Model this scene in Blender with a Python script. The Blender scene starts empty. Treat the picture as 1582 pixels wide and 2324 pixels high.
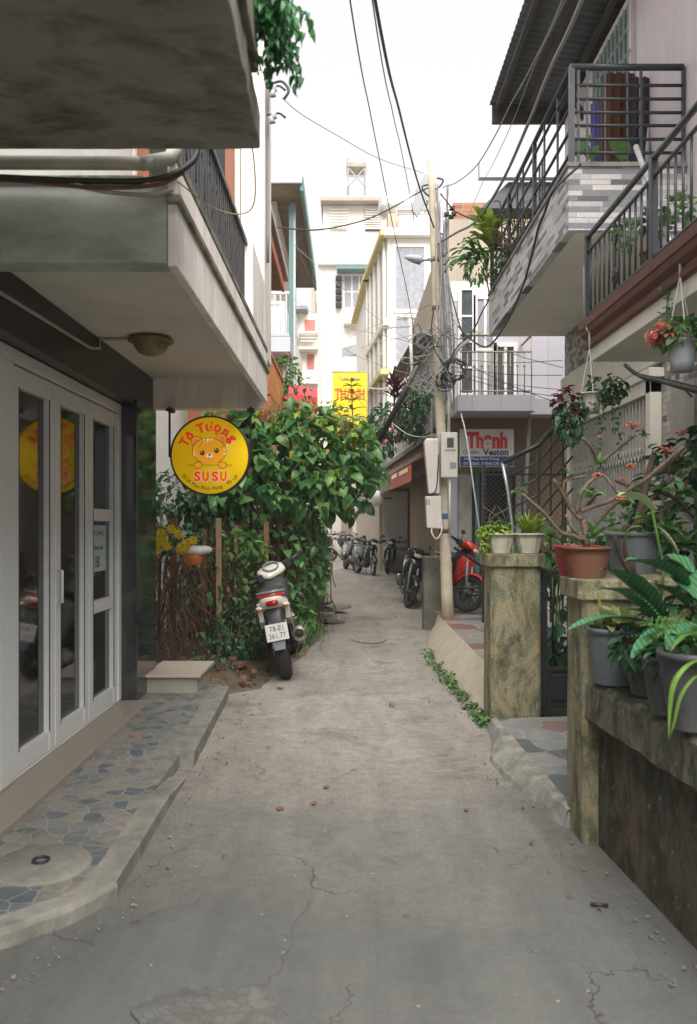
import bpy, math, random
from mathutils import Vector, Matrix
from mathutils import noise as mnoise
R = random.Random(11)
SC = bpy.context.scene
COL = SC.collection
EYE = 1.5      # camera height in metres
FL = 1840.0    # focal length in the survey's pixels
def PX(px, d): return (px - 791.0) / FL * d
def PZ(py, d): return EYE + (1192.0 - py) / FL * d
def P(px, py, d): return Vector((PX(px, d), d, PZ(py, d)))
rad = math.radians
ROOT = {}

def spline(pts, k=6):
    """Catmull-Rom through pts."""
    pts = [Vector(p) for p in pts]
    if len(pts) < 3:
        a, b = pts
        return [a.lerp(b, i / k) for i in range(k + 1)]
    q = [pts[0] * 2 - pts[1]] + pts + [pts[-1] * 2 - pts[-2]]
    out = []
    for i in range(1, len(q) - 2):
        p0, p1, p2, p3 = q[i-1], q[i], q[i+1], q[i+2]
        for j in range(k):
            t = j / k
            out.append(0.5 * ((2*p1) + (p2-p0)*t + (2*p0-5*p1+4*p2-p3)*t*t + (3*p1-p0-3*p2+p3)*t**3))
    out.append(pts[-1])
    return out

class MB:
    def __init__(s): s.v = []; s.f = []; s.sm = []; s.xf = None
    def add(s, vs, fs, smooth=False):
        b = len(s.v)
        if s.xf is not None: vs = [s.xf @ Vector(v) for v in vs]
        s.v.extend([tuple(v) for v in vs])
        for f in fs: s.f.append(tuple(i + b for i in f)); s.sm.append(smooth)
        return s
    def box(s, x0, x1, y0, y1, z0, z1):
        return s.add([(x0,y0,z0),(x1,y0,z0),(x1,y1,z0),(x0,y1,z0),(x0,y0,z1),(x1,y0,z1),(x1,y1,z1),(x0,y1,z1)],
                     [(3,2,1,0),(4,5,6,7),(0,1,5,4),(1,2,6,5),(2,3,7,6),(3,0,4,7)])
    def hexa(s, p):
        return s.add(p, [(3,2,1,0),(4,5,6,7),(0,1,5,4),(1,2,6,5),(2,3,7,6),(3,0,4,7)])
    def prism(s, poly, z0, z1):
        """footprint polygon (counter-clockwise x,y), between heights (numbers or lists)"""
        n = len(poly)
        a = z0 if isinstance(z0, (list, tuple)) else [z0]*n
        b = z1 if isinstance(z1, (list, tuple)) else [z1]*n
        vs = [(p[0], p[1], a[i]) for i, p in enumerate(poly)] + [(p[0], p[1], b[i]) for i, p in enumerate(poly)]
        fs = [tuple(range(n))[::-1], tuple(range(n, 2*n))] + [(i, (i+1) % n, n + (i+1) % n, n + i) for i in range(n)]
        return s.add(vs, fs)
    def extr(s, poly, d):
        """planar polygon of 3D points extruded by vector d"""
        n = len(poly); d = Vector(d)
        vs = [Vector(p) for p in poly] + [Vector(p) + d for p in poly]
        fs = [tuple(range(n)), tuple(range(n, 2*n))[::-1]] + [(i, n+i, n+(i+1) % n, (i+1) % n) for i in range(n)]
        return s.add(vs, fs)
    def tube(s, pts, r, n=7, cap=True):
        pts = [Vector(p) for p in pts]
        m = len(pts)
        rr = r if isinstance(r, (list, tuple)) else [r]*m
        ring = []; up = None
        for i, p in enumerate(pts):
            t = (pts[min(i+1, m-1)] - pts[max(i-1, 0)])
            if t.length < 1e-9: t = Vector((0,0,1))
            t.normalize()
            if up is None:
                up = Vector((0,0,1)) if abs(t.z) < 0.9 else Vector((0,1,0))
            a = up - t * up.dot(t)
            if a.length < 1e-4: a = t.orthogonal()
            a.normalize(); b = t.cross(a); up = a
            ring.append([p + (a*math.cos(2*math.pi*k/n) + b*math.sin(2*math.pi*k/n)) * rr[i] for k in range(n)])
        vs = [v for q in ring for v in q]
        fs = [(i*n+k, i*n+(k+1) % n, (i+1)*n+(k+1) % n, (i+1)*n+k) for i in range(m-1) for k in range(n)]
        if cap: fs += [tuple(range(n))[::-1], tuple(range((m-1)*n, m*n))]
        return s.add(vs, fs, n > 4)
    def bar(s, a, b, w, h=None):
        """rectangular bar from a to b; w across, h upright"""
        h = h or w
        a = Vector(a); b = Vector(b); t = (b-a).normalized()
        up = Vector((0,0,1)) if abs(t.z) < 0.95 else Vector((0,1,0))
        x = t.cross(up).normalized(); u = x.cross(t)
        x *= w/2; u *= h/2
        return s.hexa([a-x-u, a+x-u, b+x-u, b-x-u, a-x+u, a+x+u, b+x+u, b-x+u])
    def lathe(s, prof, c=(0,0,0), n=28, axis='z', cap=True, flute=0, fl=0.0):
        c = Vector(c); vs = []
        for (r, h) in prof:
            for k in range(n):
                a = 2*math.pi*k/n
                q = r * (1 + fl*math.cos(flute*a)) if flute else r
                p = (q*math.cos(a), q*math.sin(a), h)
                if axis == 'y': p = (p[0], p[2], p[1])
                elif axis == 'x': p = (p[2], p[0], p[1])
                vs.append(c + Vector(p))
        m = len(prof)
        fs = [(i*n+k, i*n+(k+1) % n, (i+1)*n+(k+1) % n, (i+1)*n+k) for i in range(m-1) for k in range(n)]
        if cap: fs += [tuple(range(n))[::-1], tuple(range((m-1)*n, m*n))]
        return s.add(vs, fs, True)
    def loft(s, secs, n=14, e=2.4, cap=True):
        """rings across y: (x, y, z, halfwidth, halfheight)"""
        vs = []
        for (x, y, z, w, h) in secs:
            for k in range(n):
                a = 2*math.pi*k/n; ca, sa = math.cos(a), math.sin(a)
                vs.append((x + w*math.copysign(abs(ca)**(2/e), ca), y, z + h*math.copysign(abs(sa)**(2/e), sa)))
        m = len(secs)
        fs = [(i*n+k, (i+1)*n+k, (i+1)*n+(k+1) % n, i*n+(k+1) % n) for i in range(m-1) for k in range(n)]
        if cap: fs += [tuple(range(n)), tuple(range((m-1)*n, m*n))[::-1]]
        return s.add(vs, fs, True)
    def ball(s, c, r, n=10, jit=0.0):
        if not isinstance(r, (tuple, list)): r = (r, r, r)
        vs = []; m = n//2
        for i in range(m+1):
            t = math.pi*i/m
            for k in range(n):
                a = 2*math.pi*k/n; j = 1 + (R.uniform(-jit, jit) if jit else 0)
                vs.append((c[0]+r[0]*math.sin(t)*math.cos(a)*j, c[1]+r[1]*math.sin(t)*math.sin(a)*j, c[2]+r[2]*math.cos(t)*j))
        fs = [(i*n+k, (i+1)*n+k, (i+1)*n+(k+1) % n, i*n+(k+1) % n) for i in range(m) for k in range(n)]
        return s.add(vs, fs, True)
    def leaf(s, p, d, L, W, up=None, fold=0.25, droop=0.2, wide=0.35):
        p = Vector(p); d = Vector(d).normalized()
        up = Vector(up) if up is not None else Vector((R.uniform(-.5,.5), R.uniform(-.5,.5), 1))
        x = d.cross(up)
        if x.length < 1e-3: x = d.orthogonal()
        x.normalize(); u = x.cross(d).normalized()
        a = p + d*L*wide - u*L*droop*wide*0.4
        b = p + d*L*0.72 - u*L*droop*0.6
        t = p + d*L - u*L*droop*1.3
        f = u*W*fold
        c0 = p + d*L*.10 - u*L*droop*.05
        return s.add([p, c0+x*W*.30+f*.5, a+x*W*.5+f, b+x*W*.34+f*.7, t, b-x*W*.34+f*.7, a-x*W*.5+f, c0-x*W*.30+f*.5, a, b],
                     [(0,1,2,8),(2,3,9,8),(3,4,9),(0,8,6,7),(8,9,5,6),(9,4,5)], True)
    def blade(s, p, d, L, W, droop=0.8, n=8, fold=0.15, prof=None, side=None, wave=0.0):
        """long arching leaf"""
        p = Vector(p); d = Vector(d).normalized(); g = Vector((0,0,-1))
        q = p.copy(); dr = d.copy(); vs = []
        for i in range(n+1):
            t = i/n
            w = (prof(t) if prof else (math.sin(math.pi*min(1, t*0.92+0.06))**0.7)) * W * 0.5
            x = dr.cross(Vector((0,0,1)))
            if x.length < 0.05: x = side if side else Vector((1,0,0))
            x = x.normalized(); u = x.cross(dr).normalized()
            wv = u*wave*W*math.sin(t*17)
            vs += [q + x*w + u*w*fold*2 + wv, q, q - x*w + u*w*fold*2 - wv]
            q = q + dr*(L/n); dr = (dr + g*droop/n*(0.6+t)).normalized()
        fs = []
        for i in range(n):
            a = i*3
            fs += [(a, a+3, a+4, a+1), (a+1, a+4, a+5, a+2)]
        return s.add(vs, fs, True)
    def build(s, name, mat, parent=None, bevel=0.0, seg=2, loc=None):
        me = bpy.data.meshes.new(name)
        off = Vector((0,0,0))
        if parent is not None: off = ROOT.get(parent.name, Vector((0,0,0)))
        elif loc is not None: off = Vector(loc)
        me.from_pydata([(v[0]-off.x, v[1]-off.y, v[2]-off.z) for v in s.v], [], s.f)
        me.polygons.foreach_set('use_smooth', s.sm)
        me.materials.append(mat)
        o = bpy.data.objects.new(name, me); COL.objects.link(o)
        if parent is not None:
            o.parent = parent; ROOT[o.name] = off
        else:
            o.location = off; ROOT[o.name] = off
        if bevel:
            m = o.modifiers.new('Bevel', 'BEVEL'); m.width = bevel; m.segments = seg; m.limit_method = 'ANGLE'; m.angle_limit = rad(40)
            m.harden_normals = False
        return o

def tag(o, label, cat, group=None, kind=None):
    o['label'] = label; o['category'] = cat
    if group: o['group'] = group
    if kind: o['kind'] = kind
    return o
def thing(name, label, cat, loc=(0,0,0), group=None):
    o = bpy.data.objects.new(name, None); COL.objects.link(o)
    o.empty_display_size = 0.2
    o.location = loc; ROOT[o.name] = Vector(loc)
    return tag(o, label, cat, group)
def struct(name, mb, mat, **k):
    o = mb.build(name, mat, **k); o['kind'] = 'structure'; return o
def kids(o): return [c for c in o.children]
def copy_tree(o, parent=None):
    c = o.copy(); COL.objects.link(c)
    if parent is not None: c.parent = parent
    for ch in list(kids(o)): copy_tree(ch, c)
    return c

_tc = {}
def text_geo(body, size=1.0, off=0.0, shear=0.0, spacing=1.0):
    key = (body, off, shear, spacing)
    if key not in _tc:
        cu = bpy.data.curves.new('lettering', 'FONT'); cu.body = body; cu.size = 1.0; cu.offset = off; cu.shear = shear
        cu.align_x = 'CENTER'; cu.align_y = 'CENTER'; cu.resolution_u = 3; cu.space_character = spacing; cu.extrude = 0.01
        ob = bpy.data.objects.new('lettering_tmp', cu); COL.objects.link(ob)
        bpy.context.view_layer.update()
        me = bpy.data.meshes.new_from_object(ob.evaluated_get(bpy.context.evaluated_depsgraph_get()))
        _tc[key] = ([tuple(v.co) for v in me.vertices], [tuple(p.vertices) for p in me.polygons])
        bpy.data.objects.remove(ob); bpy.data.curves.remove(cu); bpy.data.meshes.remove(me)
    vs, fs = _tc[key]
    return [(x*size, y*size, z*size) for x, y, z in vs], fs
def put_text(mb, body, M, size=0.1, off=0.0, width=None, height=None, depth=0.002, shear=0.0, spacing=1.0):
    """lettering in the XY plane of matrix M, centred; width/height stretch it to fit"""
    vs, fs = text_geo(body, 1.0, off, shear, spacing)
    x0 = min(v[0] for v in vs); x1 = max(v[0] for v in vs); y0 = min(v[1] for v in vs); y1 = max(v[1] for v in vs)
    sx = (width/(x1-x0)) if width else size
    sy = (height/(y1-y0)) if height else (sx if width else size)
    cx, cy = (x0+x1)/2, ((y0+y1)/2 if height else 0)
    mb.add([M @ Vector(((v[0]-cx)*sx, (v[1]-cy)*sy, depth if v[2] > 0 else 0)) for v in vs], fs)
def MX(loc, rx=90, rz=0, ry=0):
    return Matrix.Translation(Vector(loc)) @ Matrix.Rotation(rad(rz), 4, 'Z') @ Matrix.Rotation(rad(rx), 4, 'X') @ Matrix.Rotation(rad(ry), 4, 'Z')

# ---------------------------------------------------------------- materials
class NT:
    def __init__(s, name):
        s.m = bpy.data.materials.new(name); s.m.use_nodes = True
        s.t = s.m.node_tree; s.n = s.t.nodes; s.l = s.t.links
        s.b = s.n['Principled BSDF']
    def new(s, ty, **k):
        n = s.n.new(ty)
        for a, v in k.items():
            if a in ('operation','blend_type','data_type','feature','distance','noise_dimensions','interpolation','vector_type','clamp_factor'): setattr(n, a, v)
        return n
    def link(s, a, b): s.l.new(a, b)
    def obj(s): return s.new('ShaderNodeTexCoord').outputs['Object']
    def map(s, v, sc=(1,1,1), loc=(0,0,0), rot=(0,0,0)):
        m = s.new('ShaderNodeMapping'); s.link(v, m.inputs['Vector'])
        m.inputs['Scale'].default_value = sc; m.inputs['Location'].default_value = loc; m.inputs['Rotation'].default_value = rot
        return m.outputs[0]
    def noise(s, v, scale=5, detail=4, rough=0.55, dist=0.0):
        n = s.new('ShaderNodeTexNoise'); s.link(v, n.inputs['Vector'])
        n.inputs['Scale'].default_value = scale; n.inputs['Detail'].default_value = detail
        n.inputs['Roughness'].default_value = rough; n.inputs['Distortion'].default_value = dist
        return n
    def ramp(s, fac, stops, interp='LINEAR'):
        r = s.new('ShaderNodeValToRGB'); s.link(fac, r.inputs[0]); cr = r.color_ramp; cr.interpolation = interp
        while len(cr.elements) < len(stops): cr.elements.new(0.5)
        for e, (p, c) in zip(cr.elements, stops):
            e.position = p; e.color = (c, c, c, 1) if isinstance(c, (int, float)) else (*c, 1)
        return r.outputs[0]
    def mix(s, fac, a, b, mode='MIX'):
        m = s.new('ShaderNodeMix'); m.data_type = 'RGBA'; m.blend_type = mode
        for ix, val in ((0, fac), (6, a), (7, b)):
            sock = m.inputs[ix]
            if hasattr(val, 'is_linked'): s.link(val, sock)
            elif isinstance(val, (int, float)): sock.default_value = val if ix == 0 else (val, val, val, 1)
            else: sock.default_value = (*val, 1)
        return m.outputs[2]
    def math(s, op, a, b=None, c=None):
        m = s.new('ShaderNodeMath'); m.operation = op
        for i, val in enumerate((a, b, c)):
            if val is None: continue
            if isinstance(val, (int, float)): m.inputs[i].default_value = val
            else: s.link(val, m.inputs[i])
        return m.outputs[0]
    def bump(s, h, strength=0.3, dist=0.01, prev=None):
        b = s.new('ShaderNodeBump'); s.link(h, b.inputs['Height'])
        b.inputs['Strength'].default_value = strength; b.inputs['Distance'].default_value = dist
        if prev is not None: s.link(prev, b.inputs['Normal'])
        return b.outputs[0]
    def done(s, col=None, rough=None, normal=None, metal=None, **k):
        for nm, v in (('Base Color', col), ('Roughness', rough), ('Normal', normal), ('Metallic', metal)):
            if v is None: continue
            if isinstance(v, (int, float)): s.b.inputs[nm].default_value = v
            elif isinstance(v, tuple): s.b.inputs[nm].default_value = (*v, 1)
            else: s.link(v, s.b.inputs[nm])
        for a, v in k.items(): s.b.inputs[a.replace('_', ' ')].default_value = v
        return s.m

def solid(name, col, rough=0.6, metal=0.0, var=0.12, scale=14, bump=0.0, bscale=80, dirt=0.0, dcol=(.08,.07,.05), streak=(1,1,.15), dscale=6, spec=None, dthr=0.5, transl=0):
    t = NT(name); v = t.obj()
    n1 = t.noise(v, scale, 5, .6)
    a = tuple(c*(1-var) for c in col); b = tuple(min(1, c*(1+var)) for c in col)
    c = t.ramp(n1.outputs[0], [(.3, a), (.7, b)])
    if dirt:
        sv = t.map(v, streak)
        n2 = t.noise(sv, dscale, 6, .65, .4)
        f = t.ramp(n2.outputs[0], [(dthr-.08, 0.0), (dthr+.16, 1.0)])
        f = t.math('MULTIPLY', f, dirt)
        c = t.mix(f, c, dcol)
    nr = None
    if bump:
        n3 = t.noise(v, bscale, 5, .65)
        nr = t.bump(n3.outputs[0], bump, .01)
    k = {}
    if spec is not None: k['Specular_IOR_Level'] = spec
    rg = t.ramp(n1.outputs[0], [(.3, max(0.02, rough-.08)), (.7, min(1, rough+.06))])
    return t.done(c, rg, nr, metal, **k)

def leafmat(name, c1, c2, c3=None, rough=0.45, transl=0.35):
    """foliage: each leaf (mesh island) has its own tone; light passes through"""
    t = NT(name); g = t.new('ShaderNodeNewGeometry')
    stops = [(0.0, c1), (0.6, c2)] + ([(1.0, c3)] if c3 else [])
    c = t.ramp(g.outputs['Random Per Island'], stops)
    n = t.noise(t.obj(), 25, 3)
    c = t.mix(0.35, c, t.ramp(n.outputs[0], [(.35, .35), (.7, 1.0)]), 'MULTIPLY')
    t.done(c, rough)
    tr = t.new('ShaderNodeBsdfTranslucent'); t.link(c, tr.inputs[0])
    mx = t.new('ShaderNodeMixShader'); mx.inputs[0].default_value = transl
    t.link(t.b.outputs[0], mx.inputs[1]); t.link(tr.outputs[0], mx.inputs[2])
    t.link(mx.outputs[0], t.n['Material Output'].inputs[0])
    return t.m

def cells(name, plane, w, h, stops, grout=(.3,.29,.27), gw=0.05, jit=1.0, rough=0.6, bump=0.5, var=0.25, dirt=0.0, ramprough=None, dcol=(.05,.05,.04)):
    """rows of rectangular pieces, each with its own colour"""
    t = NT(name); v = t.obj()
    sp = t.new('ShaderNodeSeparateXYZ'); t.link(v, sp.inputs[0])
    u, vv = {'yz': (1, 2), 'xz': (0, 2), 'xy': (0, 1)}[plane]
    U = sp.outputs[u]; V = sp.outputs[vv]
    r = t.math('DIVIDE', V, h); row = t.math('FLOOR', r); fr = t.math('FRACT', r)
    wn = t.new('ShaderNodeTexWhiteNoise', noise_dimensions='1D'); wn.noise_dimensions = '1D'; t.link(row, wn.inputs['W'])
    o = t.math('MULTIPLY', wn.outputs[0], jit)
    c0 = t.math('ADD', t.math('DIVIDE', U, w), o); cl = t.math('FLOOR', c0); fc = t.math('FRACT', c0)
    cb = t.new('ShaderNodeCombineXYZ'); t.link(row, cb.inputs[0]); t.link(cl, cb.inputs[1])
    w2 = t.new('ShaderNodeTexWhiteNoise'); w2.noise_dimensions = '2D'; t.link(cb.outputs[0], w2.inputs['Vector'])
    c = t.ramp(w2.outputs[0], stops, 'CONSTANT')
    n = t.noise(v, 40, 4)
    c = t.mix(var, c, t.ramp(n.outputs[0], [(.3, .3), (.7, 1.0)]), 'MULTIPLY')
    e1 = t.math('MULTIPLY', t.math('MINIMUM', fr, t.math('SUBTRACT', 1.0, fr)), h)
    e2 = t.math('MULTIPLY', t.math('MINIMUM', fc, t.math('SUBTRACT', 1.0, fc)), w)
    e = t.math('MINIMUM', e1, e2)
    g = t.ramp(t.math('DIVIDE', e, gw), [(0.35, 0.0), (0.6, 1.0)])
    c = t.mix(g, grout, c)
    if dirt:
        n2 = t.noise(v, 2.5, 6, .7, .5)
        c = t.mix(t.math('MULTIPLY', t.ramp(n2.outputs[0], [(.45, 0.0), (.7, 1.0)]), dirt), c, dcol)
    hh = t.math('ADD', t.math('MULTIPLY', g, 1.0), t.math('MULTIPLY', w2.outputs[0], .8))
    hh = t.math('ADD', hh, t.math('MULTIPLY', n.outputs[0], .3))
    return t.done(c, rough, t.bump(hh, bump, .006))

def flags(name, scale, stops, joint, jw, grid=0.0, rough=0.55, dirt=0.3, bump=0.4, warp=0.05):
    """crazy paving: irregular flags with joints"""
    t = NT(name); v = t.obj()
    nz = t.noise(v, 3, 2); vm = t.new('ShaderNodeVectorMath'); vm.operation = 'SCALE'; t.link(nz.outputs['Color'], vm.inputs[0]); vm.inputs['Scale'].default_value = warp
    va = t.new('ShaderNodeVectorMath'); va.operation = 'ADD'; t.link(v, va.inputs[0]); t.link(vm.outputs[0], va.inputs[1])
    v1 = t.new('ShaderNodeTexVoronoi'); v1.feature = 'F1'; v2 = t.new('ShaderNodeTexVoronoi'); v2.feature = 'DISTANCE_TO_EDGE'
    for q in (v1, v2):
        t.link(va.outputs[0], q.inputs['Vector']); q.inputs['Scale'].default_value = scale
        q.voronoi_dimensions = '2D'
    sp = t.new('ShaderNodeSeparateColor'); t.link(v1.outputs['Color'], sp.inputs[0])
    c = t.ramp(sp.outputs[0], stops, 'CONSTANT')
    n = t.noise(v, 18, 6, .7)
    c = t.mix(0.6, c, t.ramp(n.outputs[0], [(.3, .35), (.7, 1.0)]), 'MULTIPLY')
    g = t.ramp(v2.outputs['Distance'], [(jw*.5, 0.0), (jw, 1.0)])
    c = t.mix(g, joint, c)
    hb = g
    if grid:
        s2 = t.new('ShaderNodeSeparateXYZ'); t.link(v, s2.inputs[0])
        es = []
        for i in (0, 1):
            f = t.math('FRACT', t.math('DIVIDE', s2.outputs[i], grid)); es.append(t.math('MINIMUM', f, t.math('SUBTRACT', 1.0, f)))
        e = t.math('MULTIPLY', t.math('MINIMUM', es[0], es[1]), grid)
        gg = t.ramp(e, [(.002, 0.0), (.004, 1.0)])
        c = t.mix(gg, tuple(x*.8 for x in joint), c)
        hb = t.math('MULTIPLY', g, gg)
    n2 = t.noise(v, 1.7, 6, .7, .5)
    c = t.mix(t.math('MULTIPLY', t.ramp(n2.outputs[0], [(.42, 0.0), (.68, 1.0)]), dirt), c, (.17,.15,.12))
    hh = t.math('ADD', hb, t.math('MULTIPLY', n.outputs[0], .5))
    return t.done(c, t.ramp(n.outputs[0], [(.3, rough-.12), (.7, rough+.15)]), t.bump(hh, bump, .004))

def concrete_ground(name, c1, c2, c3, cracks=True, crack_scale=0.55):
    t = NT(name); v = t.obj()
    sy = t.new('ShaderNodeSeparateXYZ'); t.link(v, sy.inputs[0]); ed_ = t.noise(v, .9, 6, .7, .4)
    near_grey_shade = t.ramp(t.math('ADD', t.math('DIVIDE', sy.outputs[1], 12.0), t.math('MULTIPLY', ed_.outputs[0], .16)), [(.33, 1.0), (.56, 0.0)])  # near stretch: greyer concrete plus foreground shade put into the colour
    n1 = t.noise(v, .55, 6, .6, .3); n2 = t.noise(v, 4.5, 7, .7, .2); n3 = t.noise(v, 55, 6, .8)
    c = t.ramp(n1.outputs[0], [(.3, c1), (.5, c2), (.72, c3)])
    c = t.mix(.55, c, t.ramp(n2.outputs[0], [(.28, .55), (.5, .9), (.75, 1.0)]), 'MULTIPLY')
    c = t.mix(.6, c, t.ramp(n3.outputs[0], [(.36, .35), (.58, 1.0)]), 'MULTIPLY')
    n6 = t.noise(v, 14, 7, .75, .3); c = t.mix(.5, c, t.ramp(n6.outputs[0], [(.34, .45), (.56, 1.0)]), 'MULTIPLY')
    n5 = t.noise(t.map(v, (1, 1, 1), (7, 3, 0)), 1.3, 6, .65, .6)
    c = t.mix(t.math('MULTIPLY', t.ramp(n5.outputs[0], [(.56, 0.0), (.66, 1.0)]), .45), c, (.10,.095,.085))
    c = t.mix(t.math('MULTIPLY', near_grey_shade, .85), c, (.105,.113,.11), 'MIX')
    n7 = t.noise(v, 240, 3, .8); c = t.mix(.5, c, t.ramp(n7.outputs[0], [(.38, .35), (.6, 1.0)]), 'MULTIPLY')
    n8 = t.noise(t.map(v, (2.2,.35,1)), 1.8, 6, .65, .3); c = t.mix(.35, c, t.ramp(n8.outputs[0], [(.35, .45), (.6, 1.0)]), 'MULTIPLY')
    # little pale specks of mortar and pits
    sp = t.new('ShaderNodeTexVoronoi'); t.link(v, sp.inputs['Vector']); sp.inputs['Scale'].default_value = 9; sp.voronoi_dimensions = '2D'
    sc_ = t.new('ShaderNodeSeparateColor'); t.link(sp.outputs['Color'], sc_.inputs[0])
    c = t.mix(t.math('MULTIPLY', t.ramp(sp.outputs['Distance'], [(.03, .6), (.055, 0.0)]), t.ramp(sc_.outputs[0], [(.9,0.0),(.93,1.0)])), c, (.45,.43,.38))
    h = t.math('ADD', t.math('MULTIPLY', n3.outputs[0], .35), t.math('MULTIPLY', n2.outputs[0], 1.2))
    if cracks:
        w = t.noise(v, 2.2, 5, .65); vm = t.new('ShaderNodeVectorMath'); vm.operation = 'SCALE'; t.link(w.outputs['Color'], vm.inputs[0]); vm.inputs['Scale'].default_value = .75
        va = t.new('ShaderNodeVectorMath'); va.operation = 'ADD'; t.link(v, va.inputs[0]); t.link(vm.outputs[0], va.inputs[1])
        vo = t.new('ShaderNodeTexVoronoi'); vo.feature = 'DISTANCE_TO_EDGE'; vo.voronoi_dimensions = '2D'; t.link(va.outputs[0], vo.inputs['Vector']); vo.inputs['Scale'].default_value = crack_scale*1.6
        cr = t.ramp(vo.outputs['Distance'], [(.0015, 1.0), (.005, 0.0)])
        n4 = t.noise(t.map(v, (1,1,1), (3,9,0)), .8, 4, .6)
        msk = t.math('MULTIPLY', cr, t.ramp(n4.outputs[0], [(.5, 0.0), (.58, 1.0)]))
        c = t.mix(t.math('MULTIPLY', msk, .7), c, (.07,.06,.045))
        h = t.math('SUBTRACT', h, t.math('MULTIPLY', msk, 1.5))
    return t.done(c, t.ramp(n2.outputs[0], [(.3, .7), (.7, .95)]), t.bump(h, .7, .008))
# ---------------------------------------------------------------- palette
M = {}
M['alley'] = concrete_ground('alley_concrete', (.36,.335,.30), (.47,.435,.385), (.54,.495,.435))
M['soil'] = solid('soil', (.14,.105,.07), .95, var=.4, scale=9, bump=.8, bscale=60, dirt=.6, dcol=(.07,.05,.03), streak=(1,1,1))
M['kerb'] = solid('kerb_cement', (.235,.225,.20), .9, var=.22, scale=7, bump=.5, bscale=70, dirt=.55, dcol=(.10,.095,.08), streak=(1,1,1))
M['crack'] = solid('crack_dirt', (.10,.09,.075), .95)
M['paving'] = flags('patio_flags', 11.0, [(0,(.255,.245,.22)),(.2,(.225,.225,.21)),(.36,(.27,.25,.215)),(.5,(.185,.20,.205)),(.62,(.12,.15,.17)),(.82,(.155,.18,.195)),(.93,(.25,.245,.235))], (.31,.30,.275), .03, grid=.30, rough=.5, dirt=.25)
M['terrace'] = flags('terrace_flags', 2.6, [(0,(.30,.285,.26)),(.25,(.15,.16,.17)),(.45,(.24,.13,.105)),(.6,(.33,.31,.28)),(.75,(.19,.20,.205)),(.88,(.27,.25,.22))], (.4,.38,.34), .02, rough=.55, dirt=.2)
M['granite'] = solid('threshold_granite', (.26,.225,.19), .45, var=.12, scale=90)
M['darktile'] = cells('dark_wall_tile', 'yz', .55, .62, [(0,(.020,.019,.019)),(.5,(.026,.025,.024))], (.03,.03,.03), .005, 0, .35, .05, .3)
M['pier'] = solid('polished_dark_stone', (.035,.037,.04), .1, var=.25, scale=5)
M['pier'].node_tree.nodes['Principled BSDF'].inputs['Specular IOR Level'].default_value = .8
M['alu'] = solid('grey_aluminium', (.62,.64,.64), .45, var=.06, scale=30)
M['seal'] = solid('dark_gap', (.02,.02,.02), .7)
M['glass'] = solid('dark_door_glass', (.012,.014,.014), .03, var=.1)
M['glass'].node_tree.nodes['Principled BSDF'].inputs['IOR'].default_value = 1.75
M['paper'] = solid('paper_notice', (.36,.46,.47), .7, var=.05)
M['ink'] = solid('dark_ink', (.03,.04,.05), .6)
M['soffit'] = solid('painted_soffit', (.68,.65,.58), .85, var=.05, scale=3, bump=.15, bscale=60, dirt=.18, dcol=(.2,.19,.15), streak=(1,1,1), dscale=2)
M['fascia'] = solid('weathered_white_render', (.84,.79,.76), .85, var=.06, scale=4, bump=.25, bscale=50, dirt=.4, dcol=(.36,.33,.27), streak=(1,1,.25), dscale=5)
M['mossy'] = solid('mossy_concrete', (.27,.265,.21), .95, var=.2, scale=3, bump=.6, bscale=30, dirt=.85, dcol=(.07,.07,.045), streak=(1,1,.3), dscale=3.5, dthr=.47)
M['slab_under'] = solid('old_slab_underside', (.25,.255,.225), .95, var=.15, scale=2, bump=.6, bscale=22, dirt=.85, dcol=(.075,.07,.05), streak=(1,1.6,1), dscale=4.5, dthr=.52)
M['pipe'] = solid('grey_pvc', (.40,.40,.35), .6, var=.12, scale=6, dirt=.4, dcol=(.16,.15,.1), streak=(.2,1,1))
M['cable'] = solid('black_cable', (.025,.026,.028), .6)
M['cable_grey'] = solid('grey_cable', (.20,.20,.20), .6)
M['cable_brown'] = solid('brown_cable', (.16,.07,.035), .7)
M['iron'] = solid('black_iron', (.022,.023,.026), .42, var=.25, scale=20)
M['steelgrey'] = solid('dark_grey_rail_paint', (.03,.036,.044), .38, var=.2, scale=18)
M['galv'] = solid('galvanised_steel', (.45,.46,.47), .4, metal=.6, var=.15, scale=20)
M['brass'] = solid('aged_brass', (.24,.165,.06), .45, metal=.35, var=.2, scale=25)
M['lampglass'] = solid('amber_lamp_glass', (.22,.17,.08), .35, var=.35, scale=30)
M['white'] = solid('white_render', (.66,.64,.62), .85, var=.05, scale=3, bump=.2, bscale=40, dirt=.22, dcol=(.36,.33,.28), streak=(1,1,.2), dscale=4)
M['offwhite'] = solid('cream_render', (.78,.75,.69), .85, var=.05, scale=2, dirt=.25, dcol=(.42,.37,.28), streak=(1,1,.15), dscale=2.5)
M['terracotta'] = solid('terracotta_paint', (.50,.17,.09), .8, var=.12, scale=4, dirt=.3, dcol=(.25,.1,.06))
M['brownsoffit'] = solid('brown_soffit', (.17,.13,.08), .85, var=.3, scale=3)
M['yellow_sign'] = solid('yellow_sign_face', (.86,.60,.01), .35, var=.03, scale=4)
M['red_letter'] = solid('red_sign_lettering', (.62,.035,.02), .4, var=.04)
M['black_paint'] = solid('black_sign_rim', (.02,.02,.02), .35)

# ---------------------------------------------------------------- ground
g = MB(); S = 500
g.add([(-S,-S,-.03),(S,-S,-.03),(S,S,-.03),(-S,S,-.03)], [(0,1,2,3)])
struct('ground', g, M['soil'])
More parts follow.
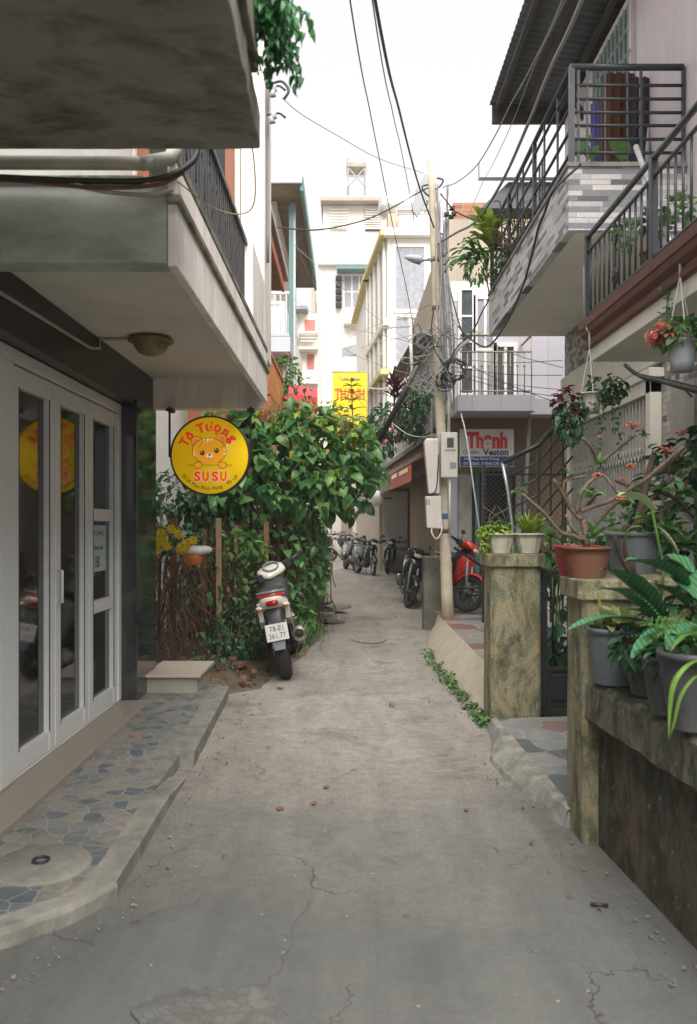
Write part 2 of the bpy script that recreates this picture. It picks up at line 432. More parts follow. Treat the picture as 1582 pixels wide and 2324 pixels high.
# alley: a strip with slightly uneven surface
def interp(tab, y):
    for (a, va), (b, vb) in zip(tab, tab[1:]):
        if y <= b: return va + (vb-va)*max(0, (y-a))/(b-a)
    return tab[-1][1]
LEFT = [(-6,-2.6),(7.0,-2.2),(7.25,-1.02),(8,-.92),(9.5,-.66),(11,-.52),(13.6,-.46),(16,-.5),(20,-.62),(35,-1.25),(52,-3.2)]
RIGHT = [(-6,1.6),(2.5,1.45),(4,1.3),(6,1.25),(7,1.2),(9,1.15),(10.7,1.15),(13,1.6),(13.5,2.35),(26.5,2.35),(27.5,1.0),(32,.3),(52,-.3)]
al = MB(); ys = [-6+i*.25 for i in range(125)] + [25.5+i*1.0 for i in range(27)]
nx = 26; vs = []
for y in ys:
    a = interp(LEFT, y); b = interp(RIGHT, y)
    for i in range(nx+1):
        t = i/nx; x = a+(b-a)*t
        if t == 0: x += .05*mnoise.noise(Vector((0, y*1.7, 3)))
        vs.append((x, y, .006*mnoise.noise(Vector((x*1.1, y*.8, 0)))*(1 if y < 20 else 0)))
fs = [(j*(nx+1)+i, j*(nx+1)+i+1, (j+1)*(nx+1)+i+1, (j+1)*(nx+1)+i) for j in range(len(ys)-1) for i in range(nx)]
al.add(vs, fs, True)
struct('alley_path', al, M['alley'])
# cracks and slab joints in the concrete, thin ribbons
ck = MB()
def G(px, py, z=0.009):
    d = (EYE-z)*FL/(py-1192.0); return Vector((PX(px, d), d, z))
def crack(pix, w=.010):
    w *= .42
    pts = spline([G(*p) for p in pix], 14); n = len(pts)
    for i, p in enumerate(pts): q = p.copy(); p.x += .03*mnoise.noise(q*6)+.022*mnoise.noise(q*28); p.y += .05*mnoise.noise(q*5+Vector((5,0,0)))+.03*mnoise.noise(q*24+Vector((2,0,0)))
    vs = []
    for i, p in enumerate(pts):
        t = (pts[min(i+1,n-1)]-pts[max(0,i-1)]); t.normalize(); s = Vector((-t.y, t.x, 0))*w*.5*(.35+.65*abs(mnoise.noise(p*5)*2))*(.3 if i in (0,n-1) else 1)
        vs += [p+s, p-s]
    ck.add(vs, [(2*i, 2*i+1, 2*i+3, 2*i+2) for i in range(n-1)])
for c, w in (([(340,2262),(430,2250),(510,2262),(600,2238),(640,2200),(655,2140),(668,2090),(712,2040)], .009),
             ([(600,2238),(616,2262),(618,2296)], .011), ([(360,2268),(480,2280),(560,2300)], .008),
             ([(15,2090),(110,2098),(160,2120),(210,2140)], .012), ([(282,2008),(330,1985),(380,1940),(430,1912)], .009),
             ([(460,1830),(520,1838),(620,1860),(700,1880),(760,1905)], .005), ([(520,1838),(540,1900),(545,1950)], .004),
             ([(545,1690),(600,1720),(660,1742),(790,1748),(1080,1740)], .004),
             ([(300,2110),(370,2060),(440,2040),(500,1990)], .004),
             ([(735,1428),(800,1433),(850,1435),(890,1424),(940,1417)], .03), ([(890,1436),(950,1440)], .02),
             ([(775,1256),(812,1300),(852,1346),(896,1398),(915,1418)], .018)):
    crack(c, w)
struct('alley_cracks', ck, M['crack'])
# worn round inspection patch in the alley
pt = MB(); cx = G(838, 1451, .006)
pt.add([(cx.x+.24*math.cos(a)*(1+.1*math.sin(3*a)), cx.y+.34*math.sin(a), .0075) for a in [i*math.pi/12 for i in range(24)]], [tuple(range(24))])
struct('alley_patch', pt, solid('worn_patch', (.23,.22,.195), .95, var=.3, scale=20, bump=.5))

# rough stony repair patch at the very front
rp = MB(); ring = spline([G(*p) for p in ((330,2262),(430,2238),(520,2244),(600,2232),(640,2262),(650,2310),(600,2360),(420,2370),(330,2330),(300,2290),(330,2262))],5)
ring = [Vector((p.x+.012*mnoise.noise(p*14), p.y+.02*mnoise.noise(p*11), .0085)) for p in ring[:-1]]
rp.add(ring, [tuple(range(len(ring)))[::-1]])
struct('rough_patch', rp, flags('rough_stone_patch', 26, [(0,(.13,.135,.135)),(.3,(.155,.157,.152)),(.6,(.12,.124,.126)),(.8,(.145,.147,.142))], (.10,.10,.095), .04, rough=.9, dirt=.3, bump=.6, warp=.16))
# soil bed edge humps under the hedge
sb = MB(); vs = []; n1, n2 = 30, 22
for j in range(n1+1):
    y = 7.2 + 8*j/n1
    for i in range(n2+1):
        x = -2.9 + (interp(LEFT, y)+.22+2.9)*i/n2
        e = min(1, (n2-i)/5.0)
        vs.append((x, y, -.004 + e*(.07+.05*mnoise.noise(Vector((x*2.3, y*2.3, 1)))) + .012*mnoise.noise(Vector((x*9, y*9, 1)))))
sb.add(vs, [(j*(n2+1)+i, j*(n2+1)+i+1, (j+1)*(n2+1)+i+1, (j+1)*(n2+1)+i) for j in range(n1) for i in range(n2)], True)
struct('soil_bed', sb, M['soil'])

# ---------------------------------------------------------------- patio in front of the shop
pv = MB()
pv.hexa([(-2.3,2.45,-.02),(-1.06,3.06,-.02),(-1.045,5.02,-.02),(-2.3,5.02,-.02),(-2.3,2.45,.10),(-1.06,3.06,.070),(-1.045,5.02,.078),(-2.3,5.02,.105)])
pv.hexa([(-2.3,5.02,-.02),(-1.08,5.02,-.02),(-1.12,7.12,-.02),(-2.3,7.12,-.02),(-2.3,5.02,.108),(-1.08,5.02,.104),(-1.12,7.12,.104),(-2.3,7.12,.108)])
struct('patio_paving', pv, M['paving'])
kb = MB()
def kerb(pts, zt, zb=-.02, w=.15):
    """chipped kerb following pts (x,y,ztop)"""
    vs = []; n = len(pts)
    for i, (x, y, z) in enumerate(pts):
        j = .008*mnoise.noise(Vector((x*8, y*8, 0)))
        vs += [(x-w, y, zb), (x-w, y, z), (x-.012+j*.3, y, z+j*.3), (x+j*.4, y, z-.010), (x-.006+j, y, zb)]
    kb.add(vs, [(5*i+k, 5*i+k+1, 5*i+k+6, 5*i+k+5) for i in range(n-1) for k in range(4)] + [(0,4,3,2,1), tuple(5*(n-1)+k for k in range(5))])
kerb([(-.93-.0015*i, 3.25+i*.1, .082-(.055*max(0,(i-10)/5))) for i in range(16)], 0, w=.115)
kerb([(-.955-.004*i, 5.03+i*.1, .108) for i in range(21)], 0, w=.14)
ep = [(-2.2,2.36),(-1.9,2.50),(-1.6,2.62),(-1.42,2.74),(-1.28,2.83),(-1.16,2.93),(-1.03,3.08),(-.93,3.26)]
ep = [(p.x+.012*mnoise.noise(p*9), p.y+.015*mnoise.noise(p*11)) for p in spline([(a,b,0) for a,b in ep],6)]
nn = len(ep); vs = []
for (x, y) in ep: vs += [(x-.05,y+.075,.03), (x-.045,y+.07,.082), (x-.004,y+.006,.074+.006*mnoise.noise(Vector((x*20,y*20,0)))), (x+.004,y-.006,.05), (x+.002*math.sin(x*90),y-.008,-.02)]
kb.add(vs, [(5*i+k, 5*i+k+1, 5*i+k+6, 5*i+k+5) for i in range(nn-1) for k in range(4)])
kb.prism([(-1.08,3.04),(-.965,3.25),(-.965,3.5),(-1.05,3.5)], -.02, .073)
struct('patio_kerb', kb, M['kerb'])
th = MB(); th.box(-1.90,-1.565,2.6,6.42,.0,.116)
struct('threshold_strip', th, M['granite'], bevel=.006)
# round cover on the patio
mh = thing('manhole_cover', 'round cement cover with a metal ring handle set into the left tiled patio', 'manhole', (-1.29,3.40,.09))
m = MB(); m.lathe([(.205,-.03),(.208,.002),(.197,.010),(.0,.011)], (-1.29,3.40,.078), 40, cap=False); m.build('lid', M['kerb'], mh)
m = MB(); m.tube([(-1.29+.032*math.cos(a), 3.40+.032*math.sin(a), .098) for a in [i*math.pi/8 for i in range(17)]], .006, 6, False); m.build('ring', M['iron'], mh)
# entrance step
st = thing('tiled_step', 'beige tiled block step beside the glossy dark column on the left', 'step', (-1.48,7.0,.1))
m = MB(); m.box(-1.68,-1.26,6.74,7.36,.02,.235); m.build('riser', solid('step_riser', (.33,.31,.26), .75, var=.12, scale=9, bump=.2), st)
m = MB(); m.box(-1.70,-1.225,6.70,7.40,.237,.262); m.build('tread', solid('step_tread', (.44,.38,.31), .55, var=.08, scale=12), st, bevel=.005)

# ---------------------------------------------------------------- the shop with the glass doors
shop = thing('shop_building', 'cream shop with folding glass doors and a low balcony over them', 'building', (-1.85,5.2,0))
m = MB()
m.box(-6,-1.95,2.6,7.10,0,2.42)                       # inner mass behind the doors
m.box(-6,-1.70,2.6,7.10,2.46,2.78)
m.build('wall', M['darktile'], shop)
m = MB()
m.box(-6,-1.86,3.4,7.10,2.96,9.2)                     # upper storeys
m.box(-1.86,-.935,6.98,7.10,2.96,9.2)
m.build('upper_wall', M['white'], shop)
m = MB(); m.box(-1.94,-1.675,6.43,7.06,.1,2.50); m.build('column', M['pier'], shop, bevel=.004)
m = MB()
m.box(-1.95,-.76,3.52,7.05,2.775,2.90)                # soffit slab
m.build('soffit', M['soffit'], shop)
m = MB()
fbm = MB(); fbm.box(-1.95,-.762,3.40,3.52,2.60,2.93); fbm.build('front_beam', solid('grimy_shaded_render', (.45,.48,.46), .9, var=.1, scale=3, bump=.3, bscale=50, dirt=.6, dcol=(.16,.16,.13), streak=(.6,1,2), dscale=3), shop)  # grimy render; the front face's shade is put into its grey
m.box(-1.95,-.76,7.05,7.18,2.515,2.90)
m.box(-.76,-.72,3.40,7.20,2.585,3.02)
m.build('balcony_beam', M['fascia'], shop, bevel=.006)
m = MB()
m.box(-.762,-.700,3.38,7.22,2.845,2.885)
m.box(-1.95,-.86,3.385,3.53,2.935,2.965)
m.box(-.86,-.715,3.42,7.18,3.022,3.07)
m.build('ledge', M['mossy'], shop, bevel=.008)
m = MB(); m.box(-.93,-.724,6.98,7.6,2.98,9.2); m.build('pillar', M['fascia'], shop, bevel=.01)
m = MB(); m.hexa([(-.86,6.15,3.0),(-.724,6.15,3.0),(-.724,6.97,3.0),(-.86,6.97,3.0),(-.86,6.15,3.66),(-.724,6.15,3.66),(-.724,6.97,3.60),(-.86,6.97,3.60)])
m.build('parapet', M['fascia'], shop, bevel=.01)
# balcony guard of dark ornamental iron
rl = MB()
rl.bar((-.79,3.6,3.64),(-.79,6.16,3.64),.05,.035); rl.bar((-.79,3.6,3.10),(-.79,6.16,3.10),.03,.03)
y = 3.7; k = 0
while y < 6.12:
    rl.bar((-.79,y,3.08),(-.79,y,3.63),.022,.022)
    if k % 3 == 0:
        rl.tube([(-.79, y+.045*math.sin(a), 3.36+.09*math.cos(a)) for a in [i*math.pi/6 for i in range(13)]], .009, 5, False)
    if k % 3 == 1:
        rl.tube([(-.79, y+.05+.03*math.sin(a), 3.52+.04*math.cos(a)) for a in [i*math.pi/5 for i in range(11)]], .008, 5, False)
    rl.box(-.797,-.783,y-.026,y+.026,3.2,3.22)
    y += .082; k += 1
rl.build('railing', M['iron'], shop)
# door behind the balcony guard
w = MB(); w.box(-1.80,-1.70,6.90,6.98,3.0,4.9); w.box(-1.05,-.98,6.90,6.98,3.0,4.9); w.box(-1.80,-.98,6.90,6.98,4.85,4.95); wf = w.build('window', solid('varnished_frame', (.22,.07,.03), .5), shop)
w = MB(); w.box(-1.70,-1.05,6.94,6.97,3.0,4.85); w.build('pane', M['glass'], wf)
# folding doors
AL = M['alu']
fr = MB(); fr.box(-1.93,-1.80,3.2,6.43,2.38,2.455); fr.box(-1.90,-1.81,3.2,6.43,.116,.125); fr.box(-1.90,-1.80,6.355,6.43,.12,2.38); fr.box(-1.90,-1.80,4.19,4.36,.12,2.38)
fr.build('door_frame', AL, shop, bevel=.006)
sl = MB(); sl.box(-1.93,-1.90,3.2,6.43,.12,2.40); sl.build('door_recess', M['seal'], shop)
def leaf_door(y0, y1, mids=(), note=False):
    st = .095
    m = MB(); xo, xi = -1.812, -1.865
    m.box(xi,xo,y0,y0+st,.13,2.37); m.box(xi,xo,y1-st,y1,.13,2.37)
    m.box(xi,xo-.003,y0+st,y1-st,.13,.25); m.box(xi,xo-.003,y0+st,y1-st,2.26,2.37)
    for z in mids: m.box(xi,xo-.003,y0+st,y1-st,z-.045,z+.045)
    d = m.build('door', AL, shop, bevel=.004)
    m = MB(); m.box(-1.852,-1.846,y0+st-.005,y1-st+.005,.24,2.27); m.build('glass_pane', M['glass'], d)
    m = MB()
    m.box(xo-.002,xo+.001,y0+st-.012,y0+st,.25,2.26); m.box(xo-.002,xo+.001,y1-st,y1-st+.012,.25,2.26)
    m.build('gasket', M['seal'], d)
    if note:
        m = MB(); m.box(-1.8458,-1.845,y0+st+.005,y1-st-.09,1.16,1.50); n = m.build('notice', M['paper'], d)
        n['label'] = 'pale blue paper price notice taped inside the door glass'
        m = MB(); yc = (y0+y1)/2-.045
        for s, z, wd, hh in (('TÔ TƯỢNG', 1.44, .27, .05), ('ĐỒNG GIÁ', 1.34, .25, .045), ('35K', 1.23, .12, .085)):
            put_text(m, s, Matrix.Translation(Vector((-1.8448, yc, z))) @ Matrix.Rotation(rad(90),4,'Z') @ Matrix.Rotation(rad(90),4,'X'), .05, .02, width=wd, height=hh, depth=.0006)
        m.build('lettering', M['ink'], shop)
    return d
leaf_door(3.22,3.70); leaf_door(3.705,4.18)
leaf_door(4.37,5.005); leaf_door(5.02,5.655)
leaf_door(5.67,6.35, mids=(.91,1.575), note=True)
m = MB(); m.tube([(-1.80,5.03,1.02),(-1.775,5.03,1.02),(-1.775,5.03,1.22),(-1.80,5.03,1.22)], .008, 6); m.build('door_handle', AL, shop)

# ceiling lamp with its conduit
lp = thing('porch_lamp', 'amber glass dish lamp with brass rim under the shop balcony', 'lamp', (-1.34,5.5,2.77))
m = MB(); m.lathe([(.0,.0),(.125,.0),(.15,-.018),(.152,-.03),(.135,-.036),(.12,-.03)], (-1.34,5.5,2.772), 36, cap=False); m.build('rim', M['brass'], lp)
m = MB(); m.lathe([(.12,-.03),(.108,-.07),(.08,-.105),(.04,-.12),(.0,-.122)], (-1.34,5.5,2.772), 36, cap=False, flute=18, fl=.012); m.build('lamp_shade', M['lampglass'], lp)
m = MB(); m.tube([(-1.46,5.5,2.765),(-1.69,5.51,2.765),(-1.69,5.5,2.70),(-1.69,5.3,2.66),(-1.69,3.6,2.62)], .011, 6)
tag(m.build('conduit', M['pipe'], loc=(-1.6,4.6,2.7)), 'thin grey conduit running to the porch lamp', 'pipe')

# ---------------------------------------------------------------- round hanging sign
M['sign_glow'] = solid('yellow_sign_face_glow', (.86,.60,.01), .35, var=.03, scale=4)  # sign face with a weak glow added to brighten it
M['sign_glow'].node_tree.nodes['Principled BSDF'].inputs['Emission Color'].default_value = (.9,.52,.004,1); M['sign_glow'].node_tree.nodes['Principled BSDF'].inputs['Emission Strength'].default_value = .22
def add_glow(m_, e=.22):  # gives the sign's print the same added glow
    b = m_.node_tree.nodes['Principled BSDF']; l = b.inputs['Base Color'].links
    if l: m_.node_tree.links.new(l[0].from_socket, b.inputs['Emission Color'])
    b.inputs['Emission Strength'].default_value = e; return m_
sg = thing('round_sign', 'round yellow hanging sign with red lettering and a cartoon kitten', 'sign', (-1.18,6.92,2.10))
M['red_glow'] = add_glow(solid('red_lettering_glow', (.70,.04,.015), .4, var=.04), .3)
cx, cy, cz, rr = PX(477,6.9), 6.9, PZ(1034,6.9), .325
m = MB(); m.lathe([(rr,-.045),(rr,.045)], (cx,cy+.04,cz), 64, 'y'); m.build('face', M['sign_glow'], sg)
m = MB(); m.lathe([(rr+.001,-.05),(rr+.014,-.055),(rr+.014,.05),(rr+.001,.048)], (cx,cy+.04,cz), 64, 'y', cap=False); m.build('rim', M['black_paint'], sg)
fy = cy-.0052      # front face of the disc
def disc2(u, v): # sign coordinates in units of radius
    return (cx+u*rr, fy, cz+v*rr)
def flat(mb, poly, lvl):
    mb.extr([(cx+u*rr, fy-.0008*lvl, cz+v*rr) for u, v in poly], (0,.0007,0))
def ell(u, v, a, b, n=36, rot=0):
    c, s = math.cos(rot), math.sin(rot)
    return [(u+a*math.cos(t)*c-b*math.sin(t)*s, v+a*math.cos(t)*s+b*math.sin(t)*c) for t in [2*math.pi*i/n for i in range(n)]]
def arcword(mb, chars, R0, size, w=None, bottom=False, off=.02, lvl=2):
    for ch, ang, sz in chars:
        a = rad(ang)
        if not bottom: M4 = Matrix.Translation(Vector((cx+R0*rr*math.sin(a), fy-.0008*lvl, cz+R0*rr*math.cos(a)))) @ Matrix.Rotation(a, 4, 'Y') @ Matrix.Rotation(rad(90), 4, 'X')
        else: M4 = Matrix.Translation(Vector((cx+R0*rr*math.sin(a), fy-.0008*lvl, cz-R0*rr*math.cos(a)))) @ Matrix.Rotation(-a, 4, 'Y') @ Matrix.Rotation(rad(90), 4, 'X')
        vs, fs = text_geo(ch, 1.0, off)
        ym = .0
        mb.add([M4 @ Vector((v[0]*sz, (v[1]-ym)*sz, .0007 if v[2] > 0 else 0)) for v in vs], fs)
m = MB(); arcword(m, [('T',-62,.105),('ô',-46,.105),('T',-19,.108),('ư',-2,.105),('ợ',15.5,.105),('n',34,.108),('g',52,.108)], .745, 1, off=.05)
m.build('lettering', M['red_glow'], sg)
m = MB()
addr = '55/24 Phan Đình Phùng - Đà Lạt'
n = len(addr)
for i, ch in enumerate(addr):
    if ch == ' ': continue
    arcword(m, [(ch, -53+106*i/(n-1), .043)], .865, 1, bottom=True, off=.008)
m.build('address_lettering', solid('brown_sign_ink', (.22,.12,.01), .5), sg)
OR = add_glow(solid('kitten_orange', (.86,.36,.01), .4, var=.03), .3); LN = solid('kitten_outline', (.18,.07,.01), .5)
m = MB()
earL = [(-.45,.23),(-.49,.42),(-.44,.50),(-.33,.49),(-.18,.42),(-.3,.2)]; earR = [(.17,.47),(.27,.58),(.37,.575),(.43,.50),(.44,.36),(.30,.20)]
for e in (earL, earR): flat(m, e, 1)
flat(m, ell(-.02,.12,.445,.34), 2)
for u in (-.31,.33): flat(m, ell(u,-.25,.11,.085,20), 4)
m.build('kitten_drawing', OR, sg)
m = MB()
def stroke(mb, pts, wd, lvl, close=False):
    pts = list(pts) + ([pts[0]] if close else [])
    mb.tube([(cx+u*rr, fy-.0008*lvl, cz+v*rr) for u, v in pts], wd*rr*.5, 4, True)
def smooth2(pts, k=5): return [(p.x, p.y) for p in spline([(a, b, 0) for a, b in pts], k)]
stroke(m, smooth2(earL), .016, 1); stroke(m, smooth2(earR), .016, 1)
stroke(m, [p for p in ell(-.02,.12,.445,.34) if p[1] > -.19], .016, 2.2) if False else None
stroke(m, [(-.02+.445*math.cos(t), .12+.34*math.sin(t)) for t in [rad(-62+i*304/40) for i in range(41)]], .016, 2.5)
stroke(m, [(-.56,-.25),(-.42,-.25)], .014, 2); stroke(m, [(-.2,-.25),(.22,-.25)], .014, 2.6); stroke(m, [(.44,-.25),(.58,-.25)], .014, 2)
for u in (-.31,.33): stroke(m, ell(u,-.25,.11,.085,20), .015, 4.5, True)
for u, s in ((-.05,-1),(-.05,1)): stroke(m, smooth2([(-.02,-.04),(-.02+s*.03,-.09),(-.02+s*.06,-.075)]), .012, 5)
for u, v in ((-.20,.07),(.17,.13)): flat(m, ell(u,v,.062,.068,20), 5)
flat(m, ell(-.01,.02,.035,.028,14), 6)
m.build('drawing_outline', LN, sg)
EL_ = add_glow(solid('kitten_ear', (.72,.20,.06), .5), .3)
for e in ([(-.43,.26),(-.45,.40),(-.38,.44),(-.26,.40)], [(.24,.47),(.31,.52),(.39,.46),(.39,.36),(.33,.30)]): m = MB(); flat(m, e, 1.8); m.build('ear_lining', EL_, sg)
m = MB()
flat(m, ell(-.015,-.01,.085,.075,20), 4)
for e in ([(-.2,.45),(-.14,.46),(-.17,.37)],[(-.1,.46),(-.02,.46),(-.06,.33)],[(.02,.46),(.08,.45),(.04,.38)],[(-.45,.02),(-.36,.04),(-.44,-.04)],[(-.44,.10),(-.38,.10),(-.45,.05)],[(.42,.08),(.33,.04),(.42,0)],[(.41,.18),(.35,.15),(.42,.12)]): flat(m, e, 3.6)
for u, v in ((-.215,.095),(.155,.155)): flat(m, ell(u,v,.018,.018,10), 6)
m.build('pale_markings', add_glow(solid('kitten_cream', (.85,.70,.45), .5), .3), sg)
m = MB(); mw = MB()
for u in (-.33,-.12,.14,.35):
    pass
for (s, u) in (('S',-.33),('U',-.115),('S',.135),('U',.35)):
    T = MX(disc2(u,-.545), 90); T2 = T.copy(); 
    put_text(mw, s, Matrix.Translation(Vector((0,-.0012,0))) @ T, .1, .05, width=.205*rr, height=.30*rr, depth=.0005)
    put_text(m, s, Matrix.Translation(Vector((0,-.0028,0))) @ T, .1, .03, width=.165*rr, height=.255*rr, depth=.0006)
mw.build('letter_outline', add_glow(solid('pink_letter_edge', (.80,.42,.28), .5), .25), sg); m.build('name_lettering', M['red_glow'], sg)
for px in (385, 569):
    m = MB(); x = PX(px, 6.95)
    m.bar((x,6.95,2.515+.0),(x,6.95,cz-.01),.016,.02); m.box(x-.03,x+.03,6.93,7.05,2.48,2.5)
    m.bar((x,6.95,cz),(cx+math.copysign(rr+.01,x-cx),6.95,cz),.014,.014)
    m.bar((x,6.95,2.49),(x,7.10,2.49),.03,.02)
    m.build('hanger', M['black_paint'], sg)

# ---------------------------------------------------------------- nearest house: concrete canopy overhead
nh = thing('canopy_house', 'dark weathered concrete canopy overhead at the upper left', 'building', (-2.4,0,0))
m = MB(); poly = [(-3.2,-1.2),(-.30,-1.2)]
for i in range(1,60):
    y = -1.2+4.44*i/60; poly.append((-.30-.0117*(y+1.2)+.009*mnoise.noise(Vector((0,y*9,0)))+.006*mnoise.noise(Vector((0,y*31,0))), y))
poly.append((-.352,3.235))
for i in range(1,50):
    x = -.36-2.84*i/50; poly.append((x, 3.24+.008*mnoise.noise(Vector((x*8,0,2)))+.005*mnoise.noise(Vector((x*27,0,2)))))
poly.append((-3.2,3.24)); m.prism(poly, 3.0, 3.14)
m.build('roof_slab', M['slab_under'], nh, bevel=.008)
m = MB(); m.hexa([(-.50,-1.2,3.142),(-.27,-1.2,3.142),(-.325,2.95,3.142),(-.50,2.95,3.142),(-.50,-1.2,3.33),(-.285,-1.2,3.33),(-.335,2.98,3.33),(-.50,2.98,3.33)]); m.build('parapet', M['mossy'], nh, bevel=.01)
m = MB(); m.box(-6,-2.5,-1.2,2.45,0,3.0); m.build('wall', M['white'], nh)
# pipes and cables tucked between canopy and balcony
m = MB(); m.tube([(-2.4,3.31,2.985),(-.93,3.31,2.978),(-.80,3.33,2.985)], .028, 10); m.tube([(-.85,3.32,2.98),(-.74,3.36,3.02),(-.72,3.40,3.10)], .03, 10)
tag(m.build('drain_pipe', M['pipe'], loc=(-1.4,3.3,2.98)), 'pale plastic pipe running under the dark canopy', 'pipe')
def strand(name, label, pts, r, mt, group=None, k=7, cat='cable', n=6):
    m = MB(); m.tube(spline(pts, k), r, n)
    return tag(m.build(name, M[mt], loc=Vector(pts[0])), label, cat, group)
strand('wall_cable', 'thick black cable sagging below the pale pipe', [(-2.4,3.34,2.945),(-1.6,3.33,2.935),(-1.1,3.34,2.92),(-.80,3.36,2.935),(-.66,3.4,3.02),(-.63,3.42,3.12)], .013, 'cable')
strand('wall_cable', 'brown cable looping under the pale pipe', [(-2.4,3.36,2.935),(-1.5,3.35,2.93),(-1.05,3.35,2.895),(-.80,3.37,2.915),(-.69,3.4,2.98)], .009, 'cable_brown')
strand('wall_cable', 'beige flat cable stapled over the balcony beam', [(-2.0,3.375,2.90),(-1.3,3.365,2.925),(-1.0,3.37,2.885),(-.82,3.375,2.875),(-.73,3.38,2.90)], .010, 'pipe')
strand('wall_cable', 'loose yellowish wire dangling before the iron guard', [(-.72,3.42,2.95),(-.62,3.6,2.92),(-.50,3.65,2.90),(-.42,3.6,2.93),(-.40,3.4,3.06),(-.43,3.25,3.15)], .003, 'brass')
strand('wall_cable', 'grey conduit down the edge of the white pillar', [(-.705,7.1,3.8),(-.705,7.1,5.6),(-.705,7.1,8.5)], .014, 'cable_grey')
# ---------------------------------------------------------------- right side
GREY4 = [(0,(.60,.58,.58)),(.3,(.52,.50,.51)),(.5,(.24,.25,.27)),(.64,(.66,.63,.62)),(.82,(.12,.13,.15)),(.9,(.34,.33,.35))]
M['stone_side'] = cells('strip_stone_cladding_side', 'yz', .24, .042, GREY4, (.30,.29,.29), .004, 1, .6, .6, .25)
M['stone_front'] = cells('strip_stone_cladding_front', 'xz', .24, .042, GREY4, (.30,.29,.29), .004, 1, .6, .6, .25)
PEB = [(0,(.50,.48,.44)),(.25,(.40,.39,.38)),(.5,(.24,.25,.27)),(.68,(.56,.53,.48)),(.85,(.14,.145,.16))]
M['pebble'] = cells('split_stone_tile', 'yz', .085, .05, PEB, (.30,.29,.26), .006, .5, .75, 1.0, .35)
def mossy(name, base, grey, ochre, dark, k=1.0):
    t = NT(name); v = t.obj()
    a = t.noise(v, 4, 6, .65, .3); c = t.ramp(a.outputs[0], [(.35, grey), (.55, base), (.72, ochre)])
    s1 = t.noise(t.map(v, (1,1,.42)), 8, 9, .75, .7); c = t.mix(t.math('MULTIPLY', t.ramp(s1.outputs[0], [(.46, 0.0), (.58, 1.0)]), .75*k), c, dark)
    s2 = t.noise(t.map(v, (1,1,.5), (4,2,1)), 3.2, 9, .75, .8); c = t.mix(t.math('MULTIPLY', t.ramp(s2.outputs[0], [(.50, 0.0), (.60, 1.0)]), .85*k), c, tuple(x*.55 for x in dark))
    s3 = t.noise(v, 60, 5, .8); c = t.mix(.6, c, t.ramp(s3.outputs[0], [(.35, .35), (.62, 1.0)]), 'MULTIPLY')
    s4 = t.noise(t.map(v, (1,1,1), (9,9,9)), 14, 4, .7); c = t.mix(t.math('MULTIPLY', t.ramp(s4.outputs[0], [(.64, 0.0), (.70, 1.0)]), .5), c, (.42,.40,.33))
    h = t.math('ADD', s3.outputs[0], t.math('MULTIPLY', s2.outputs[0], 1.5))
    return t.done(c, .95, t.bump(h, .8, .008))
M['pillar_moss'] = mossy('mossy_gate_pillar', (.35,.31,.19), (.28,.28,.20), (.40,.29,.15), (.10,.105,.055))
M['wall_moss'] = mossy('blackened_garden_wall', (.13,.11,.075), (.09,.09,.07), (.17,.11,.06), (.035,.036,.02), 1.1)
M['ledge_moss'] = mossy('mossy_ledge', (.20,.19,.14), (.15,.16,.12), (.28,.23,.16), (.045,.05,.03))
M['ramp'] = solid('beige_cement_ramp', (.42,.37,.29), .9, var=.14, scale=6, bump=.6, bscale=30, dirt=.3, dcol=(.18,.16,.11), streak=(1,1,1), dscale=3)
M['pinkwhite'] = solid('pinkish_white_render', (.68,.62,.65), .85, var=.06, scale=3, bump=.2, bscale=40, dirt=.2, dcol=(.35,.33,.34))
M['maroon'] = solid('maroon_moulding', (.12,.032,.022), .5, var=.2, scale=10, bump=.15, bscale=60, dirt=.25, dcol=(.05,.02,.015), streak=(1,1,.3))
M['roofsheet'] = solid('blue_grey_roof_sheet', (.07,.085,.095), .55, metal=.2, var=.25, scale=4, dirt=.5, dcol=(.05,.035,.02), streak=(1,.2,1))
M['gatebar'] = solid('silver_gate_bars', (.58,.57,.54), .45, metal=.3, var=.15, scale=20)
M['teal_glass'] = solid('green_window_glass', (.10,.17,.15), .12, var=.2, scale=4)
M['wood'] = solid('worn_wood', (.18,.09,.04), .7, var=.3, scale=12, bump=.3, bscale=60)
M['tpot'] = solid('terracotta_pot', (.17,.058,.028), .75, var=.2, scale=14, bump=.3, dirt=.7, dcol=(.11,.075,.055), streak=(1,1,.4))
M['redpot'] = solid('red_plastic_pot', (.28,.03,.03), .5)
M['greypot'] = solid('grey_plastic_pot', (.12,.145,.165), .6, var=.15, scale=9, dirt=.6, dcol=(.09,.085,.07), streak=(1,1,.4))
M['darkpot'] = solid('dark_plastic_pot', (.045,.052,.058), .6, var=.2, scale=9, dirt=.5, dcol=(.11,.10,.085), streak=(1,1,.4))
M['bluepot'] = solid('pale_blue_pot', (.34,.38,.42), .6, var=.12, scale=10, dirt=.4, dcol=(.17,.16,.13), streak=(1,1,.4))
M['whitepot'] = solid('cream_fluted_planter', (.58,.55,.47), .6, var=.08, scale=10, dirt=.45, dcol=(.27,.25,.18), streak=(1,1,.3), dscale=9)
M['earth'] = solid('potting_soil', (.05,.035,.022), .95, var=.4, scale=30, bump=.7)
M['cord'] = solid('white_cord', (.6,.58,.54), .7)
M['dark_in'] = solid('dark_interior', (.018,.017,.016), .9)

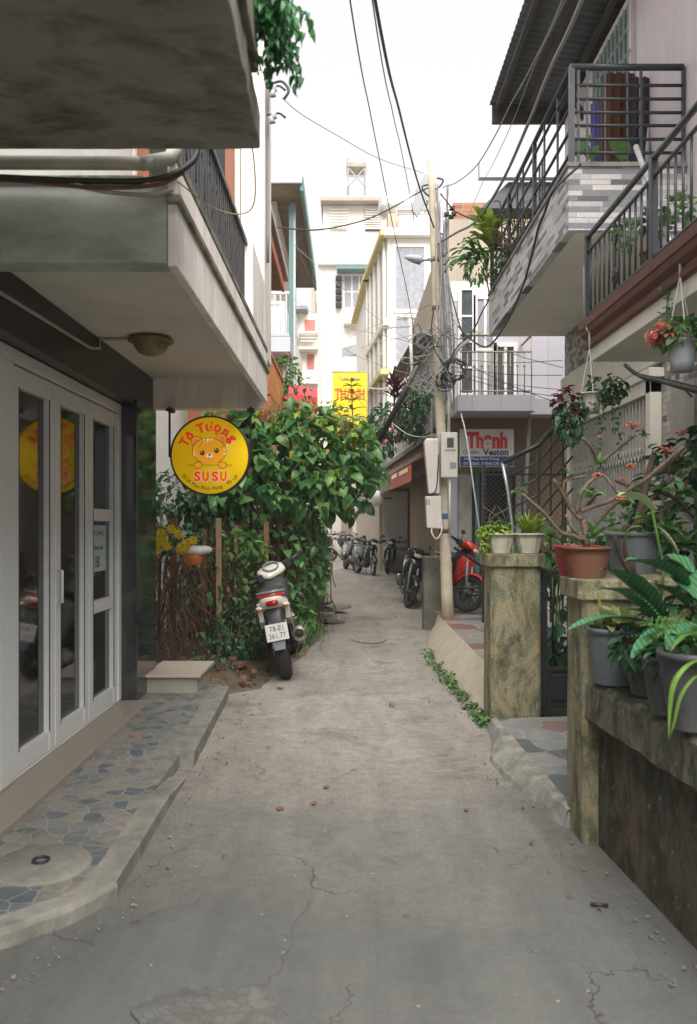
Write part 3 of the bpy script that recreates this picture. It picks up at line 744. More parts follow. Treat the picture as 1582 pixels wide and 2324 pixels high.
def pot(name, label, c, r, h, mt, group=None, ribs=0, flute=0, taper=.78, cat='plant pot', rim=True, saucer=False):
    t = thing(name, label, cat, c, group)
    m = MB(); prof = [(r*taper, 0)]
    nr = ribs*2 if ribs else 4
    for i in range(nr+1):
        q = i/nr; rr_ = r*(taper+(1-taper)*q**.8)
        prof.append((rr_*(1-(.014 if ribs and i % 2 else 0)), h*.9*q+.002))
    prof += [(r*1.07, h*.905), (r*1.07, h*1.0), (r*.98, h*1.0), (r*.95, h*.9)] if rim else [(r, h), (r*.95, h), (r*.93, h*.9)]
    m.lathe(prof, c, 36, cap=False, flute=flute, fl=.05 if flute else 0)
    m.lathe([(0,.001),(r*taper,.001)], c, 36, cap=False)
    m.build('pot', M[mt], t)
    m = MB(); m.lathe([(0,h*.9),(r*.94,h*.88)], c, 24, cap=False); m.build('soil', M['earth'], t)
    if saucer:
        m = MB(); m.lathe([(0,-.012),(r*.95,-.012),(r*1.1,.01),(r*1.05,.01),(r*.9,-.004)], c, 30, cap=False); m.build('saucer', M[mt], t)
    return t

# raised terrace with sloping cement apron
def th_(y): return .27 if y > 7.0 else .09 + .18*max(0, (y-6.4)/.6)
ap = MB(); vs = []; ny = 26; nx_ = 8
for j in range(ny+1):
    y = 6.42 + 4.9*j/ny
    xa = interp([(6,1.01),(7,1.0),(8.4,.945),(9.8,.93),(10.6,1.0),(11.4,1.21)], y)
    for i in range(nx_+1):
        t = i/nx_; x = xa + (1.24-xa)*t
        z = -.01 + (th_(y)+.01)*(t**.8) + .022*mnoise.noise(Vector((x*5, y*3, 0)))*math.sin(math.pi*min(1,t*1.1))
        vs.append((x, y, z))
ap.add(vs, [(j*(nx_+1)+i, j*(nx_+1)+i+1, (j+1)*(nx_+1)+i+1, (j+1)*(nx_+1)+i) for j in range(ny) for i in range(nx_)], True)
struct('terrace_apron', ap, M['ramp'])
te = MB()
te.hexa([(1.235,6.42,-.02),(5,6.42,-.02),(5,13.2,-.02),(1.235,13.2,-.02),(1.235,6.42,.10),(5,6.42,.10),(5,13.2,.275),(1.235,13.2,.275)])
te.v[4:6] = [(1.235,6.42,.10),(5,6.42,.10)]
te = MB()
for (ya, yb) in ((6.42,7.0),(7.0,13.2)):
    te.hexa([(1.235,ya,-.02),(5,ya,-.02),(5,yb,-.02),(1.235,yb,-.02),(1.235,ya,th_(ya)),(5,ya,th_(ya)),(5,yb,th_(yb)),(1.235,yb,th_(yb))])
struct('terrace', te, M['terrace'])
te = MB(); te.hexa([(1.06,4.02,-.02),(5,4.02,-.02),(5,6.415,-.02),(1.03,5.95,-.02),(1.09,4.02,.075),(5,4.02,.075),(5,6.415,.085),(1.04,5.95,.08)])
struct('entry_paving', te, flags('entry_flags', 3.6, [(0,(.30,.31,.31)),(.3,(.12,.15,.175)),(.5,(.34,.34,.33)),(.7,(.15,.18,.20)),(.85,(.30,.20,.18)),(.93,(.27,.28,.28))], (.33,.33,.31), .02, grid=.33, rough=.55, dirt=.4, warp=.25))
# broken kerb along the entry
kb = MB(); vs = []; ry = [4.02+.1*i for i in range(20)]
for i, y in enumerate(ry):
    xo = interp([(4.0,1.075),(4.4,1.02),(4.8,.93),(5.15,.90),(5.35,.96),(5.6,1.0),(5.95,1.03)], y)+.02*mnoise.noise(Vector((0,y*6,2)))
    xi = interp([(4.0,1.12),(5.95,1.075)], y)
    vs += [(xi, y, -.02), (xi, y, .10+.01*mnoise.noise(Vector((3,y*5,0)))), ((xi+xo)/2-.01, y, .085+.02*mnoise.noise(Vector((1,y*7,0)))), (xo, y, .03+.015*mnoise.noise(Vector((7,y*9,0)))), (xo-.02, y, -.02)]
kb.add(vs, [(5*i+k, 5*i+k+5, 5*i+k+6, 5*i+k+1) for i in range(19) for k in range(4)], False)
struct('entry_kerb', kb, solid('broken_kerb', (.30,.29,.26), .95, var=.3, scale=9, bump=.8, bscale=30, dirt=.5, dcol=(.08,.075,.05), streak=(1,1,1)))
# patches of soil and roots: yard ground behind
yd = MB(); yd.box(1.25,5,-4,4.015,-.02,.03); struct('yard_ground', yd, M['soil'])

# gate pillars
def pillar(label, x0, x1, y0, y1, h, cap):
    t = thing('gate_pillar', label, 'pillar', ((x0+x1)/2, y0, 0), 'mossy gate pillars')
    m = MB(); n = 12; c = .022
    poly = [(x0+c,y0),(x1-c,y0),(x1,y0+c),(x1,y1-c),(x1-c,y1),(x0+c,y1),(x0,y1-c),(x0,y0+c)]
    vs = []; k = len(poly)
    for j in range(n+1):
        z = -.02 + (h-cap+.02)*j/n
        for q, p in enumerate(poly):
            jj = .006*mnoise.noise(Vector((q*3.1, z*5, x0*7)))
            vs.append((p[0]+jj, p[1]+jj*.7, z))
    m.add(vs, [(j*k+i, j*k+(i+1) % k, (j+1)*k+(i+1) % k, (j+1)*k+i) for j in range(n) for i in range(k)] + [tuple(range(n*k, n*k+k))])
    m.build('shaft', M['pillar_moss'], t)
    m = MB(); e = .03
    m.prism([(x0-e+c,y0-e),(x1+e-c,y0-e),(x1+e,y0-e+c),(x1+e,y1+e-c),(x1+e-c,y1+e),(x0-e+c,y1+e),(x0-e,y1+e-c),(x0-e,y0-e+c)], h-cap, h)
    m.build('cap', M['pillar_moss'], t, bevel=.008)
    return t
pillar('mossy concrete gate pillar topped with two cream fluted planters', 1.065, 1.44, 6.05, 6.40, 1.285, .095)
pillar('mossy gate pillar at the wall end, terracotta pot on top', 1.10, 1.42, 3.80, 4.10, 1.245, .095)
# garden wall
gw = thing('garden_wall', 'low blackened garden wall with a mossy ledge carrying pots', 'wall', (1.25,3,0))
m = MB(); m.hexa([(1.17,3.82,-.02),(1.36,3.82,-.02),(1.75,.4,-.02),(1.37,.4,-.02),(1.17,3.82,.62),(1.36,3.82,.62),(1.75,.4,.62),(1.37,.4,.62)])
m.build('wall', M['wall_moss'], gw)
m = MB(); vs = []; n = 40
for i in range(n+1):
    y = 3.80-3.4*i/n; xo = 1.11+(3.8-y)*.062; j = .008*mnoise.noise(Vector((0,y*7,4)))
    vs += [(xo+.07, y, .585+j), (xo+j, y, .60+j), (xo+.004+j, y, .75+j), (xo+.03+j, y, .78+j*.8), (xo+.72, y, .782), (xo+.72, y, .585)]
m.add(vs, [(6*i+k, 6*i+(k+1) % 6, 6*i+6+(k+1) % 6, 6*i+6+k) for i in range(n) for k in range(6)] + [(5,4,3,2,1,0), tuple(6*n+k for k in range(6))])
m.build('ledge', M['ledge_moss'], gw)
# low shelf wall behind pillar, holds the big pots
sh = thing('planter_shelf', 'low concrete block behind the near pillar holding large pots', 'block', (1.75,4.5,0))
m = MB(); m.box(1.46,2.3,3.95,4.8,.03,1.20); m.box(1.43,2.33,3.92,4.83,1.202,1.24); m.build('block', M['pillar_moss'], sh, bevel=.008)

# iron gate standing open
gt = thing('iron_gate', 'black iron bar gate standing open beside the mossy pillar', 'gate', (1.5,6.2,.1))
m = MB(); xg = 1.49
m.bar((xg,6.2,.09),(xg,6.2,1.17),.05); m.bar((xg+.82,6.2,.14),(xg+.82,6.2,1.14),.04)
for z in (.12,.40,1.14): m.bar((xg,6.2,z),(xg+.82,6.2,z),.03)
m.build('frame', M['iron'], gt)
m = MB(); m.box(xg+.03,xg+.80,6.195,6.207,.13,.39); m.box(xg+.06,xg+.77,6.185,6.195,.16,.36); m.build('panel', M['iron'], gt, bevel=.004)
for i in range(6):
    m = MB(); x = xg+.07+i*.118; m.tube([(x,6.2,.52),(x,6.2,1.19)], [.008,.008], 6); m.tube([(x,6.2,1.19),(x,6.2,1.24)], [.013,.001], 6); m.build('bar', M['iron'], gt)
for z in (.38,.95):
    m = MB(); m.box(1.44,1.475,6.17,6.23,z,z+.05); m.tube([(1.46,6.2,z-.02),(1.46,6.2,z+.08)], .012, 8); m.build('hinge', M['iron'], gt)

# ---------------------------------------------------------------- house with the strip-stone balcony
M['white_soffit'] = solid('whitewashed_soffit', (.80,.78,.72), .85, var=.05, scale=3, bump=.15, bscale=60, dirt=.12, dcol=(.4,.38,.32), dscale=2)
h1 = thing('stone_balcony_house', 'house with a grey strip stone balcony and a folding metal gate', 'building', (2.6,8,0))
m = MB(); m.box(2.6,8,6.0,9.75,0,3.77); m.build('wall', M['pebble'], h1)
m = MB(); m.box(2.602,8,6.0,9.75,3.77,6.42); m.build('upper_wall', M['pinkwhite'], h1)
m = MB(); m.box(1.70,2.6,6.24,9.74,3.77,3.90); m.build('soffit', M['white_soffit'], h1)
m = MB(); m.box(1.69,1.76,6.30,9.75,3.768,4.25); m.build('side_parapet', M['stone_side'], h1)
m = MB(); m.box(1.69,2.6,6.23,6.299,3.768,4.25); m.build('front_parapet', M['stone_front'], h1)
m = MB(); m.box(1.675,1.78,6.21,9.76,4.252,4.285); m.box(1.78,2.6,6.21,6.31,4.252,4.285); m.build('coping', M['kerb'], h1)
# guard rails
def rails(mb, a, b, zs, posts, rt=.020, rp=.012):
    a = Vector(a); b = Vector(b)
    for i, z in enumerate(zs):
        w_ = rt if i == 0 else rp
        mb.tube([(a.x,a.y,z),(b.x,b.y,z)], w_, 8)
    for t, w_ in posts:
        p = a.lerp(b, t); mb.bar((p.x,p.y,4.28),(p.x,p.y,zs[0]), w_, w_)
m = MB()
rails(m, (1.72,6.25,0), (1.72,9.72,0), [5.04,4.92,4.74,4.56,4.38], [(0,.04),(.12,.016),(.25,.016),(.36,.035),(.5,.016),(.58,.016),(.7,.035),(.82,.016),(.92,.016),(1,.04)], .022, .013)
for y in (7.2,7.3,8.1,8.2,8.95): m.bar((1.72,y,4.28),(1.72,y,4.74),.014)
rails(m, (1.72,6.25,0), (2.58,6.25,0), [5.03,4.89,4.785,4.68,4.58,4.475,4.37], [(0.06,.02),(.14,.016),(.3,.012),(.5,.012),(.62,.02),(1,.025)], .026, .013)
m.build('railing', M['steelgrey'], h1)
# roof overhang, corrugated
rf = MB(); vs = []; nyy = 260
for j in range(nyy+1):
    y = 3.6+6.3*j/nyy; z = .012*math.sin(y*2*math.pi/.105)
    vs += [(1.716,y,6.62+z),(2.9,y,6.46+z)]
rf.add(vs, [(2*j, 2*j+2, 2*j+3, 2*j+1) for j in range(nyy)], True)
ro = rf.build('roof', M['roofsheet'], h1); so_ = ro.modifiers.new('Solidify','SOLIDIFY'); so_.thickness = .004
m = MB()
for x in (1.80,2.15,2.5): m.bar((x,3.6,6.60-(x-1.7)*.135-.045),(x,9.85,6.60-(x-1.7)*.135-.045),.05,.05)
m.box(1.74,2.75,9.80,9.84,6.36,6.60)
m.build('rafter', solid('dark_timber', (.05,.045,.04), .8, var=.3), h1)
for y in (9.0, 6.8): m = MB(); m.bar((2.45,y,6.35),(2.62,y,6.0),.05); m.build('bracket', M['dark_in'], h1)
# window with grille
wf = MB(); 
for (y0, y1, z0, z1) in ((7.35,7.41,4.6,6.3),(8.47,8.53,4.6,6.3),(7.35,8.53,6.28,6.34),(7.35,8.53,4.55,4.62)): wf.box(2.56,2.60,y0,y1,z0,z1)
wo = wf.build('window', M['pinkwhite'], h1)
m = MB(); m.box(2.585,2.598,7.41,8.47,4.62,6.28); m.build('pane', M['teal_glass'], wo)
m = MB()
for y in [7.41+i*.118 for i in range(10)]: m.bar((2.555,y,4.62),(2.555,y,6.28),.014)
for z in (4.9,5.3,5.7,6.05): m.bar((2.555,7.41,z),(2.555,8.47,z),.014)
m.build('grille', solid('pale_green_grille', (.38,.46,.46), .5), wo)
# folding gate below
m = MB(); m.box(2.50,2.598,6.72,6.83,.27,2.72); m.box(2.50,2.598,9.18,9.30,.27,2.72); m.box(2.50,2.598,6.72,9.30,2.60,2.72); m.box(2.47,2.598,6.66,9.36,2.722,2.80)
m.box(2.55,2.598,6.6,9.75,2.85,3.25)
m.build('gate_surround', M['soffit'], h1, bevel=.006)
m = MB(); m.box(2.585,2.598,6.83,9.18,.27,2.60); m.build('doorway', M['dark_in'], h1)
gm = MB(); n = 27
for i in range(n+1):
    y = 6.86+2.29*i/n; gm.bar((2.535,y,.29),(2.535,y,2.58),.030,.012)
for i in range(n):
    y0 = 6.86+2.29*i/n; y1 = 6.86+2.29*(i+1)/n
    for z in (.6,1.3,2.05):
        gm.bar((2.52,y0,z),(2.52,y1,z+.12),.01,.016); gm.bar((2.515,y0,z+.12),(2.515,y1,z),.01,.016)
g_ = gm.build('folding_gate', M['gatebar'], h1)
# laundry and things on the balcony
def cloth(name, label, x0, x1, y, z0, z1, mt, cat='cloth', folds=7, amp=.03):
    m = MB(); n = 24; vs = []
    for j in range(9):
        z = z1+(z0-z1)*j/8
        for i in range(n+1):
            t = i/n; x = x0+(x1-x0)*t*(1 + .15*math.sin(j*.7)*(j/8)) 
            vs.append((x, y+amp*math.sin(t*folds*math.pi+j*.15)*(.4+.6*j/8), z))
    m.add(vs, [(j*(n+1)+i, (j+1)*(n+1)+i, (j+1)*(n+1)+i+1, j*(n+1)+i+1) for j in range(8) for i in range(n)], True)
    o = m.build(name, mt, loc=((x0+x1)/2, y, z0)); s = o.modifiers.new('S','SOLIDIFY'); s.thickness = .006
    return tag(o, label, cat)
cloth('hanging_cloth', 'long dark brown cloth hanging behind the upper balcony rails', PX(1370,7.1), PX(1440,7.1), 7.1, 4.25, PZ(165,7.1), solid('brown_cloth', (.085,.03,.015), .9, var=.3))
cloth('hanging_cloth', 'dark navy cloth hanging right of the brown one', PX(1428,7.0), PX(1478,7.0), 7.0, 4.3, PZ(175,7.0), solid('navy_cloth', (.03,.022,.04), .9, var=.3), folds=5)
cloth('hanging_cloth', 'mauve folded cloth left of the long brown cloth', PX(1350,7.2), PX(1372,7.2), 7.25, 4.3, PZ(215,7.2), solid('mauve_cloth', (.17,.10,.11), .9, var=.3), folds=4)
cloth('parasol_closed', 'small violet blue rolled cloth by the rail corner', PX(1334,7.0), PX(1350,7.0), 6.9, 4.35, PZ(235,6.9), solid('violet_cloth', (.06,.05,.22), .8), folds=3, amp=.015)
m = MB(); m.tube([P(1475,90,7.3),P(1468,400,6.9)], .022, 8); tag(m.build('clothes_pole', M['galv'], loc=P(1468,400,6.9)), 'silver clothes pole standing on the upper balcony', 'pole')
m = MB(); m.tube([P(1395,160,7.3),P(1452,85,7.4)], .010, 6); tag(m.build('clothes_line_bar', M['galv'], loc=P(1395,160,7.3)), 'thin slanting metal bar before the barred window', 'bar')

# ---------------------------------------------------------------- nearest house on the right with the maroon balcony
h2 = thing('maroon_balcony_house', 'near right house with a maroon edged balcony and iron guard', 'building', (2.6,4,0))
m = MB(); m.box(2.63,8,0,5.995,0,6.0); m.build('wall', solid('pale_stone_wall', (.42,.41,.42), .8, var=.12, scale=5, bump=.4, bscale=20), h2)
m = MB(); m.box(1.72,2.63,2.4,5.76,2.66,2.93); m.build('balcony_slab', M['white_soffit'], h2, bevel=.004)
m = MB()
prof = [(1.72,2.75),(1.685,2.755),(1.68,2.78),(1.70,2.79),(1.70,2.815),(1.665,2.84),(1.655,2.875),(1.645,2.88),(1.64,2.935),(1.66,2.94),(1.72,2.94)]
m.extr([(x,2.38,z) for x, z in prof], (0,3.42,0)); m.build('moulding', M['maroon'], h2)
m = MB()
m.tube([(1.70,2.4,3.545),(1.70,5.78,3.545)], .019, 10); m.tube([(1.70,2.4,3.44),(1.70,5.78,3.44)], .012, 8); m.tube([(1.70,2.4,2.99),(1.70,5.78,2.99)], .012, 8)
m.build('handrail', M['steelgrey'], h2)
m = MB(); y = 2.45
while y < 5.75:
    m.tube([(1.70,y,2.99),(1.70,y,3.44)], .0075, 6); y += .098
m.build('balusters', M['steelgrey'], h2)
for y in (5.76, 4.52, 3.2):
    m = MB(); m.bar((1.70,y,2.93),(1.70,y,3.56),.04); m.build('post', M['steelgrey'], h2)
m = MB()
for s in (-1,1):
    for zc, q in ((3.33,1),(3.10,-1)):
        m.tube([(1.70, 5.17+s*(.055-.05*i/16)*math.cos(i*.5)+s*.0, zc+q*(.075-.065*i/16)*math.sin(i*.5)) for i in range(17)], .008, 5, False)
m.tube([(1.70,5.17,3.0),(1.70,5.17,3.44)], .009, 6)
m.build('scroll_ornament', M['steelgrey'], h2)
m = MB(); m.tube([(1.70,5.80,2.94),(1.70,5.80,3.35)], .018, 8); tag(m.build('white_pipe', M['cord'], loc=(1.7,5.8,2.94)), 'short white pipe upright at the maroon balcony corner', 'pipe')
# inner door strip at the end of the soffit
m = MB(); m.box(2.58,2.60,6.05,6.5,.27,2.6); m.build('door', solid('inner_door', (.33,.33,.31), .7), h2)
# bench with pots on the balcony
bn = thing('plant_bench', 'small brown wooden bench behind the near iron balcony guard', 'bench', (1.98,4.95,2.93))
m = MB(); m.box(1.84,2.14,4.62,5.30,3.09,3.12); m.build('top', M['wood'], bn, bevel=.004)
for x in (1.86,2.12):
    for y in (4.65,5.27):
        m = MB(); m.bar((x,y,2.93),(x,y,3.09),.03); m.build('leg', M['wood'], bn)
pot('flower_pot', 'orange pot with a green plant on the balcony bench', (1.92,5.15,3.12), .065, .11, 'tpot')
pot('flower_pot', 'pale grey pot beside the orange one on the balcony bench', (1.95,4.88,3.12), .08, .13, 'bluepot')
pot('flower_pot', 'white pot at the near end of the balcony bench', (1.93,4.50,2.93), .10, .16, 'whitepot')
m = MB(); m.tube([P(1443,332,4.9),P(1572,690,4.35)], .016, 8); tag(m.build('leaning_pole', M['galv'], loc=P(1572,690,4.35)), 'pale slanting pole leaning behind the near balcony guard', 'pole')
# bare black branch under the balcony
m = MB(); m.tube(spline([P(1418,828,5.0),P(1450,852,4.9),P(1500,864,4.6),P(1575,884,4.2),P(1640,900,4.0)],5), [.012]*6+[.016]*6+[.02]*9, 7)
m.tube(spline([P(1490,862,4.7),P(1535,868,4.5),P(1570,900,4.4)],4), .006, 5)
tag(m.build('bare_branch', M['iron'], loc=P(1500,864,4.6)), 'thick black cable like branch crossing under the maroon balcony', 'branch')

# ---------------------------------------------------------------- stair guard and steps
sr = thing('outdoor_stair', 'pale concrete stair with black sloping handrail beside the folding gate', 'stair', (2.0,8.6,.27))
m = MB()
for i in range(8):
    m.box(1.95+i*.11, 2.6, 8.62, 9.5, .27+i*.17, .27+(i+1)*.17)
m.build('steps', M['white'], sr)
m = MB()
hr = [P(1141,1050,8.3), P(1222,1010,8.3), P(1300,925,8.5)]
m.tube(hr, .026, 8); m.build('handrail', M['iron'], sr)
m = MB()
for k in range(1, 6):
    dz = .17*k; m.tube([p-Vector((0,0,dz)) for p in hr], .011, 6)
m.build('rail', M['iron'], sr)
m = MB()
for t, (a, b) in ((.15,(0,1)),(.55,(0,1)),(1,(0,1)),(.35,(1,2)),(.7,(1,2))):
    p = hr[a].lerp(hr[b], t); m.bar(p, (p.x,p.y,.5), .03 if t == 1 else .018)
m.build('post', M['iron'], sr)
m = MB(); m.tube([P(1141,1052,8.3), P(1152,1110,8.3), P(1163,1196,8.3), (P(1163,1196,8.3).x+.03,8.3,.27)], .017, 8); m.build('newel', M['galv'], sr)
# chain-link mesh panel behind
m = MB(); 
x0, x1, z0, z1 = 1.60, 2.58, .35, 2.1
k = -30
while x0+k*.07 < x1:
    for sgn in (1,-1):
        a = Vector((x0+k*.07, 9.6, z0)); pts = []
        xx0 = a.x; xx1 = a.x+(z1-z0)
        lo = max(x0, xx0); hi = min(x1, xx1)
        if hi > lo:
            za = z0+(lo-xx0); zb = z0+(hi-xx0)
            if sgn < 0: za, zb = z1-(za-z0), z1-(zb-z0)
            m.bar((lo,9.6,za),(hi,9.6,zb),.003)
    k += 1
m.bar((x0,9.6,z0),(x0,9.6,z1+.1),.04); m.bar((x1,9.6,z0),(x1,9.6,z1+.1),.04); m.bar((x0,9.6,z1),(x1,9.6,z1),.02)
tag(m.build('mesh_fence', M['iron'], loc=(2.1,9.6,.27)), 'thin wire mesh panel standing behind the stair rails', 'fence')
# ---------------------------------------------------------------- far buildings
M['bright'] = solid('bright_cream_wall', (.82,.80,.75), .85, var=.04, scale=.6, dirt=.35, dcol=(.58,.54,.47), streak=(1,1,.12), dscale=1.5)
M['yellowtrim'] = solid('yellow_trim', (.60,.52,.22), .75, var=.08, scale=2, dirt=.2, dcol=(.35,.3,.15))
M['tanwall'] = solid('tan_wall', (.40,.35,.28), .85, var=.1, scale=1.2, dirt=.4, dcol=(.24,.2,.16), streak=(1,1,.2), dscale=2)
M['brownwall'] = solid('brown_weathered_wall', (.30,.225,.15), .9, var=.15, scale=2, dirt=.5, dcol=(.12,.09,.06), streak=(1,1,.2), dscale=3)
M['lavender'] = cells('lavender_panel_wall', 'xz', .42, 5, [(0,(.46,.45,.50)),(.5,(.48,.47,.52))], (.36,.35,.4), .012, 0, .7, .3, .1)
M['brick'] = cells('red_brick', 'xz', .22, .075, [(0,(.36,.15,.08)),(.5,(.28,.11,.06)),(.8,(.42,.2,.12))], (.35,.3,.25), .010, .5, .85, .5, .2)
M['bluegrey'] = solid('blue_grey_paint', (.42,.45,.50), .7, var=.06, scale=3)
M['teal'] = solid('teal_gutter', (.10,.20,.19), .6, var=.15)
M['blind'] = solid('grey_curtain', (.30,.31,.35), .7, var=.2, scale=9, dirt=.3, dcol=(.18,.18,.2), streak=(6,6,.05), dscale=4)
M['winglass'] = solid('far_window_glass', (.07,.085,.095), .15, var=.3, scale=2)
M['whiteframe'] = solid('white_frame', (.72,.71,.69), .6, var=.03)
M['redcloth'] = solid('red_awning_cloth', (.55,.04,.06), .75, var=.1, scale=5)
M['orangewood'] = solid('orange_varnished_wood', (.42,.17,.06), .6, var=.2, scale=8)
M['metalsheet'] = solid('grey_sheet_metal', (.26,.28,.30), .5, metal=.3, var=.2, scale=2, dirt=.3, dcol=(.14,.12,.1))
M['tinroof'] = solid('rusty_tin_eave', (.42,.40,.36), .8, metal=.1, var=.25, scale=3, dirt=.5, dcol=(.10,.06,.035), streak=(1,.2,1))
M['reddoor'] = solid('dark_red_paint', (.22,.03,.018), .6, var=.15)
M['tank'] = solid('steel_water_tank', (.62,.63,.64), .3, metal=.5, var=.1)
M['green_hill'] = solid('green_hill', (.07,.13,.04), .95, var=.5, scale=.3)
M['stonewall'] = cells('grey_stone_blocks', 'xz', .3, .14, [(0,(.22,.21,.19)),(.4,(.28,.27,.24)),(.7,(.17,.165,.15))], (.12,.115,.1), .012, .6, .9, 1, .4, dirt=.4)
M['marble'] = solid('veined_marble', (.42,.42,.38), .4, var=.2, scale=6, dirt=.55, dcol=(.2,.22,.18), streak=(1,1,.4), dscale=7)

def opening(parent, x0, x1, y, z0, z1, fw=.06, mt='winglass', fm='whiteframe', mull=0, trans=0, proud=.04, name='window'):
    """window in a wall facing the viewer (wall face at y)"""
    m = MB(); a, b = y-proud, y+.02
    m.box(x0-fw,x0,a,b,z0-fw,z1+fw); m.box(x1,x1+fw,a,b,z0-fw,z1+fw); m.box(x0,x1,a,b,z1,z1+fw); m.box(x0,x1,a,b,z0-fw,z0)
    for i in range(mull): x = x0+(x1-x0)*(i+1)/(mull+1); m.box(x-fw*.35,x+fw*.35,a+.006,b,z0,z1)
    for i in range(trans): z = z0+(z1-z0)*(i+1)/(trans+1); m.box(x0,x1,a+.010,b,z-fw*.3,z+fw*.3)
    o = m.build(name, M[fm], parent)
    m = MB(); m.box(x0,x1,a+.022,y-.001,z0,z1); m.build('pane', M[mt], o)
    return o
def boxpart(parent, name, mt, *a, bevel=0):
    m = MB(); m.box(*a); return m.build(name, M[mt], parent, bevel=bevel)

# --- terracotta balcony house (left, behind the garden)
k = thing('terracotta_balcony_house', 'left house with terracotta balcony edge and orange eave', 'building', (-3,12,0))
boxpart(k, 'wall', 'white', -7,-2.15,11.0,15.5,0,6.2)
m = MB(); m.box(-2.15,-1.50,13.0,15.5,0,3.0); m.build('side_wall', M['white'], k)
boxpart(k, 'balcony_slab', 'terracotta', -2.14,-1.04,10.8,13.3,2.88,3.22)
boxpart(k, 'door', 'metalsheet', -2.14,-1.62,12.98,12.999,1.0,2.3)
m = MB()
m.bar((-1.08,10.85,3.84),(-1.08,13.25,3.84),.06,.05); m.bar((-1.08,10.85,3.28),(-1.08,13.25,3.28),.05,.04)
y = 10.9
while y < 13.25: m.lathe([(.012,3.28),(.03,3.42),(.014,3.52),(.03,3.66),(.012,3.84)], (-1.08,y,0), 8, cap=False); y += .12
m.build('railing', M['orangewood'], k)
m = MB(); m.prism([(-2.3,9.4),(-.99,9.4),(-.99,12.1),(-2.3,12.1)], 5.0, 5.13); m.build('eave', M['brownsoffit'], k)
m = MB(); m.box(-.99,-.955,9.38,12.1,4.98,5.16); m.box(-2.3,-.99,9.36,9.398,4.90,5.16); m.build('fascia', M['terracotta'], k)
m = MB(); m.box(-2.3,-.93,9.34,9.5,5.165,5.32); m.box(-1.0,-.90,9.5,12.2,5.165,5.26); m.build('gutter', M['metalsheet'], k)
# --- pale house with the teal gutter
k = thing('teal_gutter_house', 'pale left house with blue grey balcony and teal gutter', 'building', (-3,18,0))
boxpart(k, 'wall', 'tanwall', -8,-1.42,16,22,5.9,7.9)
boxpart(k, 'lower_wall', 'white', -8,-1.25,16,22,0,5.9)
m = MB(); m.box(-8,-.92,15.4,22,7.94,8.06); m.build('eave', M['brownsoffit'], k)
m = MB(); m.box(-.925,-.86,15.4,22,7.86,8.12); m.box(-1.17,-1.09,15.95,16.05,4,7.8); m.build('gutter', M['teal'], k)
m = MB(); m.box(-8,-.88,15.33,15.39,7.98,8.13); m.build('roof_edge', M['bluegrey'], k)
boxpart(k, 'balcony_slab', 'bluegrey', -3,-1.10,15.3,15.99,4.78,5.06)
m = MB(); m.box(-3,-1.12,15.3,15.34,5.86,5.92); m.box(-3,-1.12,15.3,15.34,5.07,5.13)
x = -2.95
while x < -1.12: m.box(x,x+.03,15.305,15.335,5.13,5.86); x += .11
m.build('railing', M['bluegrey'], k)
opening(k, -1.55,-1.32,16,5.1,5.85, mt='whiteframe', name='door')
boxpart(k, 'lower_recess', 'tanwall', -2.2,-1.30,15.97,15.995,3.4,4.7)
m = MB(); m.tube([(-1.1,16.1,0),(-1.1,16.1,7.9)], .05, 8); m.build('downpipe', M['bluegrey'], k)
# red awning
m = MB(); m.hexa([(PX(655,15),15,3.45),(PX(722,15),15,3.40),(PX(720,16),16,3.85),(PX(655,16),16,3.9),(PX(643,15),15,3.98),(PX(720,15),15,3.86),(PX(720,16),16,4.2),(PX(645,16),16,4.3)])
tag(m.build('red_awning', M['redcloth'], loc=(-1,16.5,3.5)), 'red cloth awning above the hedge on the left', 'awning')
# --- cream house with red shutters
k = thing('cream_balcony_house', 'distant cream house with small red panels and planted balcony', 'building', (-2.5,38,0))
d = 38
boxpart(k, 'wall', 'offwhite', -9,PX(722,d),d,44,0,PZ(712,d))
m = MB(); m.box(-9,PX(700,d),d-.8,44,PZ(712,d)+.01,PZ(704,d)); m.build('roof', M['metalsheet'], k)
RP = solid('faded_red_panel', (.50,.16,.14), .7, var=.15); 
for (a, b, c_, e_) in ((692,716,726,752),(697,713,1004-200,838),(692,716,912,925),(698,714,930,960)):
    m = MB(); m.box(PX(a,d),PX(b,d),d-.03,d-.001,PZ(e_,d),PZ(c_,d)); m.build('shutter', RP, k)
for py in (760, 795, 872):
    boxpart(k, 'balcony', 'offwhite', PX(680,d),PX(722,d),d-.7,d-.035,PZ(py+4,d),PZ(py,d))
m = MB()
for py in (766,773,780): m.box(PX(684,d),PX(720,d),d-.65,d-.6,PZ(py+1.5,d),PZ(py,d))
m.build('railing', M['whiteframe'], k)
m = MB(); m.box(PX(670,d),PX(676,d),d-.5,d-.03,0,PZ(715,d)); m.build('service_pipe', M['tinroof'], k)
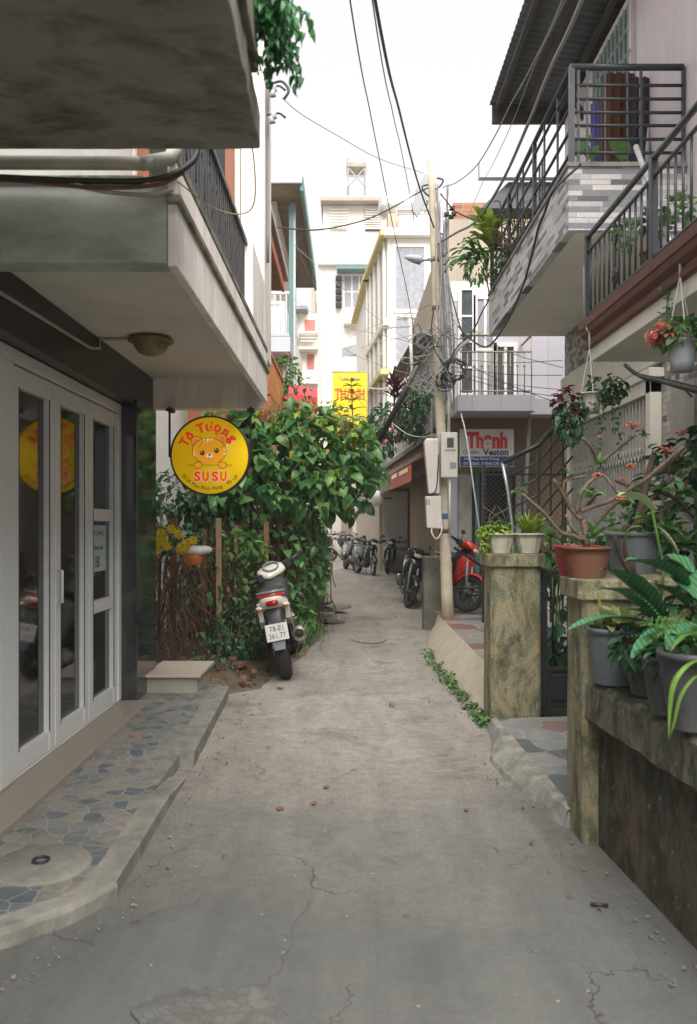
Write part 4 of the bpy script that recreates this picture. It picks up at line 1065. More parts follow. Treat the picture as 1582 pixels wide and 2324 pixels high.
# --- tall white tower house at the alley's end
k = thing('tall_white_house', 'tall pale house closing the alley with louvred top floor', 'building', (0,46,0))
d = 46
X0, X1 = PX(718,d), PX(884,d)
boxpart(k, 'wall', 'bright', X0,X1+2,d,d+12,0,PZ(600,d))
boxpart(k, 'top_wall', 'bright', PX(733,d),X1+2,d+.3,d+12,PZ(600,d),PZ(462,d))
boxpart(k, 'cornice', 'tanwall', PX(728,d),X1+2.2,d-.4,d+12.2,PZ(461,d),PZ(454,d))
boxpart(k, 'ledge', 'offwhite', PX(722,d),X1+2.1,d-.35,d+.29,PZ(604,d),PZ(597,d))
m = MB(); m.box(PX(712,d),PX(720,d),d-3,d-.001,0,PZ(690,d)); m.build('side_fin', M['tanwall'], k)
for (a, b, n_, mt_) in ((748,790,7,'whiteframe'),(829,866,9,'dark_in')):
    m = MB(); 
    if mt_ == 'dark_in': m.box(PX(a,d),PX(b,d),d+.2,d+.299,PZ(520,d),PZ(470,d))
    lo = m.build('louvre_recess', M['dark_in'], k) if m.v else k
    for i in range(n_): 
        pass
    m = MB()
    for i in range(n_):
        py = 472+i*48/n_; m.box(PX(a,d),PX(b,d),d+.1,d+.19,PZ(py+2.8,d),PZ(py,d))
    m.build('louvre', M['offwhite'], k if lo == k else lo)
boxpart(k, 'vent', 'bluegrey', PX(773,d),PX(795,d),d-.04,d-.001,PZ(585,d),PZ(573,d))
opening(k, PX(782,d),PX(832,d),d,PZ(698,d),PZ(627,d), .12, 'blind', 'offwhite', 2, 1)
boxpart(k, 'awning', 'teal', PX(765,d),PX(836,d),d-.9,d-.02,PZ(627,d)+.15,PZ(620,d)+.15)
m = MB()
for i in range(5): m.box(PX(762,d),PX(776,d),d-.5,d-.05,PZ(700-i*15,d),PZ(692-i*15,d))
m.build('shutter', M['dark_in'], k)
m = MB()
for py in (708,714,720,726,732): m.box(PX(786,d),PX(832,d),d-.6,d-.55,PZ(py+1.4,d),PZ(py,d))
m.build('balcony_rail', M['bluegrey'], k)
boxpart(k, 'balcony', 'offwhite', PX(780,d),PX(836,d),d-.7,d-.03,PZ(740,d),PZ(735,d))
opening(k, PX(770,d)+.1,PX(800,d),d,0.2,2.1, .1, 'tanwall', 'offwhite', name='door')
boxpart(k, 'stair_house', 'bright', PX(781,d),PX(852,d),d+2,d+6,PZ(462,d),PZ(428,d))
boxpart(k, 'stair_house_roof', 'tanwall', PX(779,d),PX(854,d),d+1.8,d+6.2,PZ(428,d)+.02,PZ(421,d))
tw = thing('tank_tower', 'steel frame tower with a drum on top of the tall house roof', 'tank tower', (PX(807,50),49,PZ(425,50)))
m = MB(); 
for x in (PX(790,49),PX(829,49)):
    for y in (49,50.2): m.bar((x,y,PZ(424,49)),(x,y,PZ(378,49)),.10)
m.bar((PX(790,49),49,PZ(424,49)),(PX(829,49),49,PZ(380,49)),.06); m.bar((PX(829,49),49,PZ(424,49)),(PX(790,49),49,PZ(380,49)),.06)
m.bar((PX(790,49),49,PZ(400,49)),(PX(829,49),49,PZ(400,49)),.07)
m.build('frame', M['metalsheet'], tw)
m = MB(); m.lathe([(0,-.6),(.34,-.6),(.36,-.5),(.36,.5),(.34,.6),(0,.6)], (PX(809,49),49.6,PZ(366,49)), 16, 'x'); m.build('drum', M['tinroof'], tw)
m = MB(); m.box(PX(787,49),PX(832,49),48.9,50.3,PZ(379,49),PZ(376,49)); m.box(PX(789,49),PX(826,49),49.5,49.7,PZ(353,49),PZ(350,49)); m.build('platform', M['tinroof'], tw)
# --- yellow trimmed house on the right (mid distance)
k = thing('yellow_trim_house', 'cream house with yellow roof trim and a curtained glass front', 'building', (2.5,23,0))
A = (1.06,22.0); B = (.66,26.0); C_ = (.30,31.5)
zt = PZ(532,22)
m = MB(); m.prism([A,(6,22),(6,32),C_,B], 2.95, zt); m.build('wall', M['bright'], k)
m = MB(); m.prism([(1.0,26.6),(6,26.6),(6,32),C_], 0, 2.948); m.build('lower_wall', M['tanwall'], k)
m = MB()
for (p, q, z) in ((A,B,zt),(B,C_,zt),(A,B,PZ(845,22))):
    m.hexa([(p[0]-.20,p[1]-.2,z-.08),(p[0]+.05,p[1]-.2,z-.08),(q[0]+.05,q[1],z-.08),(q[0]-.20,q[1],z-.08),(p[0]-.20,p[1]-.2,z+.06),(p[0]+.05,p[1]-.2,z+.06),(q[0]+.05,q[1],z+.06),(q[0]-.20,q[1],z+.06)])
m.build('trim', M['yellowtrim'], k)
m = MB()
for z in (7.0,4.6): m.hexa([(A[0]-.12,A[1]-.1,z-.09),(A[0]+.05,A[1]-.1,z-.09),(B[0]+.05,B[1],z-.09),(B[0]-.12,B[1],z-.09),(A[0]-.12,A[1]-.1,z+.09),(A[0]+.05,A[1]-.1,z+.09),(B[0]+.05,B[1],z+.09),(B[0]-.12,B[1],z+.09)])
m.build('string_course', M['offwhite'], k)
m = MB(); m.box(.95,6,21.75,21.98,zt-.10,zt+.1); m.build('cornice', M['offwhite'], k)
for i, (z0, z1) in enumerate(((7.35,zt-.35),(5.9,7.1),(4.55,5.6))):
    opening(k, PX(898,22),PX(962,22),22,z0,z1, .09, 'blind', 'whiteframe', 1 if i else 0, 0)
# windows on the alley side
m = MB(); f2 = MB()
for (z0, z1) in ((6.9,8.6),(4.7,6.3)):
    for t in (.12,.36,.62,.84):
        p = Vector((A[0]+(B[0]-A[0])*t, A[1]+(B[1]-A[1])*t, 0)); q = Vector((A[0]+(B[0]-A[0])*(t+.14), A[1]+(B[1]-A[1])*(t+.14), 0))
        wn = MB(); o_ = Vector((-.03,-.003,0))
        wn.hexa([p+o_+Vector((0,0,z0)),p+Vector((.02,0,z0)),q+Vector((.02,0,z0)),q+o_+Vector((0,0,z0)),p+o_+Vector((0,0,z1)),p+Vector((.02,0,z1)),q+Vector((.02,0,z1)),q+o_+Vector((0,0,z1))])
        wn.build('window', M['winglass'], k)
for t in (.05,.3,.56,.8,.99):
    p = Vector((A[0]+(B[0]-A[0])*t-.06, A[1]+(B[1]-A[1])*t, 0)); f2.tube([p+Vector((0,0,2.95)),p+Vector((0,0,zt-.1))], .05, 6)
f2.build('pilaster', M['offwhite'], k)
m = MB()
for z in (zt+.15,zt+.5,zt+.62): m.tube([(1.3,21.9,z),(3.2,21.9,z)], .018, 5)
for x in (1.3,1.75,2.2,2.65,3.1): m.tube([(x,21.9,zt),(x,21.9,zt+.62)], .02, 5)
m.build('roof_railing', M['tinroof'], k)
boxpart(k, 'roof_block', 'bright', PX(906,24),PX(975,24),24,27,zt,PZ(485,24))
t_ = thing('water_tank', 'steel water tank lying on the yellow trimmed house roof', 'water tank', (PX(915,26),26,PZ(490,26)))
m = MB(); m.lathe([(0,-.75),(.3,-.72),(.40,-.6),(.40,.6),(.3,.72),(0,.75)], (PX(915,25),25.4,PZ(458,25)), 20, 'x'); m.build('drum', M['tank'], t_)
m = MB(); m.box(PX(880,25),PX(950,25),25,25.8,zt,PZ(484,25)); m.build('stand', M['tanwall'], t_)
# small grey eave on the left flank
m = MB(); m.prism([(PX(775,40),40),(PX(818,40),40),(PX(818,41),41),(PX(780,41),41)], [PZ(812,40),PZ(800,40),PZ(800,40),PZ(800,40)], [PZ(790,40),PZ(778,40),PZ(775,40),PZ(780,40)])
tag(m.build('porch_roof', M['metalsheet'], loc=(PX(795,40),40.5,PZ(812,40))), 'small grey tin porch roof above the yellow banner', 'roof')
M['door_tan'] = solid('tan_wood_door', (.26,.20,.12), .7, var=.2)
# --- brown house with tin eave, plants and the red banner
k = thing('brown_tin_eave_house', 'brown weathered house with tin eave and grey folding door', 'building', (2,17,0))
A = (1.44,13.4); B = (.98,21.7)
def AB(t, off=0): 
    return Vector((A[0]+(B[0]-A[0])*t-off, A[1]+(B[1]-A[1])*t, 0))
m = MB(); m.box(2.35,5,13.4,26.58,0,2.68); m.box(1.05,2.349,26.5,26.58,0,2.95); m.build('lower_wall', M['brownwall'], k)
m = MB(); m.prism([A,(5,13.4),(5,21.7),B], 2.69, 2.95); m.prism([(.98,21.72),(5,21.72),(5,26.58),(.98,26.58)], 2.69, 2.948); m.build('overhang', M['brownwall'], k)
m = MB(); m.prism([(A[0]+.35,13.4),(5,13.4),(5,21.7),(B[0]+.35,21.7)], 2.95, 5.0); m.build('upper_wall', M['white'], k)
def strip(mb, t0, t1, z0, z1, off, th=.03):
    p, q = AB(t0, off), AB(t1, off)
    mb.hexa([(p.x,p.y,z0),(p.x+th,p.y,z0),(q.x+th,q.y,z0),(q.x,q.y,z0),(p.x,p.y,z1),(p.x+th,p.y,z1),(q.x+th,q.y,z1),(q.x,q.y,z1)])
for t0 in (.10,.32,.54,.76):
    wm = MB(); strip(wm, t0, t0+.13, 3.35, 4.45, -.32, .03); wo_ = wm.build('window', M['whiteframe'], k)
    wm = MB(); strip(wm, t0+.012, t0+.060, 3.42, 4.38, -.31, .01); strip(wm, t0+.070, t0+.118, 3.42, 4.38, -.31, .01); wm.build('pane', M['winglass'], wo_)
m = MB(); strip(m, -.02, 1, 2.60, 2.68, .28, .3); m.build('canopy', M['maroon'], k)
m = MB(); strip(m, -.02, 1, 2.42, 2.58, .02, .02); m.build('lintel', M['tanwall'], k)
boxpart(k, 'door_post', 'reddoor', 1.95,2.12,26.40,26.498,0,2.68)
boxpart(k, 'door', 'tanwall', 2.125,2.345,26.44,26.498,0,2.5)
boxpart(k, 'door_post', 'reddoor', 2.28,2.348,20,20.4,0,2.68)
boxpart(k, 'side_door', 'door_tan', 2.30,2.348,21,24.5,0,2.4)
fd = MB()
for i in range(14):
    x = 1.12+i*.058; fd.box(x,x+.052,26.42+.02*(i % 2),26.498,0,2.6)
fd.build('folding_door', M['gatebar'], k)
bn_ = MB(); strip(bn_, .10, .50, 2.27, 2.57, .30, .012)
b_ = bn_.build('banner', solid('orange_red_banner', (.62,.07,.03), .6, var=.1), k)
m = MB(); strip(m, .14, .30, 2.46, 2.54, .312, .004); strip(m, .34, .46, 2.47, 2.55, .312, .004); m.build('banner_stripe', M['yellow_sign'], b_)
m = MB(); strip(m, .52, .9, 2.27, 2.55, .30, .012); m.build('banner', solid('olive_banner', (.18,.17,.08), .7, var=.3), k)
m = MB(); strip(m, 0, 1, 2.95, 3.0, .10, .4); m.build('balcony_slab', M['kerb'], k)
m = MB(); strip(m, 0, 1, 3.55, 3.6, .08, .03); strip(m, 0, 1, 3.05, 3.08, .08, .03)
for i in range(40): t = i/39; p = AB(t, .07); m.bar((p.x,p.y,3.0),(p.x,p.y,3.6),.014)
m.build('railing', M['metalsheet'], k)
m = MB()
vs = []; n = 60
for i in range(n+1):
    t = .05+.6*i/n; p = AB(t, .28); q = AB(t, -.6); z = .015*math.sin(i*2.1)
    vs += [(p.x,p.y,4.72+z),(q.x,q.y,5.10+z)]
m.add(vs, [(2*i,2*i+2,2*i+3,2*i+1) for i in range(n)], True); e = m.build('tin_eave', M['tinroof'], k); s_ = e.modifiers.new('S','SOLIDIFY'); s_.thickness = .02
boxpart(k, 'shade_band', 'reddoor', 1.6,2.8,13.33,13.395,4.2,4.35)
boxpart(k, 'blue_panel', 'teal', 1.62,2.2,13.34,13.398,3.7,4.15)
opening(k, 1.75,2.4,13.4,3.1,3.6, .05)
# round white blank sign
t_ = thing('small_round_sign', 'small round white sign projecting above the parked motorbikes', 'sign', (PX(853,20),20,1.9))
m = MB(); m.lathe([(0,-.03),(.2,-.03),(.2,.03),(0,.03)], (PX(853,20),20,PZ(1131,20)), 32, 'y'); m.build('face', M['whiteframe'], t_)
m = MB(); m.bar((PX(853,20)+.2,20,PZ(1131,20)),(1.08,20,PZ(1131,20)),.03); m.bar((PX(853,20),20,PZ(1131,20)+.2),(1.08,20,PZ(1131,20)+.36),.02); m.build('bracket', M['iron'], t_)
# --- tailor's shop with balcony
k = thing('tailor_shop_house', 'lavender tailor shop with thin railed balcony and white windows', 'building', (2.6,13,0.27))
boxpart(k, 'wall', 'lavender', 1.50,6,12.3,20,3.2,5.2)
boxpart(k, 'upper_wall', 'tanwall', 1.5,6,12.32,20,5.2,6.15)
m = MB(); m.box(1.52,6,12.9,20,0,3.2); m.build('shop_front', M['brownwall'], k)
boxpart(k, 'brick_parapet', 'brick', 1.70,6,13.2,14,6.15,6.75)
boxpart(k, 'roof_block', 'pinkwhite', 1.5,1.69,13.2,14,6.15,6.85)
m = MB(); m.hexa([(2.3,12.0,6.75),(6,12.0,6.75),(6,14,6.75),(2.9,14,6.75),(1.75,11.9,6.55),(6,11.9,6.55),(6,14.5,7.1),(2.0,14.5,7.1)]); 
m = MB(); m.hexa([(2.02,12.4,6.35),(6,12.4,6.35),(6,14.5,6.35),(2.02,14.5,6.35),(2.45,12.4,6.75),(6,12.4,6.75),(6,14.5,6.75),(2.45,14.5,6.75)]); m.build('tile_roof', M['roofsheet'], k)
boxpart(k, 'roof_gutter', 'bluegrey', 1.98,4,12.25,12.38,6.76,7.02)
m = MB(); m.box(1.56,2.66,11.55,12.29,3.13,3.36); m.box(2.66,3.6,11.9,12.29,3.13,3.36); m.build('balcony_slab', M['lavender'], k)
m = MB(); m.tube([(1.60,11.6,4.22),(2.62,11.6,4.22)], .02, 6); m.tube([(1.60,11.6,3.98),(2.62,11.6,3.98)], .012, 6); m.tube([(1.60,11.6,3.42),(2.62,11.6,3.42)], .012, 6)
m.tube([(2.62,11.6,4.22),(2.62,12.28,4.22)], .018, 6)
for i in range(11):
    x = 1.60+i*.102; m.tube([(x,11.6,3.36),(x,11.6,3.98 if 0 < i < 10 else 4.22)], .009, 5)
    if 0 < i < 10: m.ball((x,11.6,3.78), .02, 6)
m.build('railing', solid('bronze_rail', (.30,.25,.19), .45, metal=.4), k)
opening(k, PX(1047,12.3),PX(1071,12.3),12.3,3.5,PZ(660,12.3), .05, 'winglass', 'whiteframe', 0, 3)
opening(k, PX(1083,12.3),PX(1118,12.3),12.3,3.4,PZ(680,12.3), .06, 'blind', 'whiteframe', 1, 1)
opening(k, PX(1128,12.3),PX(1165,12.3),12.3,3.4,4.2, .06, 'winglass', 'whiteframe', 1, 0, name='door')
m = MB(); m.box(1.56,6,12.295,12.31,4.9,5.19); m.build('white_band', M['whiteframe'], k)
# shop front details
m = MB(); m.box(1.70,1.93,12.7,12.899,.27,2.3); m.box(2.62,2.75,12.7,12.899,.27,2.3); m.build('marble_pier', M['marble'], k)
m = MB(); m.box(1.99,2.06,12.75,12.899,.27,2.35); m.box(2.50,2.57,12.75,12.899,.27,2.35); m.build('door_jamb', M['teal'], k)
m = MB(); m.box(2.06,2.50,12.86,12.898,.27,2.35); m.build('doorway', M['dark_in'], k)
m = MB(); x0, x1, z0, z1 = 2.06, 2.50, .3, 2.35
for kk in range(-30, 8):
    for sgn in (1,-1):
        xx0 = x0+kk*.075; lo = max(x0,xx0); hi = min(x1,xx0+(z1-z0))
        if hi-lo > .02:
            za = z0+(lo-xx0); zb = z0+(hi-xx0)
            if sgn < 0: za, zb = z1-(za-z0), z1-(zb-z0)
            m.bar((lo,12.84,za),(hi,12.84,zb),.005)
m.build('lattice_gate', M['metalsheet'], k)
m = MB(); m.box(1.52,1.69,12.6,12.899,.27,2.5); m.build('corner_pier', M['bluegrey'], k)
m = MB(); m.bar((2.70,12.1,3.12),(2.55,12.1,.27),.05); m.build('brace', M['metalsheet'], k)
# shop sign
s = thing('shop_sign', 'white shop sign reading Thạnh in red with a blue strip', 'sign', (2.0,12.05,2.3))
y = 12.05; xa, xb = PX(1044,y), PX(1166,y); za, zb = PZ(1059,y), PZ(974,y); zs = PZ(1036,y)
m = MB(); m.box(xa,xb,y,y+.05,za,zb); m.build('board', solid('white_signboard', (.62,.62,.60), .5, var=.04, dirt=.25, dcol=(.35,.3,.2)), s)
m = MB(); m.box(xa+.005,xb-.005,y-.003,y-.0005,za+.008,zs); m.build('blue_strip', solid('blue_sign_strip', (.02,.06,.22), .4), s)
m = MB(); put_text(m, 'Thạnh', MX(((xa+xb)/2,y-.001,PZ(1004,y)),90), .1, .05, width=(xb-xa)*.76, height=.31, depth=.003); m.build('lettering', M['red_letter'], s)
m = MB(); put_text(m, 'Chuyên:', MX((xa+.17,y-.001,PZ(1027,y)),90), .1, .0, width=.25, height=.075, depth=.003); put_text(m, 'Veston', MX((xa+.53,y-.001,PZ(1026,y)),90), .1, .03, width=.38, height=.10, depth=.003)
m.build('lettering', solid('navy_lettering', (.03,.06,.12), .5), s)
m = MB(); put_text(m, '340 Phan Đình Phùng', MX((xa+.32,y-.0035,PZ(1042,y)),90), .1, .01, width=.52, height=.05, depth=.002); put_text(m, 'ĐT: 02633. 519343 CĐ: 0905', MX(((xa+xb)/2-.02,y-.0035,PZ(1052,y)),90), .1, .01, width=.66, height=.045, depth=.002)
m.build('lettering', M['whiteframe'], s)
# low stone wall, black bar and concrete stub
t_ = MB(); t_.box(1.46,2.7,12.0,12.2,.2,.52); tag(t_.build('low_stone_wall', M['stonewall'], loc=(2,12,.27)), 'low grey stone wall under the red motorbike', 'wall')
m = MB(); m.tube([(1.40,10.95,.66),(2.1,11.0,.66)], .018, 6); m.bar((1.42,10.9,1.2),(2.1,11.1,.75),.03); tag(m.build('barrier_bar', M['iron'], loc=(1.7,11,.6)), 'black metal bars crossing in front of the red motorbike', 'bar')
sb_ = MB(); vs = []
def stubf(z, q): return q*(1+.02*mnoise.noise(Vector((z*4, q*3, 1))))
for j in range(9):
    z = -.02+1.07*j/8
    for (x, y) in ((1.07,11.6),(1.46,11.6),(1.47,11.95),(1.08,11.95)):
        vs.append((x+.015*mnoise.noise(Vector((x*4,z*4,y))), y+.015*mnoise.noise(Vector((z*4,x,y))), z + (.02*mnoise.noise(Vector((x*9,y*3,0))) if j == 8 else 0)))
sb_.add(vs, [(4*j+i, 4*j+(i+1) % 4, 4*j+4+(i+1) % 4, 4*j+4+i) for j in range(8) for i in range(4)] + [(32,33,34,35)])
tag(sb_.build('concrete_stub', solid('dark_mossy_stub', (.17,.16,.135), .95, var=.25, scale=3, bump=.6, bscale=30, dirt=.8, dcol=(.045,.045,.03), streak=(1,1,.5), dscale=4), loc=(1.25,11.75,0), bevel=.02), 'dark mossy concrete stub wall left of the utility pole', 'wall stub')
# big yellow banner sign
s = thing('vertical_banner_sign', 'tall yellow shop sign reading THẠNH seen above the hedge', 'sign', (0.03,20.5,3.4))
d = 20.5; xa, xb = PX(755,d), PX(833,d); za, zb = PZ(1012,d), PZ(845,d); xm = (xa+xb)/2
m = MB(); m.box(xa,xb,d,d+.12,za,zb); m.build('panel', M['yellow_sign'], s)
m = MB(); m.box(xa-.02,xb+.02,d-.01,d+.13,zb+.002,zb+.03); m.box(xb+.002,xb+.03,d-.01,d+.13,za,zb); m.bar((xb+.03,d+.06,PZ(880,d)),(1.2,d+.3,PZ(880,d)),.04); m.bar((xb+.03,d+.06,PZ(980,d)),(1.2,d+.3,PZ(980,d)),.04); m.build('frame', M['tinroof'], s)
m = MB(); put_text(m, 'THẠNH', MX((xm,d-.001,PZ(897,d)),90), .1, .035, width=(xb-xa)*.86, height=.38, depth=.004); m.build('lettering', solid('orange_red_lettering', (.68,.10,.02), .5), s)
m = MB(); put_text(m, 'Nhà May', MX((xm,d-.001,PZ(861,d)),90), .1, .02, width=(xb-xa)*.6, height=.12, depth=.004); m.build('lettering', solid('mauve_lettering', (.28,.22,.30), .5), s)
m = MB(); put_text(m, 'Chuyên', MX((xm-.12,d-.001,PZ(927,d)),90), .1, .01, width=.4, height=.13, depth=.004, shear=.3); m.build('lettering', solid('pale_lettering', (.70,.55,.42), .5), s)
m = MB(); put_text(m, 'VESTON', MX((xm,d-.001,PZ(950,d)),90), .1, .03, width=(xb-xa)*.84, height=.15, depth=.004); m.build('lettering', solid('teal_lettering', (.03,.22,.20), .5), s)
# distant hill and houses closing the sides
hl = MB(); vs = []; n1, n2 = 50, 10
for j in range(n2+1):
    for i in range(n1+1):
        x = -220+440*i/n1; y = 170+16*j
        vs.append((x, y, -1+math.sin(math.pi*min(1,j/n2*.9+.02))*(22+34*math.exp(-((x-30)/40)**2)+9*mnoise.noise(Vector((x*.02,y*.02,0))))))
hl.add(vs, [(j*(n1+1)+i, j*(n1+1)+i+1, (j+1)*(n1+1)+i+1, (j+1)*(n1+1)+i) for j in range(n2) for i in range(n1)], True)
struct('hill', hl, M['green_hill'])
k = thing('far_end_house', 'tan house far along the alley bend behind the parked motorbikes', 'building', (2,34,0))
boxpart(k, 'wall', 'brownwall', .85,6,32.5,44,0,6)
boxpart(k, 'gate', 'dark_in', .60+.3,1.5,32.4,32.49,0,2.6)
# ---------------------------------------------------------------- motorbikes
def paint(name, c, r=.25, var=.04):
    m_ = solid(name, c, r, var=var, scale=6); b = m_.node_tree.nodes['Principled BSDF']; b.inputs['Coat Weight'].default_value = .4; b.inputs['Coat Roughness'].default_value = .12; return m_
M['bk_white'] = paint('bike_cream_white_paint', (.60,.57,.50)); M['bk_black'] = paint('bike_black_paint', (.018,.019,.022)); M['bk_red'] = paint('bike_red_paint', (.55,.03,.02))
M['bk_grey'] = paint('bike_grey_paint', (.16,.18,.21)); M['rubber'] = solid('tyre_rubber', (.022,.021,.02), .85, var=.3, scale=30, bump=.3, bscale=120)
M['bk_plastic'] = solid('black_plastic', (.028,.03,.033), .5, var=.15, scale=20); M['chrome'] = solid('bare_metal', (.48,.46,.43), .3, metal=.9, var=.15, scale=30)
M['muffler'] = solid('sooty_muffler', (.075,.07,.065), .5, metal=.5, var=.3, scale=25); M['taillens'] = solid('red_tail_lens', (.30,.012,.01), .2)
M['orange_lens'] = solid('orange_lens', (.55,.15,.03), .3); M['platemat'] = solid('number_plate_white', (.58,.57,.55), .5, var=.05, dirt=.2, dcol=(.35,.33,.3)); M['headlens'] = solid('clear_head_lens', (.55,.55,.5), .12, var=.1)
def ring_x(mb, c, R_, a, b, n=40, m_=10):
    """tyre: torus about the x axis, section half-width a, half-depth b"""
    vs = []
    for i in range(n):
        t = 2*math.pi*i/n
        for k in range(m_):
            q = 2*math.pi*k/m_; r = R_ + b*math.cos(q)
            vs.append((c[0]+a*math.sin(q), c[1]+r*math.cos(t), c[2]+r*math.sin(t)))
    mb.add(vs, [(i*m_+k, i*m_+(k+1) % m_, ((i+1) % n)*m_+(k+1) % m_, ((i+1) % n)*m_+k) for i in range(n) for k in range(m_)], True)
def make_bike(label, body, accent, seat='bk_plastic', steer=0, plate=None, group=None, name='motorbike', lens='headlens', rimc='bk_plastic', bulk=1.0):
    t = thing(name, label, 'motorbike', (0,0,0), group)
    R_ = .285
    def wheel(y, a, xf=None):
        m = MB(); m.xf = xf; ring_x(m, (0,y,R_), R_-.045, a, .045); w_ = m.build('wheel', M['rubber'], t)
        m = MB(); m.xf = xf; ring_x(m, (0,y,R_), R_-.088, a*.55, .014, 36, 8)
        for k in range(5):
            an = 2*math.pi*k/5+.3
            for o in (-.16,.16): m.bar((0,y+.03*math.cos(an+o*3),R_+.03*math.sin(an+o*3)),(0,y+.19*math.cos(an+o),R_+.19*math.sin(an+o)),.016,.03)
        m.lathe([(.045,-.045),(.045,.045)], (0,y,R_), 16, 'x'); m.build('rim', M[rimc], w_)
        m = MB(); m.xf = xf; m.lathe([(.095,-.062),(.095,-.056)], (0,y,R_), 24, 'x'); m.build('brake_disc', M['chrome'], w_)
    hs_ = Vector((0,1.06,.8))
    X = Matrix.Translation(hs_) @ Matrix.Rotation(rad(steer), 4, Vector((0,-.42,.91))) @ Matrix.Translation(-hs_)
    wheel(0, .066); wheel(1.27, .042, X)
    # fork, fender
    m = MB(); m.xf = X
    for s in (-.075,.075): m.tube([(s,1.27,R_),(s,1.14,.62),(s*.8,1.06,.86)], [.022,.024,.02], 8)
    m.build('fork', M['chrome' if body == 'bk_white' else 'bk_grey'], t)
    m = MB(); m.xf = X; vs = []
    for i in range(13):
        an = rad(20+130*i/12); r = R_+.03
        for (x, dr) in ((-.06,-.03),(-.045,.0),(0,.012),(.045,0),(.06,-.03)): vs.append((x, 1.27+(r+dr)*math.cos(an), R_+(r+dr)*math.sin(an)))
    m.add(vs, [(5*i+k,5*i+k+1,5*i+k+6,5*i+k+5) for i in range(12) for k in range(4)], True)
    f = m.build('front_fender', M[body], t); so2 = f.modifiers.new('S','SOLIDIFY'); so2.thickness = .004
    # frame, engine, swing arm
    m = MB(); m.bar((-.085,0,R_),(-.07,.50,.34),.022,.045); m.bar((.085,0,R_),(.07,.50,.34),.022,.045)
    m.tube([(-.10,.02,R_+.03),(-.12,-.12,.68)] if False else [(-.12,.02,R_+.02),(-.13,-.06,.66)], .028, 8); m.tube([(.12,.02,R_+.02),(.13,-.06,.66)], .028, 8)
    m.tube([(0,.55,.50),(0,.8,.56),(0,1.04,.86)], .035, 8)
    m.build('frame', M['bk_plastic'], t)
    m = MB(); m.loft([(0,.38,.33,.07,.07),(0,.48,.33,.10,.11),(0,.66,.32,.10,.12),(0,.74,.34,.085,.085),(0,.86,.38,.06,.055)], 14, 3); m.lathe([(.075,-.13),(.085,-.10),(.085,.10),(.07,.12)], (0,.56,.31), 20, 'x'); m.build('engine', M['muffler'], t)
    m = MB(); m.tube([(-.075,.03,R_+.075),(-.075,.50,.36)], .009, 5); m.tube([(-.075,.03,R_-.07),(-.075,.50,.27)], .009, 5); m.lathe([(.08,-.08),(.08,-.072)], (0,0,R_), 20, 'x'); m.build('chain', M['chrome'], t)
    # exhaust
    m = MB(); m.tube([(.10,.75,.25),(.13,.5,.19),(.15,.3,.24),(.165,.15,.33)], .018, 8); m.tube([(.165,.18,.31),(.182,.10,.35),(.195,-.12,.415),(.200,-.20,.435)], [.03,.062,.072,.070], 18)
    e = m.build('exhaust', M['muffler'], t)
    m = MB(); m.tube([(.2002,-.195,.434),(.2008,-.215,.440)], [.077,.074], 18); m.build('end_cap', M['chrome'], e)
    m = MB(); m.tube([(.2008,-.214,.4395),(.201,-.219,.441)], .044, 14); m.build('outlet', M['dark_in'], e)
    # side body and tail
    m = MB(); m.loft([(0,-.30,.81,.04,.02),(0,-.27,.79,.10,.05),(0,-.12,.755,.14*bulk**.5,.09*bulk),(0,.10,.70,.15*bulk**.5,.12*bulk),(0,.35,.655,.135*bulk**.5,.13*bulk),(0,.55,.60,.12*bulk**.5,.13*bulk),(0,.66,.56,.09,.10)], 18, 2.8); m.build('side_fairing', M[body], t)
    for s in (-1,1):
        m = MB(); m.hexa([(s*.155,-.16,.60),(s*.10,-.16,.60),(s*.115,.20,.36),(s*.155,.20,.36),(s*.15,-.22,.79),(s*.11,-.22,.79),(s*.12,.35,.58),(s*.155,.35,.58)] if s > 0 else [(s*.10,-.16,.60),(s*.155,-.16,.60),(s*.155,.20,.36),(s*.115,.20,.36),(s*.11,-.22,.79),(s*.15,-.22,.79),(s*.155,.35,.58),(s*.12,.35,.58)])
        m.build('side_panel', M[body], t, bevel=.008)
    m = MB(); m.loft([(0,-.22,.875,.07,.02),(0,-.12,.88,.115,.035),(0,.15,.865,.12,.04),(0,.30,.82,.12,.04),(0,.55,.80,.105,.045),(0,.68,.79,.06,.03)], 16, 2.8); m.build('seat', M[seat], t)
    m = MB(); m.tube(spline([(-.115,.06,.85),(-.135,-.10,.865),(-.11,-.24,.875),(0,-.285,.88),(.11,-.24,.875),(.135,-.10,.865),(.115,.06,.85)],4), .014, 8); m.build('grab_rail', M['bk_grey'], t)
    m = MB(); m.tube(spline([(-.125,-.04,.835),(-.115,-.22,.845),(0,-.275,.85),(.115,-.22,.845),(.125,-.04,.835)],4), .016, 8); m.build('tail_stripe', M[accent], t)
    m = MB(); m.loft([(0,-.318,.775,.045,.022),(0,-.29,.775,.062,.03),(0,-.24,.77,.07,.03)], 14, 3); m.build('tail_light', M['taillens'], t)
    for s in (-1,1):
        m = MB(); m.loft([(s*.125,-.275,.735,.012,.010),(s*.13,-.25,.737,.035,.02),(s*.12,-.20,.742,.03,.018)], 10); q = m.build('turn_signal', M[body], t)
        m = MB(); m.loft([(s*.13,-.283,.733,.012,.006),(s*.13,-.272,.733,.022,.012),(s*.13,-.262,.735,.022,.012)], 10); m.build('lens', M['orange_lens'], q)
    # undertail and mudguard
    m = MB(); m.loft([(0,-.20,.70,.085,.06),(0,-.24,.64,.08,.06),(0,-.285,.56,.065,.05)], 12, 3)
    m.hexa([(-.06,-.33,.40),(.06,-.33,.40),(.075,-.20,.42),(-.075,-.20,.42),(-.075,-.29,.60),(.075,-.29,.60),(.08,-.20,.62),(-.08,-.20,.62)])
